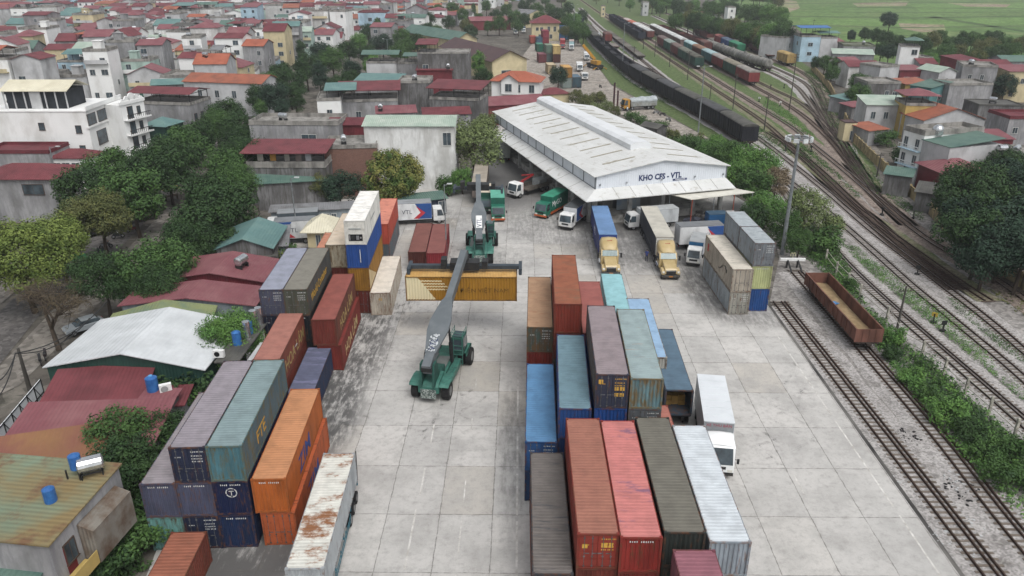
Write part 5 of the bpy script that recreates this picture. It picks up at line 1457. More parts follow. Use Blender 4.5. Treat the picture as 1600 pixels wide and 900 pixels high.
def box_truck(label, loc, heading, L=6.5, boxh=2.5, side="d4d5d3", roof=None, cabc="d6d7d5", front=None, w=2.25, group=None, bumper=None, stripe=None, words=None, category="box truck", tarp=False):
 """heading: compass-free angle of travel in degrees from +Y, counter-clockwise; loc: middle of the vehicle"""
 t = thing("box_truck", label, category, (loc[0], loc[1], 0), math.radians(heading), group)
 tot = L + 2.0
 yb, yf = -tot / 2, tot / 2
 cabm = pm("truck_paint_" + cabc, cabc, shade(cabc, .85), th=.62, scale=1.5, var=.06, rough=.35, spec=.5)
 sm = pm("truck_box_" + side, side, shade(side, .82), th=.6, scale=.8, stretch=(1, 1, .4), var=.07, rough=.5)
 MB().box(-.45, .45, yb + .2, yf - .4, .5, .8).build("chassis", CHASSIS, t)
 cabover(t, cabm, yf, w - .1)
 bz = .92
 bx = MB().box(-w / 2, w / 2, yb, yb + L, bz, bz + boxh).build("cargo_box", sm, t, bevel=.03)
 if roof:
  rm = pm("truck_roof_" + roof, roof, shade(roof, .88), th=.58, scale=.7, var=.1, rough=.8)
  MB().box(-w / 2 - .01, w / 2 + .01, yb - .01, yb + L + .01, bz + boxh - .06, bz + boxh + .015).build("roof_panel", rm, bx)
 if front:
  MB().box(-w / 2 + .03, w / 2 - .03, yb + L, yb + L + .012, bz + .03, bz + boxh - .05).build("front_panel", pm("truck_front_" + front, front), bx)
 for s in (-1, 1):
  MB().box(s * w / 4 - w / 4 + .04, s * w / 4 + w / 4 - .04, yb - .03, yb, bz + .06, bz + boxh - .1).build("rear_door", sm, bx)
  MB().box(s * (w / 2 - .2) - .1, s * (w / 2 - .2) + .1, yb - .05, yb, .62, .74).build("tail_light", RED, t)
  wheel(t, s * (w / 2 - .22), yf - .85, .44, .26)
  for yy in (yb + 1.6,) if L < 7.5 else (yb + 1.3, yb + 2.4):
   wheel(t, s * (w / 2 - .3), yy, .44, .46)
 if stripe:
  for s in (-1, 1):
   x = s * (w / 2 + .008)
   y1 = yb + L
   MB().prism([(y1 - 2.2, bz + .1), (y1 - .02, bz + .1), (y1 - .02, bz + boxh - .1), (y1 - 2.6, bz + boxh - .1), (y1 - 1.7, bz + boxh * .5)], x - .006, x + .006).build("blue_livery", pm("livery_blue", "234a8c"), bx)
   MB().prism([(y1 - 2.9, bz + .15), (y1 - 2.1, bz + .15), (y1 - 1.0, bz + boxh * .4), (y1 - 2.5, bz + boxh * .85), (y1 - 1.75, bz + boxh * .42)], x + s * .004 - .006, x + s * .004 + .006).build("red_livery", pm("livery_red", "b92f38"), bx)
 if bumper:
  bm = pm("bumper_" + bumper, bumper)
  MB().box(-w / 2, w / 2, yf - .06, yf + .09, .36, .66).build("painted_bumper", bm, t, bevel=.03)
  for s in (-1, 1):
   MB().box(s * (w / 2 - .02) - .03, s * (w / 2 - .02) + .03, yb + .3, yf - 1.5, .5, .86).build("skirt", bm, t)
 if words:
  for (body, size, s, yc, zc, mt) in words:
   x = s * (w / 2 + .012)
   text("lettering", body, size, mt, bx, (x, yc, zc), (0, s, 0), (0, 0, 1), 'CENTER')
 return t
NAVYL = pm("navy_lettering", "1e2d5c", var=.05)
WHITEL = pm("white_lettering", "e6e8e8", var=.04)
LETTER_GREY = pm("dark_lettering", "3a4150", var=.05)
def mid(p, q):
 return ((p[0] + q[0]) / 2, (p[1] + q[1]) / 2)
# ---- the two gold tractors with their long trailers
GOLDP = pm("gold_truck_paint", "ae9660", "b9a270", th=.5, scale=1, var=.05, rough=.3, spec=.6)
CHROME = pm("chrome", "cfd2d4", var=.03, rough=.12, metal=1.0)
def semi(label, tr_front, tr_back, roofc, sidec, frontc, group="gold tractors with long trailers"):
 """tr_front, tr_back: middle of the trailer roof's front and back edge; heads along front - back"""
 f, b = Vector((*tr_front, 0)), Vector((*tr_back, 0))
 d = (f - b).normalized()
 L = (f - b).length
 t = thing("semi_truck", label, "semi truck", (f.x, f.y, 0), math.atan2(-d.x, d.y), group)
 w = 2.48
 sm = pm("trailer_side_" + sidec, sidec, shade(sidec, .8), th=.58, scale=.7, stretch=(1, .3, 1), var=.1, rough=.6)
 rm = pm("trailer_roof_" + roofc, roofc, shade(roofc, .88), th=.56, scale=.4, var=.08, rough=.75, c3=shade(roofc, .75), th3=.66, scale3=.9)
 tr = MB().box(-w / 2, w / 2, -L, 0, 1.25, 3.95).build("trailer_body", sm, t, bevel=.03)
 MB().box(-w / 2 - .015, w / 2 + .015, -L - .01, .01, 3.9, 4.0).build("trailer_roof", rm, tr)
 MB().box(-w / 2 + .06, w / 2 - .06, 0, .014, 1.4, 3.85).build("front_panel", pm("trailer_front_" + frontc, frontc), tr)
 rb = MB()
 for i in range(1, 9):
  for s in (-1, 1):
   rb.box(s * w / 2 - .012, s * w / 2 + .012, -L * i / 9 - .05, -L * i / 9 + .05, 1.35, 3.88)
 rb.build("side_posts", sm, tr)
 MB().box(-.5, .5, -L + .3, 1.0, .85, 1.2).build("trailer_frame", CHASSIS, t)
 sk = MB()
 for s in (-1, 1):
  sk.box(s * w / 2 - .03, s * w / 2 + .03, -L + 4.4, -3.2, .65, 1.2)
 sk.build("side_guard", sm, t)
 for s in (-1, 1):
  for yy in (-L + 1.2, -L + 2.5, -L + 3.8):
   wheel(t, s * .98, yy, .5, .5)
  for yy in (-.9, .5):
   wheel(t, s * .95, yy, .5, .5)
  wheel(t, s * 1.02, 5.0, .5, .32)
 MB().box(-.5, .5, -1.5, 5.6, .55, .9).build("chassis", CHASSIS, t)
 cab = MB().prism([(.85, .8), (.85, 2.75), (2.9, 2.75), (3.35, 2.05), (3.4, .8)], -1.2, 1.2).build("cab", GOLDP, t, bevel=.09)
 fa = MB()
 sec = []
 for y, hw, z in ((.75, 1.22, 3.85), (1.2, 1.2, 3.85), (1.9, 1.1, 3.6), (2.5, .95, 3.15), (2.95, .8, 2.78)):
  sec.append([(-hw - .02, y, 2.7), (-hw, y, (z + 2.7) / 2 + .1), (-hw * .8, y, z), (0, y, z + .08), (hw * .8, y, z), (hw, y, (z + 2.7) / 2 + .1), (hw + .02, y, 2.7)])
 for r in sec:
  fa.v += r
 for i in range(len(sec) - 1):
  for k in range(6):
   fa.f.append((i * 7 + k, i * 7 + k + 1, i * 7 + 8 + k, i * 7 + 7 + k))
   fa.m.append(0)
 fa.f.append(tuple(range(7))[::-1])
 fa.m.append(0)
 fa.build("roof_fairing", GOLDP, cab, smooth=True)
 p0, p1 = Vector((0, 3.36, 2.06)), Vector((0, 2.93, 2.72))
 n = Vector((0, .84, .54))
 q = [Vector((-1.02, 0, 0)) + p0, Vector((1.02, 0, 0)) + p0, Vector((.98, 0, 0)) + p1, Vector((-.98, 0, 0)) + p1]
 g = MB().add([v + n * .05 for v in q] + [v - n * .02 for v in q], ((0, 1, 2, 3), (0, 4, 5, 1), (1, 5, 6, 2), (2, 6, 7, 3), (3, 7, 4, 0)))
 g.build("windscreen", pm("tinted_windscreen", "4d6a6a", "5d7878", rough=.1, spec=.7), cab)
 MB().prism([(3.3, .95), (3.3, 2.02), (4.9, 1.75), (5.55, 1.6), (5.75, 1.35), (5.75, .85)], -.82, .82).build("bonnet", GOLDP, t, bevel=.1)
 for s in (-1, 1):
  MB().prism([(3.9, .8), (4.2, 1.25), (4.7, 1.42), (5.3, 1.35), (5.75, 1.1), (5.75, .75)], s * 1.0 - .22, s * 1.0 + .22).build("mudguard", GOLDP, t, bevel=.08)
  MB().box(s * .98 - .14, s * .98 + .14, 5.7, 5.78, 1.0, 1.25).build("headlight", LAMP, t)
  MB().prism([(1.7, 1.75), (1.7, 2.5), (2.75, 2.5), (3.1, 2.0), (3.1, 1.75)], s * 1.21 - .01, s * 1.21 + .01).build("side_window", GLASS, cab)
  MB().box(s * 1.55 - .12, s * 1.55 + .12, 2.95, 3.1, 1.75, 2.4).bar((s * 1.15, 3.0, 2.3), (s * 1.5, 3.02, 2.3), .03, .03).build("mirror", BLACKM, t)
  MB().cyl((s * 1.05, 1.4, .8), (s * 1.05, 2.9, .8), .32, n=14).build("fuel_tank", CHROME, t)
 MB().box(-.62, .62, 5.74, 5.82, .78, 1.3).build("grille", BLACKM, t)
 MB().box(-.66, .66, 5.66, 5.84, 1.3, 1.42).build("chrome_trim", CHROME, t)
 MB().box(-1.2, 1.2, 5.6, 5.9, .4, .74).build("bumper", pm("dark_bumper", "3a3a38", "55514b"), t, bevel=.05)
 MB().box(-.25, .25, 5.9, 5.92, .5, .66).build("number_plate", pm("amber_plate", "b06a24"), t)
 MB().box(-.35, -.22, 1.75, 1.9, 3.72, 3.76).box(-.2, .3, 1.8, 1.86, 3.7, 3.74).build("emblem", RED, cab)
 return t
s1 = semi("gold bonneted tractor with a blue roofed trailer behind the cyan container roof", mid(W(936.5, 366, 4), W(964, 366, 4)), mid(W(925, 321.7, 4), W(949, 321, 4)), "5f83b0", "2b3470", "233a80")
s2 = semi("gold bonneted tractor with a stained cream roofed dark trailer", mid(W(1025.7, 370.6, 4), W(1053, 370, 4)), mid(W(1001.4, 322, 4), W(1026.7, 322, 4)), "b7b3a6", "33373f", "c5c4bd")
text("lettering", "VTL", 1.3, WHITEL, s1, (1.26, -7.5, 2.0), (0, 1, 0), (0, 0, 1))
a_ = MB().box(.35, 1.0, -.02, .03, 2.9, 3.5).build("cooling_unit", BLACKM, s2)
# ---- white lorry beside the near row, headed for the camera
f, b = mid(W(1101.4, 658.5, 3.9), W(1147.4, 660.7, 3.9)), mid(W(1090, 584.5, 3.9), W(1131.7, 587, 3.9))
d = Vector((f[0] - b[0], f[1] - b[1], 0))
L = d.length
t = thing("box_truck", "white lorry with silver box, big white roof fairing and red words over the cab", "lorry", (f[0], f[1], 0), math.atan2(-d.x, d.y))
SILV = pm("silver_box", "c3c8cc", "b3b9be", th=.56, scale=.8, var=.05, rough=.35, metal=.25)
bx = MB().box(-1.24, 1.24, -L, 0, 1.05, 3.88).build("cargo_box", SILV, t, bevel=.03)
rr_ = MB().box(-1.25, 1.25, -L - .01, .01, 3.84, 3.92)
for i in range(1, 7):
 rr_.box(-1.2, 1.2, -L * i / 7 - .03, -L * i / 7 + .03, 3.9, 3.935)
rr_.build("roof_panel", pm("white_box_roof", "cdd2d6", "c0c5c9", th=.6, scale=.6, var=.03, rough=.5), bx)
MB().box(-1.2, 1.2, 0, .014, 2.7, 3.82).build("front_panel", pm("grey_front_panel", "8f9497", "84898c"), bx)
text("lettering", "XE THU BẢN", .36, pm("red_lettering", "a3223f"), bx, (0, .02, 3.45), (-1, 0, 0), (0, 0, 1), 'CENTER')
dk = MB()
for i in range(4):
 dk.box(-1.262, -1.242, -L + .5 + i * 1.5, -L + 1.7 + i * 1.5, 1.3, 2.4 + .2 * (i % 2))
dk.build("side_shutter", DARK, bx)
MB().box(-.5, .5, -L + .2, 2.0, .6, 1.0).build("chassis", CHASSIS, t)
cabover(t, WHITE_CLEAN, 2.35, 2.4, 2.95, .6, 2.1)
fa = MB()
sec = []
for y, hw, z in ((.3, 1.16, 3.2), (.6, 1.17, 3.3), (1.1, 1.14, 3.25), (1.6, 1.06, 3.1), (1.95, .96, 2.97)):
 sec.append([(-hw, y, 2.9), (-hw, y, z * .75 + .72), (-hw * .75, y, z), (0, y, z + .06), (hw * .75, y, z), (hw, y, z * .75 + .72), (hw, y, 2.9)])
for r_ in sec:
 fa.v += r_
for i in range(len(sec) - 1):
 for k in range(6):
  fa.f.append((i * 7 + k, i * 7 + k + 1, i * 7 + 8 + k, i * 7 + 7 + k))
  fa.m.append(0)
fa.f.append(tuple(range(7))[::-1])
fa.m.append(0)
fa.build("roof_fairing", WHITE_CLEAN, t, smooth=True)
for s in (-1, 1):
 wheel(t, s * 1.0, 1.2, .5, .32)
 for yy in (-L + 1.4, -L + 2.7):
  wheel(t, s * .95, yy, .5, .5)
# ---- rusty white container standing on a teal trailer in the lower left
wl_, wr_ = W(506, 707.5, 4.05), W(554, 707, 4.05)
wa = math.radians(2.2)
bm_ = mid(wl_, wr_)
wf = (bm_[0] + 12.192 * math.sin(wa), bm_[1] - 12.192 * math.cos(wa))
wc = container("white container with badly rusted roof riding on the teal trailer", wf[0] - CW / 2 * math.cos(wa), wf[1] - CW / 2 * math.sin(wa), 1.45, math.degrees(wa), "a3a9ac", roof="c7c6bd", H=STDH,
   rust=.66, rustcol="6a4a35", roofc3="855636", roofth=.545, patchscale=.42, roofstretch=(1.0, 1.6, 1), front='end', back='door')
TEAL = pm("teal_trailer_paint", "2f6f80", "264f5c", th=.56, scale=2, rough=.6)
t = thing("container_trailer", "teal skeletal trailer carrying the rusted white container", "trailer", (wf[0], wf[1], 0), wa)
fr = MB()
for x in (-.45, .45):
 fr.box(x - .08, x + .08, -.2, 12.5, .95, 1.3)
for y in (.1, 3, 6, 9, 12.1):
 fr.box(-1.2, 1.2, y - .09, y + .09, 1.3, 1.44)
 fr.box(-1.2, 1.2, y - .06, y + .06, 1.05, 1.2)
fr.build("frame", TEAL, t)
g = MB()
for s in (-1, 1):
 for z in (.62, .95):
  g.box(s * 1.22 - .02, s * 1.22 + .02, 2.5, 8.6, z, z + .09)
 for y in (2.6, 4.5, 6.5, 8.4):
  g.box(s * 1.22 - .02, s * 1.22 + .02, y, y + .07, .62, 1.3)
g.build("side_rail", TEAL, t)
for s in (-1, 1):
 for y in (8.7, 10.0, 11.3):
  wheel(t, s * .98, y, .5, .5)
 MB().box(s * .8 - .07, s * .8 + .07, 1.6, 1.75, 0, 1.0).build("landing_leg", TEAL, t)
wb = MB()
for s in (-1, 1):
 wb.bar((s * 1.16, 12.36, 1.3), (s * 1.2, 12.55, 3.9), .05, .05)
wb.build("bulkhead_post", BLACKM, t)
oa = math.radians(-1.7)
t = thing("container_trailer", "black skeletal trailer under the open dark blue grey container", "trailer", (ox, oy, 0), oa)
fr = MB()
for x in (-.45, .45):
 fr.box(x - .08, x + .08, 0, 12.3, .9, 1.25)
for y in (.2, 4, 8, 12):
 fr.box(-1.2, 1.2, y - .09, y + .09, 1.25, 1.39)
fr.build("frame", CHASSIS, t)
for s in (-1, 1):
 for y in (1.2, 2.5):
  wheel(t, s * .98, y, .5, .5)
 wheel(t, s * .98, 11.0, .5, .5)
# ---- box trucks around the shed
VTLW = lambda s, yc, zc=1.9, size=.95: ("VTL", size, s, yc, zc, LETTER_GREY)
def px_truck(label, front_px, back_px, **kw):
 """front_px, back_px: ground contact of nose and tail in the photo"""
 f, b = Vector(W(*front_px)), Vector(W(*back_px))
 d = f - b
 L = kw.pop('L', None) or max(3.5, d.length - 2.0)
 m_ = (f + b) / 2
 if d.length > 1.6 * (L + 2):
  m_ = f - d.normalized() * (L + 2) / 2
 return box_truck(label, m_, math.degrees(math.atan2(-d.x, d.y)), L=L, **kw)
px_truck("long white box truck with blue and red livery parked along the dark shed", (694, 346), (602, 351), side="d3d5d6", roof="8b8f92", stripe=True, boxh=2.7, words=[VTLW(-1, -1.2), VTLW(1, -1.2)])
px_truck("grey roofed truck standing behind the white lettered one by the guard hut", (417, 367), (500, 362), side="4c565c", roof="85898b", boxh=2.7)
px_truck("white lettered box truck with grey roof beside the cream roofed guard hut", (411, 381), (496, 376), side="c9cbcb", roof="777b7e", boxh=2.7, stripe=True, words=[VTLW(-1, -.6), VTLW(1, -.6)])
px_truck("green box truck with orange skirt and white name on its side", (842, 343), (880, 322), side="1f6a55", roof="2f8a6c", cabc="1f6e58", bumper="b5552a", L=5.6, boxh=2.35, words=[("MyGO", 1.2, -1, .2, 1.7, WHITEL), ("MyGO", 1.2, 1, .2, 1.7, WHITEL)], category="green truck")
px_truck("green box truck with teal roof facing the yard beside the far loader", (779, 354), (776, 318), side="1e6b58", roof="58a890", cabc="1f6a55", front="1d5a4a", bumper="b5552a", L=6.2, boxh=2.6, category="green truck")
px_truck("dark green truck with cream roof half hidden by the far loader's boom", (758, 338), (760, 312), side="1d4f40", roof="c0b5a0", cabc="1b4a3c", L=5.6, boxh=2.3, category="green truck")
px_truck("white box truck with dark roof backed up beside the warehouse corner", (880, 362), (912, 338), side="c9cccf", roof="4c5052", stripe=True, L=5.4, boxh=2.3, words=[VTLW(-1, -1.6, 2.1, .6), VTLW(1, -1.6, 2.1, .6)])
px_truck("white small truck half hidden behind the cream roofed trailer", (986, 357), (1046, 352), side="b3b8ba", roof="a3a7a8", L=6.2, boxh=2.2)
px_truck("white box truck with dark roof and blue tail band by the grey stack", (1128, 384), (1072, 387), side="d5d6d6", roof="6f7275", L=6.6, boxh=2.7, stripe=True, words=[VTLW(-1, -.3, 2.0, .8), VTLW(1, -.3, 2.0, .8)])
px_truck("small white cab truck with blue box front pulled up by the grey container", (1081, 420), (1092, 392), side="c9cdd0", roof="9a9d9e", front="1f5a86", L=4.2, boxh=2.1, w=2.0)
px_truck("blue sided van box standing under the steel awning", (1142, 356), (1112, 357), side="1d5283", roof="3a5468", L=3.0, boxh=1.7, w=1.9, words=[("Quin", .8, -1, 0, 1.6, WHITEL)])
px_truck("grey box truck parked nose in along the warehouse wall, doors to the yard", (789, 240), (788, 270), side="8f958f", roof="999c96", L=5.8, boxh=2.5)
px_truck("grey green box truck beyond the other one along the warehouse wall", (793, 222), (792, 245), side="7f8680", roof="8e918b", L=5.2, boxh=2.5)
px_truck("pale truck parked under the willow tree by the warehouse", (771, 232), (769, 254), side="8f9689", roof="8c8f86", L=5.6, boxh=2.5)
cf, cb_ = mid(W(736, 285, 3.9), W(761, 285, 3.9)), mid(W(743, 251, 3.9), W(764, 251, 3.9))
d = Vector((cf[0] - cb_[0], cf[1] - cb_[1]))
t = thing("box_trailer", "long dusty cream roofed box trailer parked beside the weathered white house", "trailer", (cf[0], cf[1], 0), math.atan2(-d.x, d.y))
Lt = d.length
tb_ = MB().box(-1.24, 1.24, -Lt, 0, 1.2, 3.85).build("trailer_body", pm("trailer_body_dusty", "6d625b", "5b524c", th=.55), t, bevel=.03)
MB().box(-1.25, 1.25, -Lt, .01, 3.82, 3.9).build("trailer_roof", pm("trailer_roof_cream", "9d9385", "8c8376", th=.55, scale=.5), tb_)
MB().box(-.45, .45, -Lt + .2, -.1, .8, 1.19).build("frame", CHASSIS, t)
for s in (-1, 1):
 for y in (-Lt + 1.2, -Lt + 2.5):
  wheel(t, s * .98, y, .5, .5)
 MB().box(s * .8 - .07, s * .8 + .07, -2.2, -2.0, 0, .9).build("landing_leg", CHASSIS, t)
# ---- lorry with a red crane arm
f, b = Vector(W(806, 308)), Vector(W(848, 296))
d = f - b
t = thing("crane_lorry", "white cab lorry with dropside bed and folded red crane arm", "crane lorry", ((f.x + b.x) / 2, (f.y + b.y) / 2, 0), math.atan2(-d.x, d.y))
Lc_ = 9.0
MB().box(-.45, .45, -4.4, 4.0, .55, .9).build("chassis", CHASSIS, t)
cabover(t, WHITE, 4.5, 2.3, 2.7, .6, 1.8)
bed = MB().box(-1.2, 1.2, -4.5, 1.6, .95, 1.1).box(-1.22, -1.16, -4.5, 1.6, 1.1, 1.75).box(1.16, 1.22, -4.5, 1.6, 1.1, 1.75).box(-1.2, 1.2, -4.52, -4.46, 1.1, 1.75)
bed.build("dropside_bed", pm("dusty_bed", "6c655c", "57514a", th=.5, scale=2), t)
cr = MB().box(-.3, .3, 1.8, 2.4, .9, 2.6).bar((0, 2.1, 2.6), (0, -1.0, 3.3), .26, .3).bar((0, -1.0, 3.3), (0, 2.0, 3.7), .2, .22)
cr.build("crane_arm", pm("red_crane", "a0282b", "7d2a2a"), t)
MB().box(-.9, .9, -3.6, -1.6, 1.1, 2.3).build("load_crate", pm("grey_sheet_load", "8b8f8f"), t)
for s in (-1, 1):
 wheel(t, s * 1.0, 3.5, .48, .3)
 for y in (-2.2, -3.4):
  wheel(t, s * .95, y, .48, .48)
# ------------------------------------------------------------------ reach stackers
RSG = pm("reach_stacker_green", "31695c", "437c6e", th=.55, scale=1.2, var=.1, rough=.5, c3="2c4f47", th3=.6, scale3=2)
RSD = pm("reach_stacker_dark_green", "1f4a41", "2b5a50", th=.55, scale=2, rough=.6)
BOOM = pm("boom_grey", "5b6266", "676d71", th=.55, scale=.8, var=.06, rough=.5)
SPRD = pm("spreader_blue_grey", "39434c", "2c343b", th=.55, scale=1.5, rough=.55)
def reach_stacker(label, rear, heading_to, boom_head, name_rot=0, big_letters=True, spreader_ang=0.0, spread_z=0.0, sp_len=12.2):
 """rear: plan of the rear axle middle; heading_to: plan point ahead; boom_head: (x, y, z) of the boom tip"""
 r0 = Vector((*rear, 0))
 d = (Vector((*heading_to, 0)) - r0).normalized()
 t = thing("reach_stacker", label, "reach stacker", r0, math.atan2(-d.x, d.y))
 inv = Matrix.Translation(r0) @ Matrix.Rotation(math.atan2(-d.x, d.y), 4, 'Z')
 tip = inv.inverted() @ Vector(boom_head)
 cw = MB().prism([(-1.35, 1.1), (-1.35, 1.8), (-.95, 2.15), (.4, 2.35), (1.0, 2.35), (1.0, 1.1)], -1.0, 1.0)
 for s in (-1, 1):
  cw.prism([(-1.2, 1.72), (-.95, 2.0), (.5, 2.1), (1.3, 1.95), (1.3, 1.75), (.5, 1.9), (-.9, 1.8)], min(s, s * 1.95), max(s, s * 1.95))
 cw.build("counterweight", RSG, t, bevel=.06)
 MB().box(-.75, .75, -1.5, -1.2, .6, 1.55).build("rear_plate", pm("speckled_plate", "46544f", "9aa39e", th=.52, soft=.02, scale=9), t, bevel=.04)
 MB().box(-.85, .85, .8, 7.6, .9, 1.6).box(-1.5, 1.5, 6.2, 7.8, .8, 1.5).build("chassis", RSG, t, bevel=.05)
 for s in (-1, 1):
  MB().box(s * 1.25 - .35, s * 1.25 + .35, 1.4, 5.4, .75, 1.45).build("side_tank", RSG, t, bevel=.06)
  MB().box(s * 1.6 - .5, s * 1.6 + .5, 5.7, 7.9, 1.85, 1.95).box(s * 2.05 - .04, s * 2.05 + .04, 5.7, 7.9, 1.5, 1.95).build("mudguard", RSG, t)
  wheel(t, s * 1.52, -.1, .86, .68)
  wheel(t, s * 1.35, 7.0, .92, .6)
  wheel(t, s * 2.05, 7.0, .92, .62)
 MB().box(-.7, .7, .4, 2.4, 1.6, 2.35).build("engine_hood", RSD, t, bevel=.06)
 piv = Vector((0, -.9, 4.0))
 sup = MB()
 for s in (-1, 1):
  sup.prism([(-1.7, 1.9), (.5, 1.9), (-.5, 4.25), (-1.35, 4.25)], s * .62 - .09, s * .62 + .09)
 sup.build("boom_support", RSD, t)
 v = tip - piv
 Lb_ = v.length
 q = v.to_track_quat('Y', 'Z').to_matrix().to_4x4()
 M_ = Matrix.Translation(piv) @ q
 bo = MB().box(-.43, .43, -.7, Lb_ * .52, -.55, .5, 0, M_)
 bm2 = MB().box(-.36, .36, Lb_ * .5, Lb_ - .2, -.46, .4, 0, M_)
 pl_ = [(-.5, 1.0), (-1.05, Lb_ * .24), (-1.05, Lb_ * .33), (-.55, Lb_ * .5), (.55, Lb_ * .5), (1.05, Lb_ * .33), (1.05, Lb_ * .24), (.5, 1.0)]
 b0 = len(bo.v)
 bo.v += [tuple(M_ @ Vector((x, y, .52))) for x, y in pl_] + [tuple(M_ @ Vector((x, y, .3))) for x, y in pl_]
 n8 = len(pl_)
 bo.f += [tuple(range(b0, b0 + n8))[::-1], tuple(range(b0 + n8, b0 + 2 * n8))] + [(b0 + i, b0 + (i + 1) % n8, b0 + n8 + (i + 1) % n8, b0 + n8 + i) for i in range(n8)]
 bo.m += [0] * (n8 + 2)
 boom_ = bo.build("boom", BOOM, t)
 bm2.build("inner_boom", BOOM, boom_)
 MB().box(-.52, .52, -.75, -.4, -.3, .2, 0, M_).build("boom_end_cap", BLACKM, boom_)
 for s in (-1, 1):
  ram = MB()
  h_ = M_ @ Vector((s * .85, Lb_ * .3, .1))
  bpt = Vector((s * .95, 4.2, 1.6))
  m2 = bpt.lerp(h_, .55)
  ram.cyl(bpt, m2, .19, n=10).cyl(m2, h_, .11, n=8)
  ram.build("lift_ram", BLACKM, t)
 x0 = Vector((-.42, 1.0, .53))
 if big_letters:
  MB().box(-.42, .42, 1.3, 3.6, .535, .545, 0, M_).build("sign_plate", WHITE, boom_)
  o = text("lettering", "VTL", .95, NAVYL, boom_, (0, 0, 0), (1, 0, 0), (0, 1, 0), 'LEFT')
  o.matrix_local = M_ @ Matrix.Translation((.34, 1.42, .55)) @ Matrix.Rotation(math.pi / 2, 4, 'Z')
 else:
  sp = MB()
  rr = random.Random(3)
  for i in range(70):
   a, b_ = rr.uniform(-.42, .42), rr.uniform(1.2, 3.4)
   sp.box(a - .06, a + .06, b_ - .07, b_ + .07, .53, .54 + i * .0002, 0, M_)
  setting(sp.build("peeling_letters", pm("peeling_white", "b5b9bb"), boom_), "stuff")
  o = text("lettering", "VTL", .9, NAVYL, boom_, (0, 0, 0), (1, 0, 0), (0, 1, 0), 'LEFT')
  o.matrix_local = M_ @ Matrix.Translation((.34, 1.3, .56)) @ Matrix.Rotation(math.pi / 2, 4, 'Z')
  o2 = text("lettering", "VTL", .6, WHITEL, boom_, (0, 0, 0), (1, 0, 0), (0, 1, 0), 'LEFT')
  o2.matrix_local = M_ @ Matrix.Translation((.485, Lb_ * .3 + 2.4, -.2)) @ Matrix.Rotation(math.pi / 2, 4, 'Y') @ Matrix.Rotation(math.pi / 2, 4, 'Z')
 cabx = 1.25
 MB().prism([(5.0, 1.95), (5.0, 3.85), (6.8, 3.85), (7.05, 2.8), (6.95, 1.95)], cabx - .62, cabx + .62).build("cab", RSD, t, bevel=.06)
 gl = MB()
 gl.box(cabx - .5, cabx + .5, 4.97, 5.0, 2.5, 3.65).box(cabx + .62, cabx + .645, 5.2, 6.7, 2.5, 3.7).box(cabx - .645, cabx - .62, 5.2, 6.7, 2.5, 3.7).box(cabx - .5, cabx + .5, 6.9, 6.93, 2.8, 3.7).box(cabx - .45, cabx + .45, 5.3, 6.6, 3.86, 3.89)
 gl.build("cab_window", GLASS, t)
 rl = MB()
 for s in (-1, 1):
  for y in (1.2, 2.6, 4.0):
   rl.cyl((s * 1.5, y, 1.45), (s * 1.5, y, 2.5), .03, n=6)
  for z in (2.0, 2.5):
   rl.cyl((s * 1.5, 1.2, z), (s * 1.5, 4.0, z), .025, n=6)
 for z in (4.1, 4.4):
  rl.cyl((cabx - .6, 5.1, z), (cabx - .6, 6.7, z), .03, n=6).cyl((cabx + .6, 5.1, z), (cabx + .6, 6.7, z), .03, n=6).cyl((cabx - .6, 5.1, z), (cabx + .6, 5.1, z), .03, n=6)
 for x in (cabx - .6, cabx + .6):
  for y in (5.1, 6.7):
   rl.cyl((x, y, 3.8), (x, y, 4.5), .03, n=6)
 for k in range(5):
  rl.cyl((cabx - .3, 4.85, 1.1 + k * .5), (cabx + .6, 4.85, 1.1 + k * .5), .035, n=6)
 for x in (cabx - .3, cabx + .6):
  rl.cyl((x, 4.85, .9), (x, 4.85, 4.4), .04, n=6)
 rl.build("handrail", RSG, t)
 ms = MB().box(-1.5, -.75, 1.6, 5.6, 1.62, 1.7).box(-.6, .6, 2.6, 5.0, 1.65, 1.75)
 ms.build("walkway", pm("walkway_plate", "6a6f6c"), t)
 sp = MB()
 base = Vector(boom_head)
 z = spread_z if spread_z else base.z - 2.2
 S_ = inv.inverted() @ Matrix.Translation((base.x, base.y, z)) @ Matrix.Rotation(math.radians(spreader_ang), 4, 'Z')
 hl = sp_len / 2
 sp.box(-hl, hl, -.3, .3, .3, .72, 0, S_)
 for s in (-1, 1):
  sp.box(s * hl - .18, s * hl + .18, -1.22, 1.22, .15, .7, 0, S_)
  for yy in (-1.12, 1.12):
   sp.box(s * hl - .16, s * hl + .16, yy - .12, yy + .12, -.0, .2, 0, S_)
 s0 = sp.build("spreader", SPRD, t)
 MB().box(-1.6, 1.6, -.75, .75, .3, 1.2, 0, S_).box(-2.6, -2.0, -.6, .6, .4, 1.5, 0, S_).box(1.9, 2.5, -.6, .6, .4, 1.3, 0, S_).build("spreader_head", BLACKM, s0)
 MB().bar(tip, (S_ @ Vector((0, 0, 1.0))), .7, .8).build("rotator", BLACKM, s0)
 hs = MB()
 for k in range(3):
  p = [M_ @ Vector((-.55 - .25 * math.sin(a * math.pi), .4 + a * 2.5 + k * .1, -.3 + .1 * k)) for a in (0, .25, .5, .75, 1)]
  for u, w_ in zip(p, p[1:]):
   hs.cyl(u, w_, .03, n=5)
 hs.build("hydraulic_hose", BLACKM, boom_)
 return t
ctx, cty = mid(W(632.5, 431.5, 7.2), W(808, 433.5, 7.2))
hold_z = 7.2
rear1 = mid(W(655, 617), W(697, 621))
hc = container("ochre container with cream striped triangle, held in the air by the loader", ctx - 6.1, cty, hold_z - HCH, 0, "9a6d1f", L=.1) if False else None
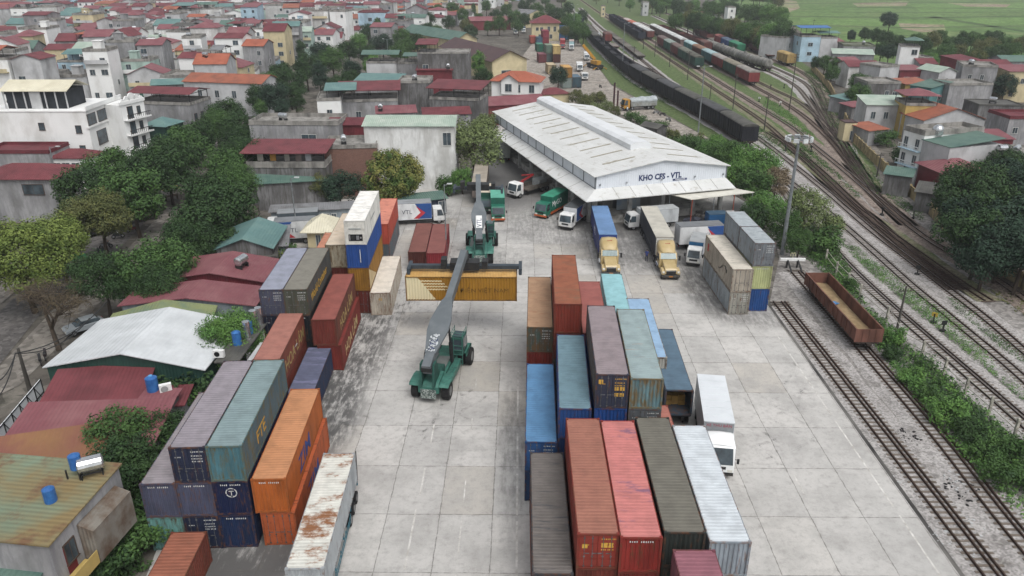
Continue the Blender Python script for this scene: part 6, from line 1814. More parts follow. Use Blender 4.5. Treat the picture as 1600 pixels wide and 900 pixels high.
t_ = thing("shipping_container", "ochre container with cream striped triangle, held in the air by the loader", "shipping container", (ctx + 6.096, cty, hold_z - HCH), math.radians(90))
Mh = cont_meshes(12.192, HCH)
OCH = pm("ochre_paint", "a87720", "9a6a1c", th=.55, scale=.9, stretch=(1, 1, .3), var=.08, rough=.5, c3="7a4f1c", th3=.68, scale3=1.2)
oq = NT(OCH.copy())
OCHL = oq.m
OCHL.name = "ochre_livery_paint"
src_ = oq.bs.inputs["Base Color"].links[0].from_socket
tcl = oq.t.nodes.new("ShaderNodeTexCoord")
sxl = oq.t.nodes.new("ShaderNodeSeparateXYZ")
oq.t.links.new(tcl.outputs["Object"], sxl.inputs[0])
LY, LZ = sxl.outputs[1], sxl.outputs[2]
tri_ = oq.math('GREATER_THAN', oq.math('SUBTRACT', LY, oq.math('MULTIPLY', LZ, .74)), 12.192 - 3.4)
fac = tri_
for i_, z_ in enumerate((2.35, 2.02, 1.7, 1.36)):
 y1_ = 12.192 - 1.5 - i_ * .3
 bx1 = oq.math('MULTIPLY', oq.math('COMPARE', LZ, z_, .075), oq.math('COMPARE', LY, y1_ - 1.2, 1.3))
 fac = oq.math('MAXIMUM', fac, bx1)
oq.put(oq.bs.inputs["Base Color"], oq.mix(fac, src_, lin("d8cba4")))
OCHR = pm("ochre_roof", "c59a55", "b98a45", th=.55, scale=.8, rough=.6)
OFR = pm("ochre_frame", "7d5a24", "5e4424", th=.55, scale=2)
for k_, m_ in (('frame', OFR), ('side1', OCH), ('roof', OCHR), ('end', OCH)):
 inst({'frame': 'frame', 'side0': 'side_panel', 'side1': 'side_panel', 'roof': 'roof_panel', 'end': 'end_panel'}[k_], Mh[k_], [m_], t_)
bk = [inst("door", Mh['door0'], [OCH], t_), inst("door", Mh['door1'], [OCH], t_)]
for o in bk:
 o.matrix_local = Matrix.Translation((CW, 12.192, 0)) @ Matrix.Rotation(math.pi, 4, 'Z')
xs = .026
sd_ = MB()
corr(sd_, (.03, 12.062, .16), (0, -1, 0), (0, 0, 1), (-1, 0, 0), 11.932, HCH - .29, .31, .09)
sd_.build("side_panel", OCHL, t_)
text("lettering", "BƯU ĐIỆN VIỆT NAM", .66, pm("brown_lettering", "6e4a1a", "7d5a2a"), t_, (xs - .004, 7.9, 1.05), (0, -1, 0), (0, 0, 1), width=1.12)
reach_stacker("green reach stacker with grey boom holding the ochre container, peeling letters", rear1, (ctx + .15, cty), (ctx + .35, cty + 1.75, hold_z + 2.3), big_letters=False, spreader_ang=0, spread_z=hold_z + .02)
r2 = mid(W(737, 410), W(763, 410))
bh = W(747, 276, 9.6)
reach_stacker("green reach stacker with raised empty spreader between the trucks and brown containers", r2, (r2[0] - .05, r2[1] + 10), (bh[0], bh[1], 9.8), big_letters=True, spread_z=7.4, sp_len=7.0)
# ------------------------------------------------------------------ freight wagons
_wm = {}
def wagon_meshes(kind, L):
 key = (kind, round(L, 1))
 if key in _wm:
  return _wm[key]
 d = {}
 h = L / 2
 g = MB()
 g.box(-1.2, 1.2, -h, h, .82, 1.02)
 g.box(-.25, .25, -h - .45, -h, .75, 1.0).box(-.25, .25, h, h + .45, .75, 1.0)
 d['underframe'] = g.mesh('underframe')
 g = MB()
 for s in (-1, 1):
  g.box(s * .95 - .08, s * .95 + .08, -1.3, 1.3, .42, .72)
  for y in (-.9, .9):
   g.cyl((s * .56 - .07, y, .55), (s * .56 + .07, y, .55), .42, n=12)
 for y in (-.9, .9):
  g.cyl((-.9, y, .55), (.9, y, .55), .08, n=6)
 d['bogie'] = g.mesh('bogie')
 b = MB()
 if kind in ('gondola', 'coal', 'roofed'):
  H = 3.35 if kind == 'coal' else (3.6 if kind == 'roofed' else 2.55)
  t = .07
  b.box(-1.4, 1.4, -h, h, 1.02, 1.12)
  b.box(-1.4, -1.4 + t, -h, h, 1.12, H).box(1.4 - t, 1.4, -h, h, 1.12, H)
  b.box(-1.4 + t, 1.4 - t, -h, -h + t, 1.12, H).box(-1.4 + t, 1.4 - t, h - t, h, 1.12, H)
  n = max(4, int(L / 1.25))
  for i in range(n + 1):
   y = -h + .06 + i * (L - .12) / n
   for s in (-1, 1):
    b.box(s * 1.44 - .05, s * 1.44 + .05, y - .06, y + .06, 1.0, H - .03)
  for s in (-1, 1):
   b.box(s * 1.43 - .06, s * 1.43 + .06, -h, h, H - .08, H + .03)
  for x in (-.7, 0, .7):
   for s in (-1, 1):
    b.box(x - .05, x + .05, s * h - .05, s * h + .05, 1.05, H - .04)
  d['top'] = H
  d['body'] = b.mesh('wagon_body')
  l = MB()
  ny, nx = 14, 5
  rr = random.Random(4)
  z0 = 1.2 if kind == 'gondola' else H - .9
  vs_ = [(-1.3 + 2.6 * i / nx, -h + .1 + (L - .2) * j / ny, z0 + (0 if kind == 'gondola' else .5 * math.sin(math.pi * i / nx)) + rr.uniform(-.06, .06)) for j in range(ny + 1) for i in range(nx + 1)]
  fs = [(j * (nx + 1) + i, j * (nx + 1) + i + 1, (j + 1) * (nx + 1) + i + 1, (j + 1) * (nx + 1) + i) for j in range(ny) for i in range(nx)]
  l.add(vs_, fs)
  d['load'] = l.mesh('wagon_load')
  r = MB()
  arc = [(1.46 * math.cos(a), H + .42 * math.sin(a)) for a in [math.pi * k / 8 for k in range(9)]]
  r.prism([(1.46, H - .02)] + arc + [(-1.46, H - .02)], -h - .03, h + .03, axis='y')
  d['roof'] = r.mesh('wagon_roof')
 elif kind == 'box':
  H = 3.35
  b.box(-1.38, 1.38, -h, h, 1.02, H)
  for i in range(12):
   y = -h + .05 + i * (L - .1) / 11
   for s in (-1, 1):
    b.box(s * 1.4 - .03, s * 1.4 + .03, y - .05, y + .05, 1.0, H - .02)
  for s in (-1, 1):
   b.box(s * 1.41 - .03, s * 1.41 + .03, -h, h, H - .12, H)
   b.box(s * 1.41 - .03, s * 1.41 + .03, -h, h, 1.0, 1.12)
  d['body'] = b.mesh('wagon_body')
  r = MB()
  arc = [(1.45 * math.cos(a), H + .48 * math.sin(a)) for a in [math.pi * k / 8 for k in range(9)]]
  r.prism([(1.45, H - .01)] + arc + [(-1.45, H - .01)], -h - .03, h + .03, axis='y')
  d['roof'] = r.mesh('wagon_roof')
  o = MB()
  for s in (-1, 1):
   o = MB().box(s * 1.44 - .03, s * 1.44 + .03, -1.1, 1.1, 1.1, H - .2)
   o.box(s * 1.46 - .03, s * 1.46 + .03, -1.3, 1.3, H - .2, H - .12)
   d['door%d' % s] = o.mesh('sliding_door')
 elif kind == 'flat':
  b.box(-1.35, 1.35, -h, h, 1.02, 1.2)
  for i in range(9):
   y = -h + .3 + i * (L - .6) / 8
   for s in (-1, 1):
    b.box(s * 1.38 - .04, s * 1.38 + .04, y - .08, y + .08, .9, 1.22)
  d['body'] = b.mesh('wagon_body')
  r = MB().box(-1.3, 1.3, -h + .05, h - .05, 1.2, 1.24)
  d['deck'] = r.mesh('wagon_deck')
 elif kind == 'tank':
  b.cyl((0, -h + .3, 2.25), (0, h - .3, 2.25), 1.28, n=20)
  b.cyl((0, -h + .3, 2.25), (0, -h + .05, 2.25), 1.28, .8, n=20)
  b.cyl((0, h - .3, 2.25), (0, h - .05, 2.25), 1.28, .8, n=20)
  b.cyl((0, 0, 3.4), (0, 0, 3.85), .42, n=12)
  d['body'] = b.mesh('tank_barrel')
  r = MB()
  for y in (-h * .55, 0, h * .55):
   r.cyl((0, y - .05, 2.25), (0, y + .05, 2.25), 1.3, n=20)
  r.box(-.9, .9, -h * .7, -h * .5, 1.0, 1.5).box(-.9, .9, h * .5, h * .7, 1.0, 1.5)
  d['straps'] = r.mesh('tank_straps')
 elif kind == 'coach':
  H = 3.2
  b.box(-1.4, 1.4, -h, h, 1.0, H)
  d['body'] = b.mesh('coach_body')
  r = MB()
  arc = [(1.43 * math.cos(a), H + .55 * math.sin(a)) for a in [math.pi * k / 8 for k in range(9)]]
  r.prism([(1.43, H - .01)] + arc + [(-1.43, H - .01)], -h - .02, h + .02, axis='y')
  d['roof'] = r.mesh('coach_roof')
  o = MB()
  for i in range(9):
   y = -h + 1.4 + i * (L - 2.8) / 8
   for s in (-1, 1):
    o.box(s * 1.4 - .015, s * 1.4 + .015, y - .45, y + .45, 2.0, 2.8)
  d['windows'] = o.mesh('coach_windows')
 _wm[key] = d
 return d
BOGIE = pm("bogie_grime", "2e2723", "3c332c", th=.5, scale=3, rough=.9)
COAL = pm("coal_load", "1b1c20", "26272c", th=.5, scale=3, rough=.95, bump=6, ribdepth=.8)
SAND = pm("sandy_floor", "9a8360", "86704f", th=.5, scale=1.2, rough=.95)
def nearest(key, px, py):
 p = Vector((*W(px, py), 0))
 l = TRACKS[key]
 return min(range(len(l)), key=lambda i: (l[i] - p).length_squared)
def wagon(kind, label, key, i0, body, roof=None, L=13.0, group=None, load=COAL, dx=0.0, cat="freight wagon", z=.05, scale=1.26):
 """stands on track `key`, its near end at sample i0; returns the sample where the next wagon starts"""
 line = TRACKS[key]
 n = int(round(L * scale / .62))
 i1 = min(i0 + n, len(line) - 1)
 a, b = line[i0], line[i1]
 d = (b - a).normalized()
 m = (a + b) / 2
 M_ = wagon_meshes(kind, L)
 t = thing("freight_wagon" if kind != 'coach' else "railway_coach", label, cat, (m.x, m.y, z), math.atan2(-d.x, d.y), group)
 t.scale = (scale,) * 3
 bm = pm("wagon_" + body, body, shade(body, .72), th=.55, scale=.8, stretch=(1, 1, .4), var=.14, rough=.75)
 inst("underframe", M_['underframe'], [BOGIE], t)
 for s in (-1, 1):
  inst("bogie", M_['bogie'], [BOGIE], t, (0, s * (L / 2 - 2.0), 0))
 bo = inst("body", M_['body'], [bm], t)
 rm = roof and pm("wagon_roof_" + roof, roof, shade(roof, .75), th=.56, scale=.7, var=.12, rough=.85)
 if kind in ('box', 'coach', 'roofed'):
  inst("roof", M_['roof'], [rm or bm], t)
 if kind in ('gondola', 'coal') and load:
  inst("load", M_['load'], [load], t)
 if kind == 'box':
  for s in (-1, 1):
   inst("sliding_door", M_['door%d' % s], [bm], bo)
 if kind == 'flat':
  inst("deck", M_['deck'], [rm or pm("deck_planks", "7d766c", "655f57", th=.5, scale=1.5, rough=.9)], t)
 if kind == 'tank':
  inst("straps", M_['straps'], [BOGIE], bo)
 if kind == 'coach':
  setting(inst("windows", M_['windows'], [GLASS], bo), "thing")
 return i1 + 2
def train(kind, desc, key, px, n, bodies, roofs=(None,), L=13.0, group=None, back=False, load=COAL, ref="the near end", cat="freight wagon"):
 i = nearest(key, *px)
 cnt = {}
 for k in range(n):
  body, roof = bodies[k % len(bodies)], roofs[k % len(roofs)]
  i = wagon(kind, "%s, %s from %s" % (desc, ORD[k], ref), key, i, body, roof, L, group or desc + "s", load, cat=cat)
  if i >= len(TRACKS[key]) - 12:
   break
 return i
i0 = nearest("wagon", 1362, 566)
wagon("gondola", "rust brown open wagon with sandy floor standing alone on the near siding", "wagon", nearest("wagon", 1352, 550), "744a3d", L=16.0, load=SAND, cat="open wagon", z=.12, scale=1.0)
rag = MB()
rr = random.Random(9)
for i in range(5):
 x, y = 37.0 + rr.uniform(-.4, .4), 83 + rr.uniform(-.5, .5)
 rag.add([(x, y, 1.45), (x + .5, y + .1, 1.5 + rr.uniform(0, .15)), (x + .45, y + .5, 1.44), (x - .1, y + .4, 1.52)], ((0, 1, 2, 3),))
tag(rag.build("plastic_sheet", pm("blue_plastic_sheet", "3f86c4")), "crumpled blue plastic sheet lying in the open wagon", "plastic sheet")
i = nearest("main", 1163, 230)
i = (lambda k: k)(i)
for k in range(6):
 i = wagon("roofed", "black wagon with arched grey roof on the curved main line, %s from the trees" % ORD[k], "main", i, "1d1f26", "4b4c4e" if k % 2 else "55544f", 13.2, "roofed black wagons on the curved line")
for k in range(6):
 i = wagon("coal", "black open coal wagon on the curved main line, %s past the roofed ones" % ORD[k], "main", i, "1f222a", None, 13.2, "open coal wagons on the curved line")
for k in range(4):
 i = wagon("roofed", "black wagon with flat dusty cover beyond the yellow crane, %s past the open coal wagons" % ORD[k], "main", i, "22252c", "5a5953", 13.2, "covered black wagons beyond the yellow crane")
train("box", "dark far wagon at the top of the main line", "main", (908, 40), 3, ["2a2e38", "3a5f9a", "9aa0a6"], ["33373d", "5f86b8", "b5b8ba"], ref="the station end")
train("flat", "flat wagon with grey deck on the loop line", "loop", (1001, 93), 7, ["3b312c", "5b3029"], ["6d675f", "59544e"])
train("flat", "short flat wagon on the spur track", "spur", (962, 78), 1, ["5d3a32"], ["7b736a"])
i = nearest("spur", 952, 68)
wagon("box", "dull red box wagon at the end of the spur track", "spur", i, "74302c", "6d4a44", 9.0)
train("coal", "blue black open wagon in the straight coal train", "coal", (1004, 64), 8, ["232a38", "1e2430"])
gi = nearest("boxcar", 1092, 108)
for k, (c, r_, w_) in enumerate((("24443c", "5b5a50", "dark green"), ("2b5046", "6a6c60", "green"), ("6a2b2b", "72605a", "dark red"), ("1f5548", "86948c", "bright green"), ("6e2f2e", "6d5c57", "red"))):
 gi = wagon("box", "%s box wagon in the mixed train beside the footpath, %s from the near end" % (w_, ORD[k]), "boxcar", gi, c, r_, 13.0, "box wagons of the mixed train")
train("box", "white roofed box wagon further back beside the coal train", "boxcar", (1016, 62), 3, ["6d3b36", "8b8f90"], ["c4c6c5", "d2d3d0"], L=13)
train("box", "orange topped wagon far along the mixed train", "boxcar", (992, 48), 2, ["8a3a2c", "b55238"], ["c5705a", "b9aaa5"])
gi = nearest("mixed", 1172, 134)
for k, (c, r_, w_) in enumerate((("7a2f30", "8f8a83", "brick red"), ("2a4d41", "86806f", "green"), ("7a2d2c", "97908a", "red"), ("2f5f63", "8fa8ab", "teal"), ("5d3c33", "8b6a55", "brown"), ("4a8488", "a6c0c2", "pale cyan"))):
 gi = wagon("box", "%s box wagon in the train standing nearest the switches, %s from the near end" % (w_, ORD[k]), "mixed", gi, c, r_, 13.0, "box wagons of the train nearest the switches")
train("box", "long white roofed box wagon behind the green one", "mixed", (1068, 77), 5, ["6d5a55"], ["c8cac8"])
train("tank", "silver grey tank wagon in the row of tanks", "tank", (1178, 112), 5, ["84837d", "7a7973"], L=11.5)
train("gondola", "rusty brown open wagon coupled behind the tank wagons", "tank", (1104, 77), 6, ["6d3f37", "5f3732"], L=12.5, load=None)
gi = nearest("platform", 1151, 86)
for k, (kd, c, r_, w_, L_) in enumerate((("box", "1f6b4c", "3d8a68", "bright green box wagon", 12), ("box", "2d4f8e", "5f6f86", "blue box wagon", 12), ("box", "8a3538", "9a5a55", "red box wagon", 11), ("flat", "4a3a34", "7d766c", "low flat wagon", 12), ("gondola", "6a3936", None, "rusty open wagon", 12), ("gondola", "5d3a3a", None, "dull brown open wagon", 12))):
 gi = wagon(kd, "%s behind the tank wagons, %s from the near end" % (w_, ORD[k]), "platform", gi, c, r_, L_, "wagons behind the tanks", load=None)
train("flat", "bare flat wagon on the platform line", "platform", (1178, 94), 1, ["4a3f3a"], ["8c8478"], L=14)
gi = nearest("far", 1231, 104)
wagon("box", "tan boxy wagon at the near end of the farthest train", "far", gi, "a3874f", "b3965c", 10)
gi = nearest("far", 1206, 92)
for k in range(5):
 gi = wagon("gondola" if k % 3 else "flat", "dark red %s in the farthest train, %s behind the tan wagon" % ("open wagon" if k % 3 else "flat wagon", ORD[k]), "far", gi, ("5a2a2f", "632d30")[k % 2], None, 13, "dark red wagons of the farthest train", load=None)
train("coach", "grey blue passenger coach at the edge of the trees", "far", (1130, 57), 5, ["6b7f92", "7488a0"], ["8fa0ac", "9fb0b8"], L=20, cat="passenger coach")
wagon("box", "lone dark red wagon between the coal and tank trains", "goods", nearest("goods", 1102, 82), "5a2e2c", "6a4a45", 9)
# ------------------------------------------------------------------ buffer stop, fence, poles, masts
bx_, by_ = 37.4, 98.2
t = thing("buffer_stop", "low steel buffer stop with white beam closing the siding", "buffer stop", (bx_, by_, 0))
MB().box(-1.7, 1.7, -.15, .15, .9, 1.25).build("beam", WHITE, t)
st_ = MB()
for s in (-1, 1):
 st_.bar((s * .7, 0, 1.0), (s * .7, -2.2, 0), .18, .18).box(s * .7 - .1, s * .7 + .1, -.1, .1, -.1, 1.0)
st_.build("struts", BLACKM, t)
MB().box(-.03, .03, .1, .16, 1.2, 2.0).box(-.35, .35, .1, .16, 1.9, 2.0).box(-.35, -.28, .1, .16, 1.5, 2.0).box(.28, .35, .1, .16, 1.5, 2.0).build("marker_sign", pm("pale_yellow_paint", "b5b28a"), t)
fpts = [W(*p) for p in ((1290, 408), (1306, 428), (1324, 446), (1343, 464), (1385, 500), (1409, 540), (1440, 556), (1475, 582), (1508, 614), (1545, 645), (1585, 680), (1640, 730))]
t = thing("fence", "weathered concrete post fence with sagging rails between siding and main tracks", "fence", (fpts[0][0], fpts[0][1], 0))
for p in fpts:
 MB().box(-.11, .11, -.11, .11, -.2, 1.75).build("post", CONC_POST, t, (p[0] - fpts[0][0], p[1] - fpts[0][1], 0), R.uniform(-.2, .2))
rl = MB()
for a, b in zip(fpts, fpts[1:]):
 for z in (.7, 1.55):
  rl.bar((a[0] - fpts[0][0], a[1] - fpts[0][1], z), (b[0] - fpts[0][0], b[1] - fpts[0][1], z + R.uniform(-.15, .1)), .05, .07)
rl.build("rail", CONC_POST, t)
def pole(label, base, top, h=None, r=.13, mat_=DARKPOLE, arms=0, cat="utility pole", name="utility_pole", lamp=None):
 """base and top pixels; the height follows from the photo unless given"""
 b = W(*base)
 if h is None:
  lo, hi = 1.0, 36.0
  for _ in range(40):
   m_ = (lo + hi) / 2
   q = W(top[0], top[1], m_)
   if math.hypot(*q) > math.hypot(*b):
    lo = m_
   else:
    hi = m_
  h = lo
 t = thing(name, label, cat, (b[0], b[1], -.15))
 MB().cyl((0, 0, 0), (0, 0, h + .15), r * 1.3, r * .75, n=8).build("shaft", mat_, t, smooth=False)
 if arms:
  a = MB()
  for k in range(arms):
   a.box(-.7, .7, -.05, .05, h - .5 - .7 * k, h - .4 - .7 * k)
   for x in (-.6, -.25, .25, .6):
    a.cyl((x, 0, h - .4 - .7 * k), (x, 0, h - .2 - .7 * k), .05, n=6)
  a.build("cross_arm", mat_, t)
 if lamp:
  for s in lamp:
   MB().bar((0, 0, h), (s * 1.5, 0, h + .25), .07, .07).build("bracket", mat_, t)
   MB().box(s * 1.5 - .35, s * 1.5 + .35, -.13, .13, h + .18, h + .32).build("lamp_head", pm("lamp_housing", "b8bcbc"), t)
 return t, h
t, h = pole("tall grey floodlight mast rising above the trees by the siding", (1222, 396), (1238, 212), r=.24, mat_=GREYPOLE, name="floodlight_mast", cat="floodlight mast")
rg = MB()
for k in range(16):
 a0, a1 = 2 * math.pi * k / 16, 2 * math.pi * (k + 1) / 16
 rg.bar((1.5 * math.cos(a0), 1.5 * math.sin(a0), h - .1), (1.5 * math.cos(a1), 1.5 * math.sin(a1), h - .1), .1, .12)
rg.bar((-1.5, 0, h - .1), (1.5, 0, h - .1), .08, .1).bar((0, -1.5, h - .1), (0, 1.5, h - .1), .08, .1)
rg.build("crown_ring", GREYPOLE, t)
for k in range(9):
 a = 2 * math.pi * k / 9
 MB().box(-.34, .34, -.12, .12, -.25, .25).build("floodlight", pm("floodlight_face", "c5cacb", rough=.25), t, (1.7 * math.cos(a), 1.7 * math.sin(a), h - .2), a + math.pi / 2)
pole("slim lamp post between the guard hut and the box trucks", (465, 371), (456, 278), r=.09, mat_=GREYPOLE, name="lamp_post", cat="lamp post", lamp=(.6,))
pole("thin lamp post at the corner of the green roofed shed", (698, 404), (697, 288), r=.08, mat_=GREYPOLE, name="lamp_post", cat="lamp post", lamp=(.5,))
pole("thin pole beside the cream roofed guard hut", (491, 388), (490, 344), r=.07, mat_=GREYPOLE)
pole("leaning dark pole at the roadside by the bare tree", (46, 607), (24, 545), r=.17)
pole("grey steel pole with twin lamps beside the black roofed wagons", (1091, 206), (1099, 104), r=.14, mat_=GREYPOLE, name="lamp_post", cat="lamp post", lamp=(-1, 1))
pole("tall pale lamp post beside the loaded yard containers", (896, 62), (896, 0), h=17, r=.14, mat_=GREYPOLE, name="lamp_post", cat="lamp post", lamp=(-1, 1))
pole("tall pale lamp post in the grass beside the curved coal train", (972, 112), (975, 36), r=.13, mat_=GREYPOLE, name="lamp_post", cat="lamp post", lamp=(1,))
for k, (b, tp, lab) in enumerate((((1046, 104), (1048, 66), "dark pole at the edge of the footpath, nearest the white roofed wagons"), ((1074, 124), (1077, 80), "dark pole at the edge of the footpath in front of the green box wagon"),
        ((1023, 88), (1026, 54), "dark pole on the footpath beside the red box wagon"), ((1005, 76), (1006, 46), "dark pole in front of the end of the coal train"),
        ((989, 112), (989, 72), "thin dark pole beside the end of the flat wagons"), ((1018, 137), (1018, 106), "short dark pole in the grass beside the loop track"),
        ((944, 85), (945, 47), "thin pole on the little platform by the flat wagons"), ((1194, 203), (1198, 148), "dark pole in the grass below the last red wagon"),
        ((1145, 170), (1149, 114), "dark pole in the grass beside the brick red wagon"), ((1107, 175), (1110, 132), "thin pole between the black train and the footpath"),
        ((1233, 172), (1243, 82), "very tall dark pole standing among the switches"), ((1402, 512), (1416, 447), "dark concrete pole beside the open wagon"),
        ((1268, 60), (1268, 30), "thin pole before the blue roofed house"), ((1370, 275), (1374, 238), "dark pole at the lane wall by the white townhouse"), ((1166, 58), (1167, 40), "short pole by the passenger coaches"),
        ((1143, 50), (1144, 34), "short lamp pole behind the passenger coaches"))):
 pole(lab, b, tp, r=.12, arms=0 if k in (9,) else (2 if k in (1, 10) else 1))
pole("lamp post with green hood over the street by the red roofed corner house", (96, 308), (98, 288), h=9, r=.09, mat_=GREYPOLE, name="lamp_post", cat="lamp post", lamp=(1.0,))
pole("lamp post above the street trees behind the teal roofs", (607, 100), (605, 61), r=.1, mat_=GREYPOLE, name="lamp_post", cat="lamp post", lamp=(-1, 1))
pole("slim lamp post where the far street bends", (671, 50), (669, 25), r=.1, mat_=GREYPOLE, name="lamp_post", cat="lamp post", lamp=(1,))
for k, (px, py, lab) in enumerate(((1203, 110, "switch stand in the grass beyond the tank wagons"), (1204, 138, "switch stand beside the tracks left of the tall pole"), (1225, 137, "switch stand beside the tracks behind the tall pole"),
        (1186, 158, "switch stand in the grass below the red wagons"), (1219, 165, "switch stand in the grass by the foot of the tall pole"), (1227, 235, "switch stand beside the floodlight crown"),
        (1267, 236, "switch stand where two tracks part near the floodlight mast"), (1458, 503, "yellow topped switch stand on the ballast"), (1473, 516, "black switch stand near the yellow topped one"),
        (1427, 340, "switch stand by the lane wall"), (1378, 335, "switch stand between the joined tracks"), (1433, 428, "small switch stand on the ballast"))):
 x, y = W(px, py)
 t = thing("switch_stand", lab, "switch stand", (x, y, -.15), k * .8)
 MB().box(-.3, .3, -.2, .2, 0, .25).box(-.07, .07, -.07, .07, .25, 1.2).build("post", BLACKM, t)
 MB().box(-.3, .3, -.05, .05, .85, 1.35).build("target", pm("switch_yellow", "b59a3a") if k == 7 else (WHITE if k in (3, 4) else BLACKM), t)
WALLY = pm("yellow_wall_render", "a8966a", "7a6c52", th=.52, scale=.6, stretch=(1, 1, .5), rough=.95, c3="55503f", th3=.6, scale3=.9)
wp = [W(*p) for p in ((1268, 108), (1296, 140), (1318, 185), (1334, 222), (1362, 250), (1390, 276), (1420, 305), (1448, 328), (1478, 362), (1530, 402), (1600, 452), (1680, 505))]
t = thing("boundary_wall", "stained yellow boundary wall with piers along the tracks below the houses", "wall", (wp[0][0], wp[0][1], -.17))
mb, pb = MB(), []
for a, b in zip(wp, wp[1:]):
 mb.bar((a[0] - wp[0][0], a[1] - wp[0][1], 1.0), (b[0] - wp[0][0], b[1] - wp[0][1], 1.0), .22, 2.0)
 L = math.hypot(b[0] - a[0], b[1] - a[1])
 for k in range(int(L / 3.5) + 1):
  f_ = k * 3.5 / L
  pb.append((a[0] + (b[0] - a[0]) * f_ - wp[0][0], a[1] + (b[1] - a[1]) * f_ - wp[0][1]))
mb.build("wall", WALLY, t)
for p in pb:
 MB().box(-.2, .2, -.2, .2, 0, 2.2).build("pier", WALLY, t, (p[0], p[1], 0))
a0 = Vector((*W(24, 552, 6.6), 6.6))
t = thing("overhead_cable", "sagging black cables slung from the leaning roadside pole", "cable", a0)
for (px, py, z) in ((-30, 598, 6.4), (-30, 640, 5.6), (140, 497, 6.2), (168, 470, 6.6)):
 e = Vector((*W(px, py, z), z)) - a0
 cb_ = MB()
 for k in range(8):
  p, q = e * (k / 8), e * ((k + 1) / 8)
  s_ = lambda u: -1.1 * 4 * u * (1 - u)
  cb_.cyl(p + Vector((0, 0, s_(k / 8))), q + Vector((0, 0, s_((k + 1) / 8))), .05, n=5, caps=False)
 cb_.build("cable", BLACKM, t)
# ------------------------------------------------------------------ the far town, row by row
def in_poly(p, poly):
 c = False
 j = len(poly) - 1
 for i in range(len(poly)):
  a, b = poly[i], poly[j]
  if (a[1] > p[1]) != (b[1] > p[1]) and p[0] < (b[0] - a[0]) * (p[1] - a[1]) / (b[1] - a[1]) + a[0]:
   c = not c
  j = i
 return c
def PX(x, y, z=0.0):
 """where a world point falls in the 1600 x 900 photo, used only to ask which part of town a plot lies in"""
 cy, sy = math.cos(YAW), math.sin(YAW)
 xr, yr = cy * x + sy * y, -sy * x + cy * y
 c, s = math.cos(TH), math.sin(TH)
 zc = yr * c + (CAM_H - z) * s
 return (800 + FPX * xr / zc, 450 + FPX * ((CAM_H - z) * c - yr * s) / zc)
taken = []
for o in COL.objects:
 if o.parent is None and o.get("category") in ("house", "shed", "depot", "hut"):
  bb = [o.matrix_basis @ Vector(v) for c in o.children if c.type == 'MESH' and c.name.startswith("wall") and not c.name.startswith("wall_") for v in c.bound_box]
  if bb:
   xs, ys = [v.x for v in bb], [v.y for v in bb]
   taken.append((min(xs), max(xs), min(ys), max(ys)))
street_line = [Vector((*W(*p), 0)) for p in ((60, 480), (150, 390), (250, 300), (320, 240), (470, 122), (600, 52), (685, 6))]
def street_dist(x, y):
 p = Vector((x, y, 0))
 best = 1e9
 for a, b in zip(street_line, street_line[1:]):
  d = b - a
  t = max(0, min(1, (p - a).dot(d) / d.length_squared))
  best = min(best, (a + d * t - p).length)
 return best
TOWN = [(-160, -14), (850, -14), (800, 6), (745, 20), (715, 44), (650, 62), (600, 84), (560, 96), (500, 104), (470, 118), (430, 150), (300, 172), (215, 168), (120, 165), (-160, 190)]
ROOFC = ['red'] * 7 + ['dustyred'] * 7 + ['orange', 'terracotta', 'terracotta', 'darkred'] + ['teal'] * 2 + ['green', 'palegreen', 'palegreen', 'grey', 'darkred', 'darkgrey']
WALLC = ['grey', 'palegrey', 'palegrey', 'palegrey', 'weathered', 'weathered', 'white', 'white', 'white', 'cream', 'blue', 'mint', 'grey']
rt = random.Random(21)
plots = []
y = 150.0
while y < 840:
 step = 10.5 + (y - 150) * .024
 x = -620.0 + rt.uniform(0, 8)
 while x < 60:
  w = rt.uniform(4.5, 9) + y * .006
  q = PX(x + w / 2, y)
  if in_poly(q, TOWN) and -70 < q[0] and street_dist(x + w / 2, y + 5) > 12:
   if all(x + w < a - .5 or x > b + .5 or y + 8 < c - .5 or y - 2 > d + .5 for a, b, c, d in taken):
    plots.append((x, y + rt.uniform(-1.5, 1.5), w, step))
  x += w + (rt.uniform(.3, 1.2) if rt.random() < .85 else rt.uniform(2.5, 5))
 y += step
plots.sort(key=lambda p: p[1])
used = set()
rest = {}
FLW = ["", "single storey", "two storey", "three storey", "four storey"]
def place_words(q):
 col = "beyond the tall white building" if q[0] < 210 else ("behind the grey villa" if q[0] < 400 else ("behind the street trees" if q[0] < 560 else "near the pale blue house"))
 row = "first rows" if q[1] > 105 else ("middle rows" if q[1] > 62 else ("back rows" if q[1] > 30 else "last rows"))
 return col, row
wcache = {}
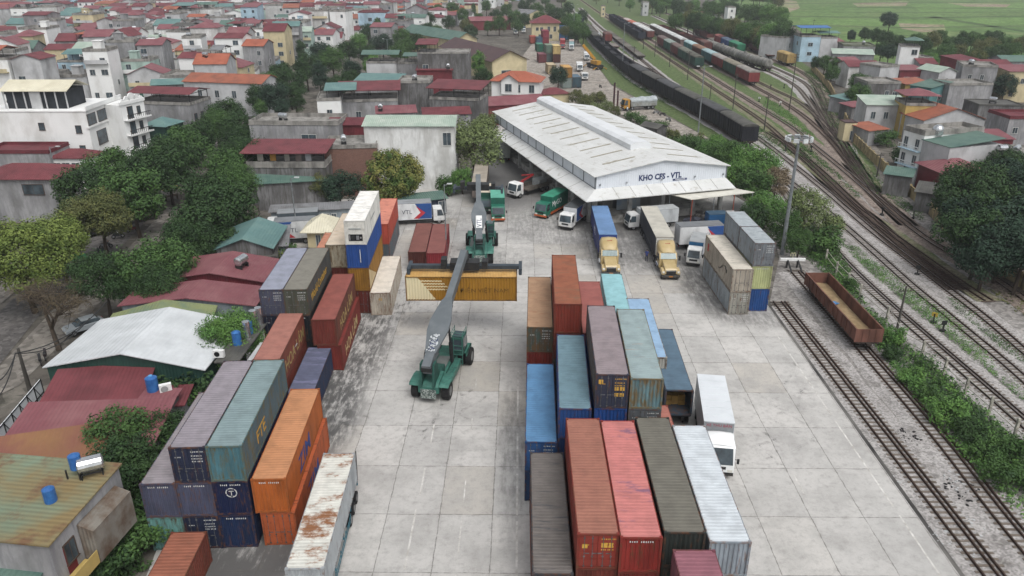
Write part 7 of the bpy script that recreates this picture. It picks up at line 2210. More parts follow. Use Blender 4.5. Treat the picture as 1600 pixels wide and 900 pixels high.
def far_house(x, y, w, step, solid):
 q = PX(x + w / 2, y)
 col, row = place_words(q)
 for tries in range(200):
  fl = rt.choice([1, 2, 2, 3, 3, 4]) if y < 480 else rt.choice([1, 2, 2, 3])
  wl_ = rt.choice(WALLC)
  kind = rt.choice(['gx', 'gx', 'gx', 'gy', 'hip', 'shed', 'flat', 'flat', 'canopy', 'canopy'])
  rc = rt.choice(ROOFC)
  tank = rt.random() < .5
  kn = {'gx': 'roof', 'gy': 'gable', 'hip': 'hip roof', 'shed': 'sloping roof', 'flat': 'flat roof', 'canopy': 'sheet canopy'}[kind]
  lab = "%s %s house with %s %s%s, %s, %s" % (FLW[fl], WALLN[wl_], '' if kind == 'flat' else ROOFN[rc], kn, " and tank" if tank else "", row, col)
  lab = " ".join(lab.split())
  if lab not in used and len(lab.split()) <= 16:
   break
 used.add(lab)
 h = fl * 3.3 + rt.uniform(-.3, .9)
 d = min(step * rt.uniform(.62, .85), 13)
 rot = rt.uniform(-.16, .1) + (.12 if q[0] < 500 else 0)
 tk = [(rt.uniform(.25, .75), rt.uniform(.3, .6))] if tank else None
 if solid:
  key = 0
  w2, h2, d2 = round(w * 2) / 2, round(h * 2) / 2, round(d)
  nc = max(1, int(w / 3.4))
  win = [('f', (i + .5) / nc, .8 + j * 3.3, rt.choice([1.1, 1.4, 1.8]), 1.5) for j in range(fl) for i in range(nc) if rt.random() < .6][:5]
  if x < -60 and fl > 1 and y < 330:
   win.append(('r', .5, 4.2, 1.1, 1.3))
  if kind == 'canopy':
   c0 = rt.choice([0, 0, .35])
   t = house_at(lab, x, y, rot, w, d, h, 'flat', wl_, 'slab', win=win, canopy=(c0 - .03, rt.choice([1.03, .8]), 0, rt.choice([.6, 1.0]), 2.3, rt.choice(['gx', 'shed', 'gx', 'hip']), rc, 1.0), tank=tk, group="houses of the far town")
  else:
   t = house_at(lab, x, y, rot, w, d, h, kind, wl_, rc if kind != 'flat' else 'slab', rise=rt.uniform(1.2, 2.4), win=win, tank=tk, parapet=.7, group="houses of the far town")
  if y < 520 and fl > 1:
   if rt.random() < .4:
    bo = MB().box(.2, w - .2, -1.0, 0, h - 3.4, h - 3.2).box(.2, w - .2, -1.0, -.92, h - 3.2, h - 2.3).build("balcony", WM[rt.choice(['white', 'palegrey', 'cream'])], t)
   if kind in ('flat', 'canopy') and rt.random() < .6:
    q0 = rt.uniform(.1, .6) * w
    MB().box(q0, q0 + 2.4, d * .5, d * .5 + 2.6, h + .1, h + 2.5).box(q0 - .2, q0 + 2.6, d * .5 - .2, d * .5 + 2.8, h + 2.5, h + 2.62).build("stair_hut", WM[wl_], t)
   if rt.random() < .4:
    MB().box(w * .7, w * .7 + .8, -.35, -.02, 3.6, 4.2).build("air_conditioner", WHITE, t)
   if rt.random() < .5:
    MB().box(w * .25, w * .25 + 1.0, -.06, .02, 0, 2.2).build("door", pm(*rt.choice([("door_brown", "5d4030"), ("door_green", "2f5a4c"), ("door_blue", "35587a")])), t)
 else:
  M_ = Matrix.Translation((x, y, 0)) @ Matrix.Rotation(rot, 4, 'Z')
  k2 = 'flat' if kind == 'canopy' else kind
  for mm, mk in ((wall_mesh(k2, w, d, h, 1.6, -.2), 'w' + wl_), (roof_mesh(k2, w, d, h, 1.6 if k2 != 'flat' else .6, .4), 'r' + (rc if kind != 'flat' else 'slab'))):
   tgt = rest.setdefault(mk, MB())
   tgt.add([M_ @ Vector(v) for v in mm.v], mm.f)
  if kind == 'canopy':
   mm = roof_mesh('gx', w, d, h + 2.4, 1.0, .4)
   rest.setdefault('r' + rc, MB()).add([M_ @ Vector(v) for v in mm.v], mm.f)
  wb2 = rest.setdefault('g', MB())
  for j in range(fl):
   for i in range(max(1, int(w / 3.4))):
    if rt.random() < .6:
     xx = (i + .5) * w / max(1, int(w / 3.4))
     wb2.box(xx - .6, xx + .6, -.06, 0, .9 + j * 3.3, 2.3 + j * 3.3, 0, M_)
NSOLID = 231
for i, p in enumerate(plots):
 far_house(*p, solid=i < NSOLID)
allm, mats_, mi = MB(), [], 0
for k, mb_ in rest.items():
 mats_.append(GLASS if k == 'g' else (WM[k[1:]] if k[0] == 'w' else RM[k[1:]]))
 allm.add(mb_.v, mb_.f, mi)
 mi += 1
if mats_:
 o = setting(allm.build("distant_houses", mats_), 'stuff')
 tag(o, "farthest houses of the town along the top of the view, red and grey roofs", "distant houses")
for k, (l, r, h, d, rf, wl_, rm_, lab) in enumerate((((1138, 12), (1150, 12), 11, 8, 'flat', 'white', 'slab', "slim pale house rising from the trees behind the passenger coaches"), ((1098, 22), (1122, 22), 6, 10, 'gx', 'white', 'dustyred', "red roofed white house among trees behind the coaches"),
             ((1194, 62), (1216, 60), 5, 9, 'gx', 'cream', 'red', "red roofed cottage at the end of the farthest train"), ((1218, 72), (1229, 70), 5, 9, 'gx', 'palegrey', 'dustyred', "dusty red roofed cottage beside the arched window house"),
             ((940, 10), (946, 10), 7, 5, 'flat', 'cream', 'slab', "small cream signal cabin beside the far end of the coal train"), ((1005, 4), (1014, 4), 9, 9, 'flat', 'palegrey', 'slab', "grey house deep in the trees at the top"))):
 house(lab, l, r, h, d, rf, wl_, rm_)
# ------------------------------------------------------------------ trees
LEAF = {}
for nm, c1, c2, c3 in (('dark', "2f4a27", "3a562a", "25391f"), ('mid', "40602c", "4d6e33", "32502a"), ('bright', "55803a", "628b3c", "456e30"), ('yellow', "687a30", "74843a", "50682c"), ('willow', "6a7a45", "768550", "586a3c"),
     ('pine', "29402f", "314a35", "21352a"), ('olive', "5a6233", "6a6c3a", "4a5530"), ('brown', "7d6d55", "8a7a62", "6b5d48"), ('mango', "4f6a2c", "8a8440", "3c5a28")):
 c1, c2, c3 = shade(c1, .95), shade(c2, .97), shade(c3, .86)
 LEAF[nm] = pm("leaves_" + nm, c1, c2, th=.5, soft=.1, scale=.45, var=.3, rough=.7, spec=.2, c3=c3, th3=.55, scale3=1.1, soft3=.08)
BARK = pm("tree_bark", "4a3f34", "332b24", th=.5, scale=3, stretch=(1, 1, .3), rough=.95)
BARKG = pm("grey_bark", "6b6257", "4d463e", th=.5, scale=3, stretch=(1, 1, .3), rough=.95)
def crown_mb(seed, rx, rz, zc, clumps, leaves, leaf, spread=1.1, hollow=.35, droop=0.0):
 r = random.Random(seed)
 m = MB()
 cs = []
 lob = [(r.uniform(0, 6.28), r.uniform(.75, 1.15), r.uniform(-.5, .8)) for _ in range(7)]
 for _ in range(clumps):
  a = r.uniform(0, 2 * math.pi)
  u = r.uniform(-.85, 1)
  k = r.uniform(hollow, 1) ** .6
  amp = 1.0
  for la, lm, lz in lob:
   dd = math.cos(a - la) * .5 + .5
   amp += (lm - 1) * dd * .8
  s = math.sqrt(max(0, 1 - u * u))
  c = Vector((rx * k * amp * s * math.cos(a), rx * k * amp * s * math.sin(a), zc + rz * k * u * (.9 + .2 * r.random())))
  cs.append(c)
  cr = spread * r.uniform(.6, 1.25)
  tone = r.random()
  for _ in range(int(leaves * cr * cr / (spread * spread) * r.uniform(.7, 1.2))):
   d = Vector((r.gauss(0, 1), r.gauss(0, 1), r.gauss(0, .75)))
   d = d.normalized() * cr * r.uniform(.25, 1) ** .5
   p = c + d
   p.z -= droop * d.length
   n = (d.normalized() + Vector((r.uniform(-.7, .7), r.uniform(-.7, .7), r.uniform(.1, 1.1)))).normalized()
   t = n.orthogonal().normalized()
   t = (Matrix.Rotation(r.uniform(0, 6.28), 3, n) @ t)
   b = n.cross(t)
   s1, s2 = leaf * r.uniform(.6, 1.3), leaf * r.uniform(.35, .65)
   m.add((p - t * s1 - b * s2 * .2, p - b * s2, p + t * s1, p + b * s2), ((0, 1, 2, 3),))
 return m, cs
def trunk_mb(seed, h0, cs, r0, nlimb=9):
 r = random.Random(seed + 99)
 m = MB()
 top = Vector((r.uniform(-.3, .3), r.uniform(-.3, .3), h0))
 m.cyl((0, 0, -.3), top * .55, r0, r0 * .75, n=8, caps=False).cyl(top * .55, top, r0 * .75, r0 * .5, n=8, caps=False)
 for c in r.sample(cs, min(nlimb, len(cs))):
  s = top * r.uniform(.6, 1)
  mid_ = s.lerp(c, .5) + Vector((0, 0, -.3))
  m.cyl(s, mid_, r0 * .36, r0 * .22, n=5, caps=False).cyl(mid_, c, r0 * .22, r0 * .06, n=5, caps=False)
 return m
PROTO = {}
def proto(key, seed, H, rx, rz, clumps, leaves, leaf, spread=1.1, r0=.25, **k):
 m, cs = crown_mb(seed, rx, rz, H - rz, clumps, leaves, leaf, spread, **k)
 PROTO[key] = (m.mesh("crown"), trunk_mb(seed, H - rz * 1.5, cs, r0).mesh("trunk"), H, H - rz)
proto('round1', 1, 9.0, 3.7, 3.2, 74, 115, .2, 1.15)
proto('round2', 2, 9.0, 4.0, 2.9, 80, 105, .2, 1.1)
proto('round3', 3, 9.0, 3.4, 3.4, 70, 115, .2, 1.2)
proto('tall', 4, 11.0, 2.8, 4.3, 70, 105, .2, 1.1)
proto('dense', 5, 9.0, 4.3, 3.9, 190, 105, .19, 1.0, hollow=.6)
proto('open', 6, 9.0, 3.9, 3.2, 84, 80, .17, 1.0, hollow=.4, droop=.5)
proto('bush', 7, 2.6, 1.7, 1.2, 30, 90, .13, .65, r0=.07)
proto('bush2', 8, 2.2, 2.1, 1.0, 32, 85, .13, .65, r0=.07)
proto('fine', 12, 9.0, 3.9, 3.1, 95, 210, .13, 1.15)
proto('broad', 9, 10.0, 5.0, 3.2, 120, 105, .2, 1.2)
nt_ = random.Random(77)
def tree(px, py, kind, H, leaf, label, wide=1.0, base=None, group=None, cat="tree", z=0.0):
 """(px, py): where the crown's middle shows in the photo; H: height in metres"""
 cm, tm, H0, zc = PROTO[kind]
 s = H / H0
 if base:
  x, y = W(*base)
 else:
  x, y = W(px, py, zc * s)
 t = thing("bush" if kind.startswith('bush') else "tree", label, cat if not kind.startswith('bush') else "bush", (x, y, -.15 + z), nt_.uniform(0, 6.28), group)
 t.scale = (s * wide, s * wide, s)
 inst("trunk", tm, [BARK], t)
 inst("crown", cm, [LEAF[leaf]], t)
 return t
def row(items, what, where, kinds, leaf, group, H=(8, 10)):
 for k, it in enumerate(items):
  px, py = it[:2]
  h = it[2] if len(it) > 2 else nt_.uniform(*H)
  lf = it[3] if len(it) > 3 else (leaf if isinstance(leaf, str) else nt_.choice(leaf))
  tree(px, py, nt_.choice(kinds), h, lf, "%s, %s %s" % (what, ORD[k] if k < 20 else "number %d" % (k + 1), where), group=group, wide=nt_.uniform(.9, 1.15))
RD = ['round1', 'round2', 'round3']
tree(30, 395, 'fine', 11.5, 'yellow', "big yellow green tree at the street's edge under the dark red corner house", 1.25)
tree(88, 372, 'fine', 9.0, 'yellow', "smaller yellow green tree beside the big one by the street")
tree(152, 335, 'fine', 10, 'olive', "brownish olive tree in front of the glass fronted annexe", 1.1)
row([(128, 300, 10), (178, 262, 10), (205, 300, 11), (232, 268, 10.5), (258, 252, 11), (285, 232, 10.5), (312, 212, 10), (338, 194, 9.5), (352, 176, 9)], "dark green street tree on the houses' side", "from the olive one", RD + ['fine', 'fine'], ['dark', 'dark', 'mid'], "street trees on the houses' side")
row([(158, 430, 8.5), (212, 424, 8.5), (258, 408, 9), (240, 446, 7), (290, 378, 8.5), (318, 352, 10), (345, 322, 10.5), (322, 300, 10), (365, 290, 10), (352, 262, 10), (385, 245, 10.5), (372, 220, 10), (372, 196, 9.5)], "dark green street tree on the yard side", "from the bare tree", RD + ['fine', 'fine'], ['dark', 'dark', 'mid'], "street trees on the yard side")
row([(428, 150, 10), (452, 128, 11), (478, 104, 11), (462, 152, 9), (500, 118, 11), (470, 78, 10), (520, 92, 11), (548, 108, 9), (545, 76, 10), (575, 82, 9), (500, 82, 10), (598, 66, 10), (622, 84, 9), (628, 58, 10), (408, 176, 8), (440, 176, 8)], "dark tree in the grove along the far street", "outwards from the white terrace house", RD + ['tall'], ['dark', 'dark', 'mid', 'pine'], "grove along the far street")
row([(640, 40, 10), (664, 30, 12), (684, 18, 13), (706, 14, 13), (722, 22, 11), (655, 14, 10), (740, 14, 10), (700, 34, 9), (612, 30, 9), (590, 38, 9)], "dark tree at the bend of the far street", "from the pale blue house", RD + ['tall'], ['dark', 'mid', 'mid'], "trees at the bend of the far street")
row([(760, 8), (775, 24), (792, 14), (806, 26), (818, 8), (838, 14), (858, 12), (872, 22), (888, 12), (896, 30), (904, 44), (888, 36), (912, 50), (780, 36)], "leafy tree around the station building", "from the far street", RD, ['mid', 'bright', 'dark', 'mid'], "trees around the station building", (9, 12))
row([(415, 128, 9), (405, 150, 9), (440, 112, 9), (528, 132, 8), (548, 122, 8), (562, 64, 10), (575, 50, 10), (606, 48, 10), (636, 70, 9), (652, 66, 9), (585, 100, 8), (668, 44, 9), (682, 48, 9)], "leafy tree filling the grove along the far street", "from the white terrace house", RD + ['broad'], ['mid', 'dark', 'bright'], "trees filling the grove")
row([(748, 28, 9), (762, 40, 8), (726, 38, 9), (735, 48, 8), (810, 40, 8), (820, 30, 9), (845, 26, 9), (876, 36, 8), (884, 48, 8), (898, 54, 8), (770, -2, 10), (800, -4, 10), (830, -2, 10), (852, 0, 10), (878, -2, 10), (910, 24, 9)], "green tree among the depots and the station building", "from the street's bend", RD + ['broad'], ['mid', 'dark', 'bright', 'olive'], "trees among the depots")
tree(747, 98, 'tall', 10, 'bright', "light green tree between grey tower house and villa", 1.1)
tree(755, 120, 'round3', 7, 'dark', "dark tree at the villa's near corner")
tree(872, 116, 'round1', 8, 'pine', "dark bushy tree beside the villa and the yard containers")
tree(742, 218, 'open', 12, 'willow', "large soft olive willow by the warehouse's back corner", 1.25)
tree(758, 196, 'open', 9, 'willow', "smaller willow behind the large one near the warehouse wall")
tree(616, 276, 'dense', 10, 'mango', "dense round mango tree with yellowish flush before the white house", 1.0)
tree(530, 290, 'round2', 6.5, 'pine', "grey green bushy tree below the brick house", 1.25)
tree(503, 288, 'round3', 5.5, 'olive', "small tree with reddish leaves below the brick house")
tree(700, 286, 'bush', 4.0, 'mid', "leafy shrub at the foot of the weathered white house", cat="bush")
tree(722, 276, 'round1', 5.0, 'bright', "bright green small tree at the white house's corner")
tree(365, 520, 'fine', 7.5, 'bright', "bright green tree wedged between white roofed shed and containers", 1.0)
tree(345, 555, 'round3', 5.5, 'mid', "green tree below the bright one beside the container wall")
tree(182, 672, 'open', 6.5, 'mid', "small feathery tree growing over the dusty red workshop roof", 1.15)
tree(205, 722, 'round2', 6.0, 'dark', "dark tree squeezed between the red roofs and the mauve container")
tree(215, 760, 'round3', 5.5, 'dark', "dark low tree behind the rusty lean-to")
tree(268, 668, 'round1', 5.0, 'dark', "dark tree beside the mauve container's far end")
tree(285, 628, 'bush', 4.0, 'mid', "green shrub beside the blue barrel's lean-to")
tree(128, 880, 'bush', 3.6, 'dark', "dark shrub beside the outhouse at the lower left")
tree(168, 842, 'bush2', 2.6, 'mid', "low shrub on the waste ground by the containers' foot")
row([(150, 862, 3), (190, 828, 3.2), (206, 850, 2.6), (222, 800, 3.4), (205, 788, 4), (232, 742, 4), (246, 715, 4.2), (180, 870, 2.4), (150, 890, 2.6), (300, 605, 4), (322, 582, 4)], "dark bush in the gap between sheds and container wall", "from the outhouse", ['bush', 'bush2'], ['dark', 'mid'], "bushes between sheds and containers")
tree(452, 392, 'bush', 3.4, 'mid', "shrub by the corner of the lavender roofed container")
tree(432, 402, 'bush2', 3.0, 'yellow', "yellowish shrub beside the lavender roofed container")
tree(440, 62, 'round1', 8, 'dark', "round dark tree alone among far roofs behind the villa")
row([(132, 50, 11), (152, 54, 11), (143, 40, 10), (122, 10, 10), (212, 3, 10), (338, 15, 9), (395, 8, 9), (525, 12, 9), (262, 28, 9), (70, 30, 9)], "dark tree between the far town roofs", "counted from the clump beyond the white building", RD, ['dark', 'mid'], "trees between far roofs")
row([(1118, 232, 7), (1140, 240, 7.5), (1165, 246, 8), (1188, 258, 8), (1152, 268, 7), (1178, 286, 7.5)], "fresh green tree beside the warehouse gable", "from the black wagons", RD + ['open'], ['bright', 'bright', 'mid'], "green trees beside the warehouse")
tree(1212, 280, 'open', 7.5, 'brown', "brownish thin leaved tree beside the floodlight mast")
tree(1196, 322, 'open', 7.5, 'bright', "broad green tree behind the siding stack", 1.2)
tree(1180, 338, 'round1', 6.5, 'dark', "dark green tree right behind the grey blue containers")
tree(1262, 318, 'open', 8.0, 'willow', "light feathery tree beside the floodlight mast", 1.2)
tree(1228, 345, 'open', 6.5, 'mid', "mid green tree under the feathery one")
tree(1250, 372, 'open', 5.0, 'mid', "green tree at the head of the siding")
tree(1290, 372, 'bush', 4.2, 'mid', "tall shrub by the first fence post")
tree(1300, 345, 'bush', 3.6, 'willow', "thin shrub beside the running lines near the feathery tree")
tree(1085, 218, 'bush', 4.0, 'olive', "olive shrub by the end of the paved goods yard")
row([(915, 158, 5), (935, 152, 5), (900, 148, 5.5), (948, 164, 4.5), (962, 172, 4), (928, 168, 4)], "straw green scrub tree behind the warehouse roof", "from the pyramid hut", RD + ['open'], ['olive', 'willow', 'willow'], "scrub behind the warehouse")
row([(1010, 192, 3), (1030, 198, 3), (1052, 208, 3), (1072, 222, 3.4), (990, 184, 3), (1095, 232, 4)], "low scrub bush along the warehouse's far wall", "from the paved yard", ['bush', 'bush2'], ['olive', 'mid'], "bushes along the warehouse's far wall")
row([(1290, 96, 7), (1308, 102, 7.5), (1300, 112, 7), (1345, 130, 8), (1362, 122, 8), (1338, 146, 7.5), (1380, 118, 7), (1275, 96, 6), (1325, 110, 6), (1412, 122, 6)], "lane side tree beyond the boundary wall", "from the blue roofed house", RD, ['mid', 'dark', 'mid'], "trees along the lane")
row([(1372, 55, 9), (1388, 62, 9), (1352, 52, 8), (1390, 80, 8), (1378, 76, 8), (1330, 54, 7), (1410, 66, 8)], "dark tree behind the long unfinished house", "from the blue roofed house", RD, ['dark', 'pine'], "dark trees behind the unfinished house")
tree(1391, 30, 'round2', 11, 'pine', "single round tree standing out in the rice fields")
k_ = []
for i in range(16):
 k_.append((1432 + i * 12.5, 62 + 8 * math.sin(i * 1.7) + i * .6, 9))
 if i % 2:
  k_.append((1440 + i * 12, 84 + 6 * math.sin(i * 2.1), 8))
row(k_[:20], "green tree in the belt between houses and fields", "from the white tower house", RD + ['broad'], ['mid', 'dark', 'olive', 'mid'], "tree belt before the fields")
row([(1480, 78, 8), (1520, 90, 8), (1560, 84, 8), (1590, 96, 8), (1455, 92, 7), (1545, 60, 9), (1600, 70, 9)], "leafy tree inside the belt before the fields", "counted from the tower house", RD, ['mid', 'bright', 'dark'], "tree belt before the fields")
row([(1512, 305, 10), (1535, 292, 11), (1568, 285, 11), (1595, 300, 11), (1506, 334, 8), (1526, 340, 10), (1552, 330, 11), (1590, 345, 10.5), (1518, 360, 8), (1534, 364, 9.5), (1570, 372, 9.5), (1604, 385, 9.5), (1545, 392, 8.5), (1580, 260, 9), (1560, 252, 8)], "dark dense tree over the yellow lane wall", "from the brick red house", RD + ['broad'], ['pine', 'pine', 'dark'], "dark trees over the lane wall")
tree(1556, 186, 'bush', 5.0, 'yellow', "yellow green shrub between grey walls at the right")
tree(1572, 132, 'round3', 8, 'pine', "dark tree in front of the cream balconied house")
tree(1412, 240, 'bush', 4.2, 'dark', "dark shrub behind the lane wall by the white townhouse")
tree(1388, 215, 'bush2', 3.4, 'mid', "green shrub by the rusty red workshop")
for i in range(3):
 k_ = []
 for j in range(19):
  px = 958 + j * 14.5 + nt_.uniform(-4, 4)
  py = (-14, -3, 12)[i] + (j * (.6, 1.5, 2.5)[i]) + nt_.uniform(-3, 3)
  if (i == 1 and px < 1010) or (i == 2 and px < 1050):
   continue
  k_.append((px, py, nt_.uniform(11, 14)))
 row(k_, "green tree in the wood's %s line behind the coaches" % ("last", "middle", "first")[i], "from the coal train", RD + ['broad'], ['mid', 'dark', 'mid', 'olive', 'bright'], "trees of the wood beyond the tracks")
row([(932, -6, 11), (950, -8, 11), (968, -5, 11), (986, -7, 11), (1004, -3, 11), (1022, -2, 12), (1040, 0, 12), (1056, 6, 11), (985, 6, 9), (1010, 10, 9), (1032, 13, 9), (1060, 18, 9), (1076, 14, 10), (1090, 20, 10)], "green tree closing the view along the tracks", "from the small cream cabin", RD + ['broad'], ['mid', 'dark', 'bright', 'olive'], "trees closing the view along the tracks")
row([(1085, 26, 10), (1100, 30, 10), (1118, 36, 10), (1136, 40, 10), (1152, 46, 10), (1168, 50, 11), (1184, 54, 11), (1200, 52, 12), (1216, 50, 12), (1208, 66, 9), (1192, 64, 9), (1176, 58, 9), (1222, 40, 12), (1228, 62, 8)], "leafy tree at the wood's edge behind the coaches", "from the slim pale house", RD + ['broad'], ['mid', 'bright', 'mid', 'olive'], "trees along the edge of the wood")
bt = random.Random(3)
bx0, by0 = W(92, 545)
t = thing("tree", "leafless brown branching tree leaning over the street", "tree", (bx0, by0, -.15))
b = MB()
tips = []
def branch(p, d, L, r, lev):
 q = p + d * L
 b.cyl(p, q, r, r * .68, n=6 if lev < 2 else 4, caps=False)
 if lev >= 5:
  tips.append(q)
  return
 for k in range(3 if lev else 4):
  n = (d * .8 + Vector((bt.gauss(0, .75), bt.gauss(0, .75), bt.gauss(.02, .3)))).normalized()
  branch(q, n, L * bt.uniform(.68, .9), r * .62, lev + 1)
branch(Vector((0, 0, 0)), Vector((-.15, .1, 1)).normalized(), 2.5, .3, 0)
b.build("trunk", pm("bare_bark", "4d4134", "3a3128", th=.5, scale=3), t)
tw_ = MB()
for q in tips:
 for k in range(4):
  e = q + Vector((bt.gauss(0, .45), bt.gauss(0, .45), bt.gauss(0, .35)))
  tw_.cyl(q, e, .012, .006, n=3, caps=False)
  tw_.add((e, e + Vector((.12, .03, .05)), e + Vector((.1, .1, 0))), ((0, 1, 2),))
tw_.build("twigs", pm("dry_twigs", "73654c", "5d523d", th=.5, scale=2), t)
# ------------------------------------------------------------------ grass and undergrowth (nobody could count it)
gs = random.Random(15)
def scatter(name, label, cat, pix, dens, leaf, hgt, mats_, world=False, clump=True):
 poly = pix if world else [W(*p) for p in pix]
 xs, ys = [p[0] for p in poly], [p[1] for p in poly]
 area = (max(xs) - min(xs)) * (max(ys) - min(ys))
 m = MB()
 for _ in range(int(area * dens)):
  x, y = gs.uniform(min(xs), max(xs)), gs.uniform(min(ys), max(ys))
  if not in_poly((x, y), poly):
   continue
  pz = .5 + .5 * math.sin(x * .9 + 1.3 * math.sin(y * .31)) * math.sin(y * .23 + x * .4)
  if gs.random() > .25 + pz:
   continue
  hh = hgt * (.3 + .9 * pz) * gs.uniform(.5, 1.2)
  for _k in range(3):
   p = Vector((x + gs.gauss(0, .15), y + gs.gauss(0, .15), -.16 + hh * gs.uniform(.1, 1)))
   n = Vector((gs.gauss(0, .6), gs.gauss(0, .6), 1)).normalized()
   t_ = n.orthogonal().normalized()
   t_ = Matrix.Rotation(gs.uniform(0, 6.28), 3, n) @ t_
   b_ = n.cross(t_)
   s1, s2 = leaf * gs.uniform(.6, 1.4), leaf * gs.uniform(.3, .6)
   m.add((p - t_ * s1, p - b_ * s2, p + t_ * s1, p + b_ * s2), ((0, 1, 2, 3),))
 o = setting(m.build(name, mats_), 'stuff')
 tag(o, label, cat)
 return o
scatter("undergrowth", "lush green weeds between the siding and the fence", "undergrowth", [(1262, 395), (1300, 405), (1345, 462), (1392, 520), (1440, 556), (1500, 612), (1560, 662), (1640, 735), (1640, 860), (1560, 770), (1490, 700), (1420, 610), (1375, 550), (1300, 430)], 34, .15, 1.0, LEAF['bright'])
scatter("undergrowth", "darker tall weeds among the lush ones along the fence", "undergrowth", [(1300, 412), (1345, 466), (1392, 522), (1440, 560), (1500, 616), (1560, 668), (1640, 740), (1640, 800), (1560, 735), (1480, 660), (1420, 600), (1370, 530)], 12, .18, 1.7, LEAF['dark'])
row([(1330, 440, 1.8), (1398, 520, 2.4), (1395, 548, 1.8), (1425, 585, 2.0), (1452, 612, 1.7), (1484, 640, 2.2), (1512, 672, 1.8), (1545, 700, 2.2), (1578, 742, 2.0), (1590, 700, 2.0)], "leafy bush in the weeds along the fence", "from the siding's head", ['bush', 'bush2'], ['mid', 'dark', 'bright'], "bushes along the concrete post fence")
scatter("undergrowth", "weeds and creepers around the head of the siding", "undergrowth", [(1205, 380), (1240, 345), (1290, 360), (1330, 430), (1300, 440), (1262, 405), (1225, 392)], 34, .15, 1.0, LEAF['mid'])
scatter("undergrowth", "dark weeds on the waste ground below the container wall", "undergrowth", [(150, 900), (185, 800), (215, 700), (300, 585), (345, 560), (300, 640), (222, 750), (235, 830), (215, 900)], 9, .22, .7, LEAF['dark'])
for k, (pix, lab) in enumerate((([(1315, 380), (1340, 385), (1400, 432), (1480, 490), (1555, 560), (1650, 640), (1650, 668), (1545, 580), (1470, 516), (1390, 452), (1345, 412)], "grass strip between the fenced track and the main track"),
        ([(1478, 462), (1500, 470), (1560, 520), (1640, 578), (1640, 596), (1560, 540), (1500, 490)], "thin grass strip right of the main track"),
        ([(1236, 215), (1262, 225), (1310, 270), (1345, 305), (1335, 312), (1290, 282), (1250, 248)], "grass strip between the tracks near the floodlight crown"),
        ([(1255, 110), (1285, 120), (1318, 190), (1345, 250), (1385, 290), (1445, 335), (1440, 345), (1370, 305), (1330, 262), (1300, 205)], "weedy grass along the foot of the boundary wall"),
        ([(1150, 178), (1175, 190), (1232, 228), (1240, 245), (1200, 232), (1160, 200)], "grass between the loop track and the coal line"),
        ([(1200, 150), (1235, 175), (1270, 210), (1255, 212), (1215, 185), (1190, 165)], "bright grass at the foot of the tall pole"),
        ([(945, 90), (1000, 110), (1060, 150), (1080, 170), (1030, 158), (975, 122)], "grass slope beside the curved coal train"),
        ([(1520, 430), (1560, 440), (1640, 500), (1640, 520), (1580, 480)], "rough grass beside the last track below the lane wall"))):
 scatter("grass", lab, "grass", pix, 30 if k < 2 else 9, .1 if k < 2 else .15, .35, LEAF[('bright', 'mid', 'mid', 'mid', 'mid', 'bright', 'mid', 'olive')[k]])
# ------------------------------------------------------------------ the goods yard beyond the shed: stacked boxes, lorries, crane
def small_box(label, px, py, h0, col, w=2.44, L=6.06, H=2.6, rot=.1, roof=None, front='end', group="boxes in the goods yard"):
 k = 1.26
 x, y = W(px, py)
 t = container(label, x, y, h0 * k, math.degrees(rot), col, roof=roof, L=L, H=H, group=group, front=front, marks='none')
 t.scale = (k, k, k)
 return t
GY = [(829, 68, 0, "a34c40", None, "salmon red box at the back corner of the goods yard"), (839, 62, 0, "2b527f", None, "blue box under the tallest one at the back of the goods yard"), (839, 62, 2.6, "2f5c92", "4b78ab", "blue box stacked highest at the back of the goods yard"),
 (849, 63, 0, "8e3038", None, "crimson box in the back row, beside the tall blue one"), (858, 63, 0, "9a343c", None, "bright red box in the back row of the goods yard"),
 (868, 62, 0, "23548a", "3e70a4", "blue box in the back row, first after the reds"), (877, 62, 0, "235a80", "477f9e", "teal blue box in the back row, second after the reds"), (886, 62, 0, "275080", "41719c", "blue box at the end of the back row"),
 (849, 63, 2.6, "8a2f33", None, "red box on top of the crimson one in the back row"), (858, 63, 2.6, "96363c", None, "red box on top of the bright red one in the back row"), (868, 62, 2.6, "2b5c96", None, "blue box on top, first after the red ones in the back row"), (877, 62, 2.6, "2a5a8c", None, "blue box on top, second after the red ones in the back row"),
 (839, 81, 0, "1f5a48", "3a7a64", "dark green box beside the brown depot"), (839, 70, 0, "3e5c70", None, "slate box beside the brown depot"), (848, 70, 0, "7e2f3a", None, "lower maroon box behind the green and cream stack"), (848, 70, 2.6, "863544", None, "upper maroon box behind the green and cream stack"),
 (853, 97, 0, "4f5f60", None, "grey green box under the sage one"), (853, 97, 2.6, "5e7366", "71836f", "sage green box on top of the grey green one"),
 (864, 98, 0, "4e2c28", None, "dark brown box under the cream yellow one"), (864, 98, 2.6, "b59c63", "cdb57a", "cream yellow box on top of the dark brown one"), (842, 98, 0, "6e343c", "83505a", "mauve box nearest the depot"),
 (856, 116, 0, "a3906f", "b5a384", "sandy box behind the dark tree"), (879, 138, 2.6, "9a7035", "bf9352", "ochre box on top beside the dark tree"), (879, 138, 0, "7d8a86", None, "pale box with windows under the ochre one"),
 (894, 137, 0, "3c5560", "51697a", "slate blue box at the corner of the goods yard")]
for (px, py, h0, c, rfc, lab) in GY:
 small_box(lab, px, py, h0, c, roof=rfc)
px_truck("red and white lorry waiting among the yard boxes", (879, 77), (876, 60), side="8f3238", roof="a35a58", cabc="a8323a", L=9, boxh=3.0)
px_truck("white and cyan lorry waiting among the yard boxes", (893, 79), (891, 60), side="8fb0b5", roof="a5928c", cabc="cfd3d3", L=9, boxh=3.0)
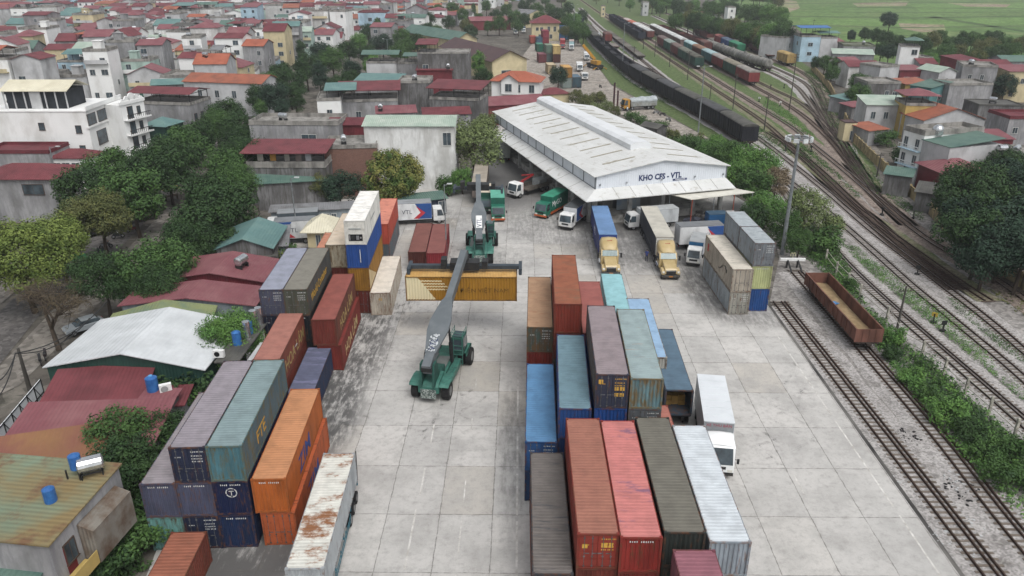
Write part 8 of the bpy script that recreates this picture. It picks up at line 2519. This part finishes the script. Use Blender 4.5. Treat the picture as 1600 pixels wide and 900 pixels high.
px_truck("small pale lorry on the platform by the flat wagons", (934, 62), (931, 53), side="a9b3b8", roof="b5babc", cabc="b5bcc0", L=4.0, boxh=2.0)
px_truck("white lorry parked beside the yellow crane", (906, 112), (900, 92), side="c6c8c8", roof="cfd0ce", cabc="cfd3d3", L=6.0, boxh=1.8)
px_truck("pale open lorry beside the yellow crane, nose towards the warehouse", (914, 126), (906, 112), side="aaa9a4", roof="b0aea8", cabc="c9cccc", L=6, boxh=1.0)
px_truck("white fuel lorry behind the yellow crane's arm", (917, 95), (912, 80), side="c6c9ca", roof="d0d3d4", cabc="c9cccc", L=5.2, boxh=2.0)
px_truck("white car transporter parked far along the depot wall", (806, 54), (799, 44), side="b9bdbf", roof="c5c9cb", L=4.5, boxh=2)
px_truck("dark blue small lorry by the back of the brown depot", (818, 52), (816, 42), side="33475a", roof="41586e", L=4.5, boxh=2.2)
CY = pm("crane_yellow", "b98524", "a07220", th=.55, scale=1.5, rough=.5)
f, b_ = W(922, 113), W(936, 100)
t = thing("mobile_crane", "yellow mobile crane with long lattice arm laid over the goods yard", "mobile crane", (*mid(f, b_), 0), math.radians(20))
MB().box(-1.3, 1.3, -5, 5, .8, 1.6).build("carrier", CHASSIS, t)
MB().box(-1.25, 1.25, -3, 1.5, 1.6, 2.9).box(-1.25, -.1, -4.4, -2.6, 1.6, 3.2).build("superstructure", CY, t, bevel=.08)
tip = Vector((*W(911, 70, 8.5), 8.5))
inv_ = (Matrix.Translation((*mid(f, b_), 0)) @ Matrix.Rotation(math.radians(20), 4, 'Z')).inverted()
tl_ = inv_ @ tip
bo = MB().bar((.3, 1.0, 3.2), tl_, .9, 1.0)
bo.build("crane_arm", CY, t)
MB().bar((.3, 1.0, 3.0), tl_ * .45, .3, .3).build("lift_ram", BLACKM, t)
for s in (-1, 1):
 for y in (-3.8, -2.4, 2.4, 3.8):
  wheel(t, s * 1.1, y, .6, .45)
 for y in (-4.6, 4.6):
  MB().bar((s * 1.2, y, .9), (s * 2.6, y, .3), .2, .2).cyl((s * 2.6, y, 0), (s * 2.6, y, .3), .3, n=8).build("outrigger", CY, t)
f, b_ = Vector(W(972, 172)), Vector(W(1023, 169))
d = (f - b_).normalized()
t = thing("tarpaulin_lorry", "orange cab lorry with long bed under a crumpled pale tarpaulin", "lorry", (*mid(f, b_), 0), math.atan2(-d.x, d.y))
Lr = (f - b_).length
MB().box(-.5, .5, -Lr / 2, Lr / 2 - .5, .6, .95).build("chassis", CHASSIS, t)
cabover(t, pm("orange_cab", "b5822c", "a5752a", th=.6), Lr / 2, 2.3, 3.0, .6, 1.8)
MB().box(-1.2, 1.2, -Lr / 2, Lr / 2 - 2.1, 1.0, 2.6).build("bed", pm("pale_bed_sides", "8f9492", "77756d", th=.55, scale=1), t)
tp = MB()
ny = 16
rr = random.Random(8)
vs_ = []
for j in range(ny + 1):
 y = -Lr / 2 - .05 + (Lr - 2.0) * j / ny
 pk = 3.6 + rr.uniform(-.15, .15) - .4 * (j / ny)
 vs_ += [(-1.3, y, 2.3 + rr.uniform(-.15, .1)), (-1.25, y, 2.7), (-.5 + rr.uniform(-.1, .1), y, pk - .2), (.2, y, pk), (.7, y, pk - .25), (1.25, y, 2.7), (1.3, y, 2.3 + rr.uniform(-.15, .1))]
tp.add(vs_, [(j * 7 + i, j * 7 + i + 1, j * 7 + 8 + i, j * 7 + 7 + i) for j in range(ny) for i in range(6)])
tp.build("tarpaulin", pm("silver_tarpaulin", "a4abad", "8f979a", th=.5, scale=1, rough=.5), t)
for s in (-1, 1):
 for y in (-Lr / 2 + 1.2, -Lr / 2 + 2.5, Lr / 2 - 2.6, Lr / 2 - 1.0):
  wheel(t, s * .98, y, .5, .4)
x, y = W(961, 174)
t = thing("rig_mast", "pair of tall rusty steel ramps standing upright before the orange cab lorry", "steel ramps", (x, y, 0), .3)
for k, (xx, hh) in enumerate(((-.5, 7.8), (.6, 5.6))):
 MB().box(xx - .22, xx + .22, -.12, .12, 0, hh).build("ramp", pm("rusty_maroon", "4d2a28", "33222a", th=.5, scale=1.5), t)
house("low dark shelter with curved grey roof behind the warehouse", (1002, 196), (1027, 201), 2.8, 3.5, 'gx', 'darkgrey', 'darkgrey', .7, win=[], name="shed", cat="shed")
# ------------------------------------------------------------------ people and motorbikes
SKIN = pm("skin", "9a7258", var=.05)
def person_mesh(pose, seed=0):
 """one continuous skinned figure; pose: 'stand' or 'ride'"""
 if pose == 'stand':
  J = [(0, 0, .95), (0, 0, 1.18), (0, 0, 1.42), (0, 0, 1.53), (0, .02, 1.66), (.19, 0, 1.40), (.24, .04, 1.12), (.23, .14, .90), (-.19, 0, 1.40), (-.25, 0, 1.12), (-.24, .08, .88), (.1, 0, .88), (.11, .03, .48), (.11, 0, .08), (.11, .12, .03), (-.1, 0, .88), (-.12, .0, .48), (-.13, -.04, .08), (-.13, .08, .03), (0, .015, 1.74)]
 else:
  J = [(0, 0, .86), (0, .02, 1.08), (0, .08, 1.32), (0, .1, 1.42), (0, .14, 1.54), (.19, .08, 1.30), (.27, .28, 1.10), (.26, .52, 1.06), (-.19, .08, 1.30), (-.27, .28, 1.10), (-.26, .52, 1.06), (.12, .02, .84), (.2, .42, .78), (.16, .36, .38), (.16, .5, .34), (-.12, .02, .84), (-.2, .42, .78), (-.16, .36, .38), (-.16, .5, .34), (0, .13, 1.62)]
 E_ = [(0, 1), (1, 2), (2, 3), (3, 4), (4, 19), (2, 5), (5, 6), (6, 7), (2, 8), (8, 9), (9, 10), (0, 11), (11, 12), (12, 13), (13, 14), (0, 15), (15, 16), (16, 17), (17, 18)]
 Rr = [.15, .13, .15, .06, .1, .075, .05, .035, .075, .05, .035, .1, .07, .045, .04, .1, .07, .045, .04, .09]
 me = bpy.data.meshes.new("person_skeleton")
 me.from_pydata(J, E_, [])
 o = bpy.data.objects.new("person_tmp", me)
 COL.objects.link(o)
 md = o.modifiers.new("skin", 'SKIN')
 for i, sv in enumerate(me.skin_vertices[0].data):
  sv.radius = (Rr[i], Rr[i])
  sv.use_root = i == 0
 o.modifiers.new("sub", 'SUBSURF').levels = 1
 dg = bpy.context.evaluated_depsgraph_get()
 m2 = bpy.data.meshes.new_from_object(o.evaluated_get(dg))
 bpy.data.objects.remove(o)
 m2.name = "person"
 for k in range(3):
  m2.materials.append(None)
 for p in m2.polygons:
  c = p.center
  p.use_smooth = True
  p.material_index = 2 if c.z < .9 * (1 if pose == 'stand' else .95) else (0 if (c.z > (1.5 if pose == 'stand' else 1.4) or (abs(c.x) > .2 and c.z < 1.15)) else 1)
 return m2
def hair_mesh():
 m = MB()
 for i in range(4):
  a0, a1 = math.pi / 2 * i / 4, math.pi / 2 * (i + 1) / 4
  m.cyl((0, 0, .125 * math.sin(a0)), (0, 0, .125 * math.sin(a1)), .115 * math.cos(a0), max(.01, .115 * math.cos(a1)), n=10, caps=False)
 return m.mesh("hair")
PS, PR, HM = person_mesh('stand'), person_mesh('ride'), hair_mesh()
HAIR = pm("black_hair", "1a1816", var=.1)
def person(label, x, y, rz, pose, top, legs, helmet=None, z=0.0):
 me = PS if pose == 'stand' else PR
 o = inst("person", me, [SKIN, pm("cloth_" + top, top), pm("cloth_" + legs, legs)], None, (x, y, z), rz)
 tag(o, label, "person")
 inst("helmet" if helmet else "hair", HM, [pm("helmet_" + helmet, helmet) if helmet else HAIR], o, (0, .02 if pose == 'stand' else .14, 1.68 if pose == 'stand' else 1.56))
 return o
def motorbike(label, x, y, rz, col, group=None):
 t = thing("motorbike", label, "motorbike", (x, y, 0), rz, group)
 bm = pm("bike_" + col, col)
 MB().prism([(-.6, .55), (-.65, .8), (.05, .76), (.25, .5), (.5, .98), (.6, .95), (.45, .45), (.1, .3), (-.3, .35)], -.13, .13).build("body", bm, t, bevel=.03)
 MB().box(-.13, .13, -.7, .1, .76, .84).build("seat", BLACKM, t, bevel=.03)
 for yy in (-.62, .65):
  w_ = MB().cyl((-.05, yy, .29), (.05, yy, .29), .29, n=14).build("wheel", TYRE, t)
  MB().cyl((-.055, yy, .29), (.055, yy, .29), .17, n=10).build("rim", RIM, w_)
 MB().bar((0, .65, .3), (0, .48, 1.05), .06, .06).cyl((-.33, .45, 1.05), (.33, .45, 1.05), .02, n=6).build("handlebar", BLACKM, t)
 MB().box(-.08, .08, .58, .66, .82, .96).build("headlight", LAMP, t)
 return t
MBK = [(185, 372, -1.0, "2a2c30", "white shirt rider on a dark motorbike, middle of the street between the trees", "c9c9c6", "2d3240"), (208, 362, 2.1, "6d2a2a", "rider in yellow shirt on a red motorbike farther up the street", "b59a3c", "2b2b2e"),
 (166, 388, -1.0, "8a8c8e", "rider in pale jacket on a grey motorbike nearest the bare tree", "9fa8b0", "3a3a3a")]
for (px, py, rz, c, lab, top, leg) in MBK:
 x, y = W(px, py)
 dx, dy = math.cos(rz) * 0, 0
 motorbike("%s motorbike under the %s" % ({'2a2c30': 'dark', '6d2a2a': 'red', '8a8c8e': 'grey'}[c], lab.split(" on a")[0]), x, y, rz, c)
 person(lab, x, y, rz, 'ride', top, leg, helmet="c4c4c2" if top != "b59a3c" else "2d4a8a")
for k, (px, py, rz, lab) in enumerate(((938, 137, .4, "single motorbike parked in the open goods yard"), (1025, 178, 1.2, "motorbike parked by the black wagons, nearest the tarpaulin lorry"), (1035, 181, 1.0, "motorbike parked by the black wagons, middle of three"), (1044, 189, .7, "motorbike parked by the black wagons, farthest from the tarpaulin lorry"),
         (64, 568, .6, "dark motorbike parked by the foot of the bare tree"), (72, 560, .5, "second dark motorbike parked by the bare tree, nearer the white roof"), (160, 396, 1.9, "dark motorbike parked at the kerb under the olive tree"),
         (98, 425, 1.6, "motorbike parked on the pavement under the yellow green trees"))):
 x, y = W(px, py)
 motorbike(lab, x, y, rz, ("25272b", "7a7c7e", "3a3236", "8a8c8c", "2b2b2e", "33262a", "2a3040", "28282b")[k])
for (px, py, rz, lab, top, leg) in ((980, 176, .5, "person in pale shirt standing beside the orange cab lorry", "b9c4cc", "2c3440"), (1010, 408, 2.6, "person in blue crouched by the gold tractor with the cream trailer", "3a4a8c", "2a2d3a"),
         (290, 262, .3, "person in red walking along the street between the trees", "9a2f35", "2b2b2b"), (262, 288, 1.3, "person in white walking on the street beside a stall", "c4c6c8", "34363c"), (58, 415, 1.0, "person in red on the pavement below the yellow green tree", "a03038", "2a2a2e")):
 x, y = W(px, py)
 person(lab, x, y, rz, 'stand', top, leg)
def car(label, px, py, rz, col):
 x, y = W(px, py)
 t = thing("parked_car", label, "car", (x, y, 0), rz)
 pm_ = pm("car_" + col, col, var=.04, rough=.3, spec=.6)
 MB().prism([(-2.1, .35), (-2.15, .8), (-1.9, .95), (-1.0, 1.0), (1.0, .95), (1.9, .85), (2.1, .65), (2.1, .35)], -.85, .85).build("body", pm_, t, bevel=.06)
 MB().prism([(-1.75, .95), (-1.35, 1.42), (.35, 1.42), (1.05, .95)], -.76, .76).build("cabin", GLASS, t, bevel=.05)
 MB().box(-.68, .68, -1.3, .3, 1.41, 1.46).build("roof", pm_, t, bevel=.02)
 for s in (-1, 1):
  for yy in (-1.3, 1.3):
   wheel(t, s * .78, yy, .31, .2)
  MB().box(s * .6 - .16, s * .6 + .16, 2.08, 2.13, .58, .74).build("headlight", LAMP, t)
  MB().box(s * .62 - .14, s * .62 + .14, -2.17, -2.12, .66, .82).build("tail_light", RED, t)
 return t
car("dark blue car parked on the street beside the blue tarpaulin stall", 219, 328, 2.3, "22304f")
car("black car parked by the kerb under the olive tree", 152, 366, 2.3, "1c1e22")
car("dark car parked outside the grey villa", 362, 236, 2.0, "2d3a4c")
car("silver grey van roofed car beside the bare tree by the street", 133, 516, 2.35, "8f979c")
for k, (px, py, c, lab) in enumerate(((229, 322, "2a3f8e", "blue tarpaulin stall on the street among the trees"), (116, 402, "2f9a5a", "bright green awning stall under the yellow green trees"), (265, 293, "b59a2f", "yellow parasol stall farther up the street"), (205, 327, "a8385a", "pink awning stall beside the blue tarpaulin"))):
 x, y = W(px, py, 2.2)
 t = thing("street_stall", lab, "stall", (x, y, 0), .7)
 MB().add([(-1.5, -1.2, 2.1), (1.5, -1.2, 2.1), (1.5, 1.2, 2.1), (-1.5, 1.2, 2.1), (0, 0, 2.7)], ((0, 1, 4), (1, 2, 4), (2, 3, 4), (3, 0, 4))).build("awning", pm("awning_" + c, c), t)
 for sx in (-1, 1):
  for sy in (-1, 1):
   MB().cyl((sx * 1.35, sy * 1.05, 0), (sx * 1.35, sy * 1.05, 2.15), .03, n=6).build("post", BLACKM, t)
 MB().box(-1.1, 1.1, -.5, .5, .7, .8).box(-1.0, -.9, -.4, .4, 0, .7).box(.9, 1.0, -.4, .4, 0, .7).build("table", WOODD, t)
for (px, py, rx, c, nm, lab) in ((1498, 752, .7, "a9aaaa", "lime_spill", "white lime spill on the ballast between the sidings"), (1508, 768, .9, "1d1c1d", "ash_heap", "black ash heap beside the white spill on the ballast"), (1518, 822, .7, "a9aaaa", "lime_spill", "white spill beside the near siding, lower down"),
        (1420, 681, .7, "2a2728", "ash_heap", "dark burnt patch on the ballast between sidings"), (1505, 845, .8, "a9aaaa", "lime_spill", "white splash across the near siding's sleepers"), (1413, 752, .5, "a9aaaa", "lime_spill", "thin white splash beside the kerb"),
        (1462, 836, .5, "a9aaaa", "lime_spill", "white splash between kerb and rail")):
 x, y = W(px, py)
 m = MB()
 rr = random.Random(px)
 for i in range(26):
  a, q = rr.uniform(0, 6.28), rx * rr.random() ** .6 * 1.6
  cx, cy, s = x + q * math.cos(a), y + q * math.sin(a) * 1.3, rx * rr.uniform(.04, .2)
  k = [(cx + s * rr.uniform(.6, 1.2) * math.cos(t_ * 1.047), cy + s * rr.uniform(.6, 1.2) * math.sin(t_ * 1.047), -.05 + rr.uniform(0, .04)) for t_ in range(6)]
  b0 = len(m.v)
  m.v += k + [(p[0], p[1], -.16) for p in k]
  m.f.append(tuple(range(b0, b0 + 6)))
  m.f += [(b0 + j, b0 + 6 + j, b0 + 6 + (j + 1) % 6, b0 + (j + 1) % 6) for j in range(6)]
  m.m += [0] * 7
 o = m.build(nm, pm(nm + c, c, var=.1, rough=.95))
 setting(o, 'stuff')
 tag(o, lab, "spill" if nm == "lime_spill" else "ash")
HAZE = 0.00022
hz = MB().box(-2600, 2600, -300, 3800, -1.3, 60).build("haze", None)
setting(hz, 'stuff')
hm = bpy.data.materials.new("haze_air")
hm.use_nodes = True
hm.node_tree.nodes.clear()
ou = hm.node_tree.nodes.new("ShaderNodeOutputMaterial")
pv = hm.node_tree.nodes.new("ShaderNodeVolumePrincipled")
pv.inputs["Color"].default_value = (.93, .96, 1, 1)
pv.inputs["Density"].default_value = HAZE
pv.inputs["Anisotropy"].default_value = 0.2
hm.node_tree.links.new(pv.outputs[0], ou.inputs["Volume"])
hz.data.materials.clear()
hz.data.materials.append(hm)
tag(hz, "pale haze in the air over the town and fields", "haze")
bpy.context.view_layer.update()
dg = bpy.context.evaluated_depsgraph_get()
for o in TEXTS:
 me = bpy.data.meshes.new_from_object(o.evaluated_get(dg))
 n = bpy.data.objects.new("lettering", me)
 COL.objects.link(n)
 n.parent = o.parent
 n.matrix_local = o.matrix_local.copy()
for o in TEXTS:
 bpy.data.objects.remove(o)
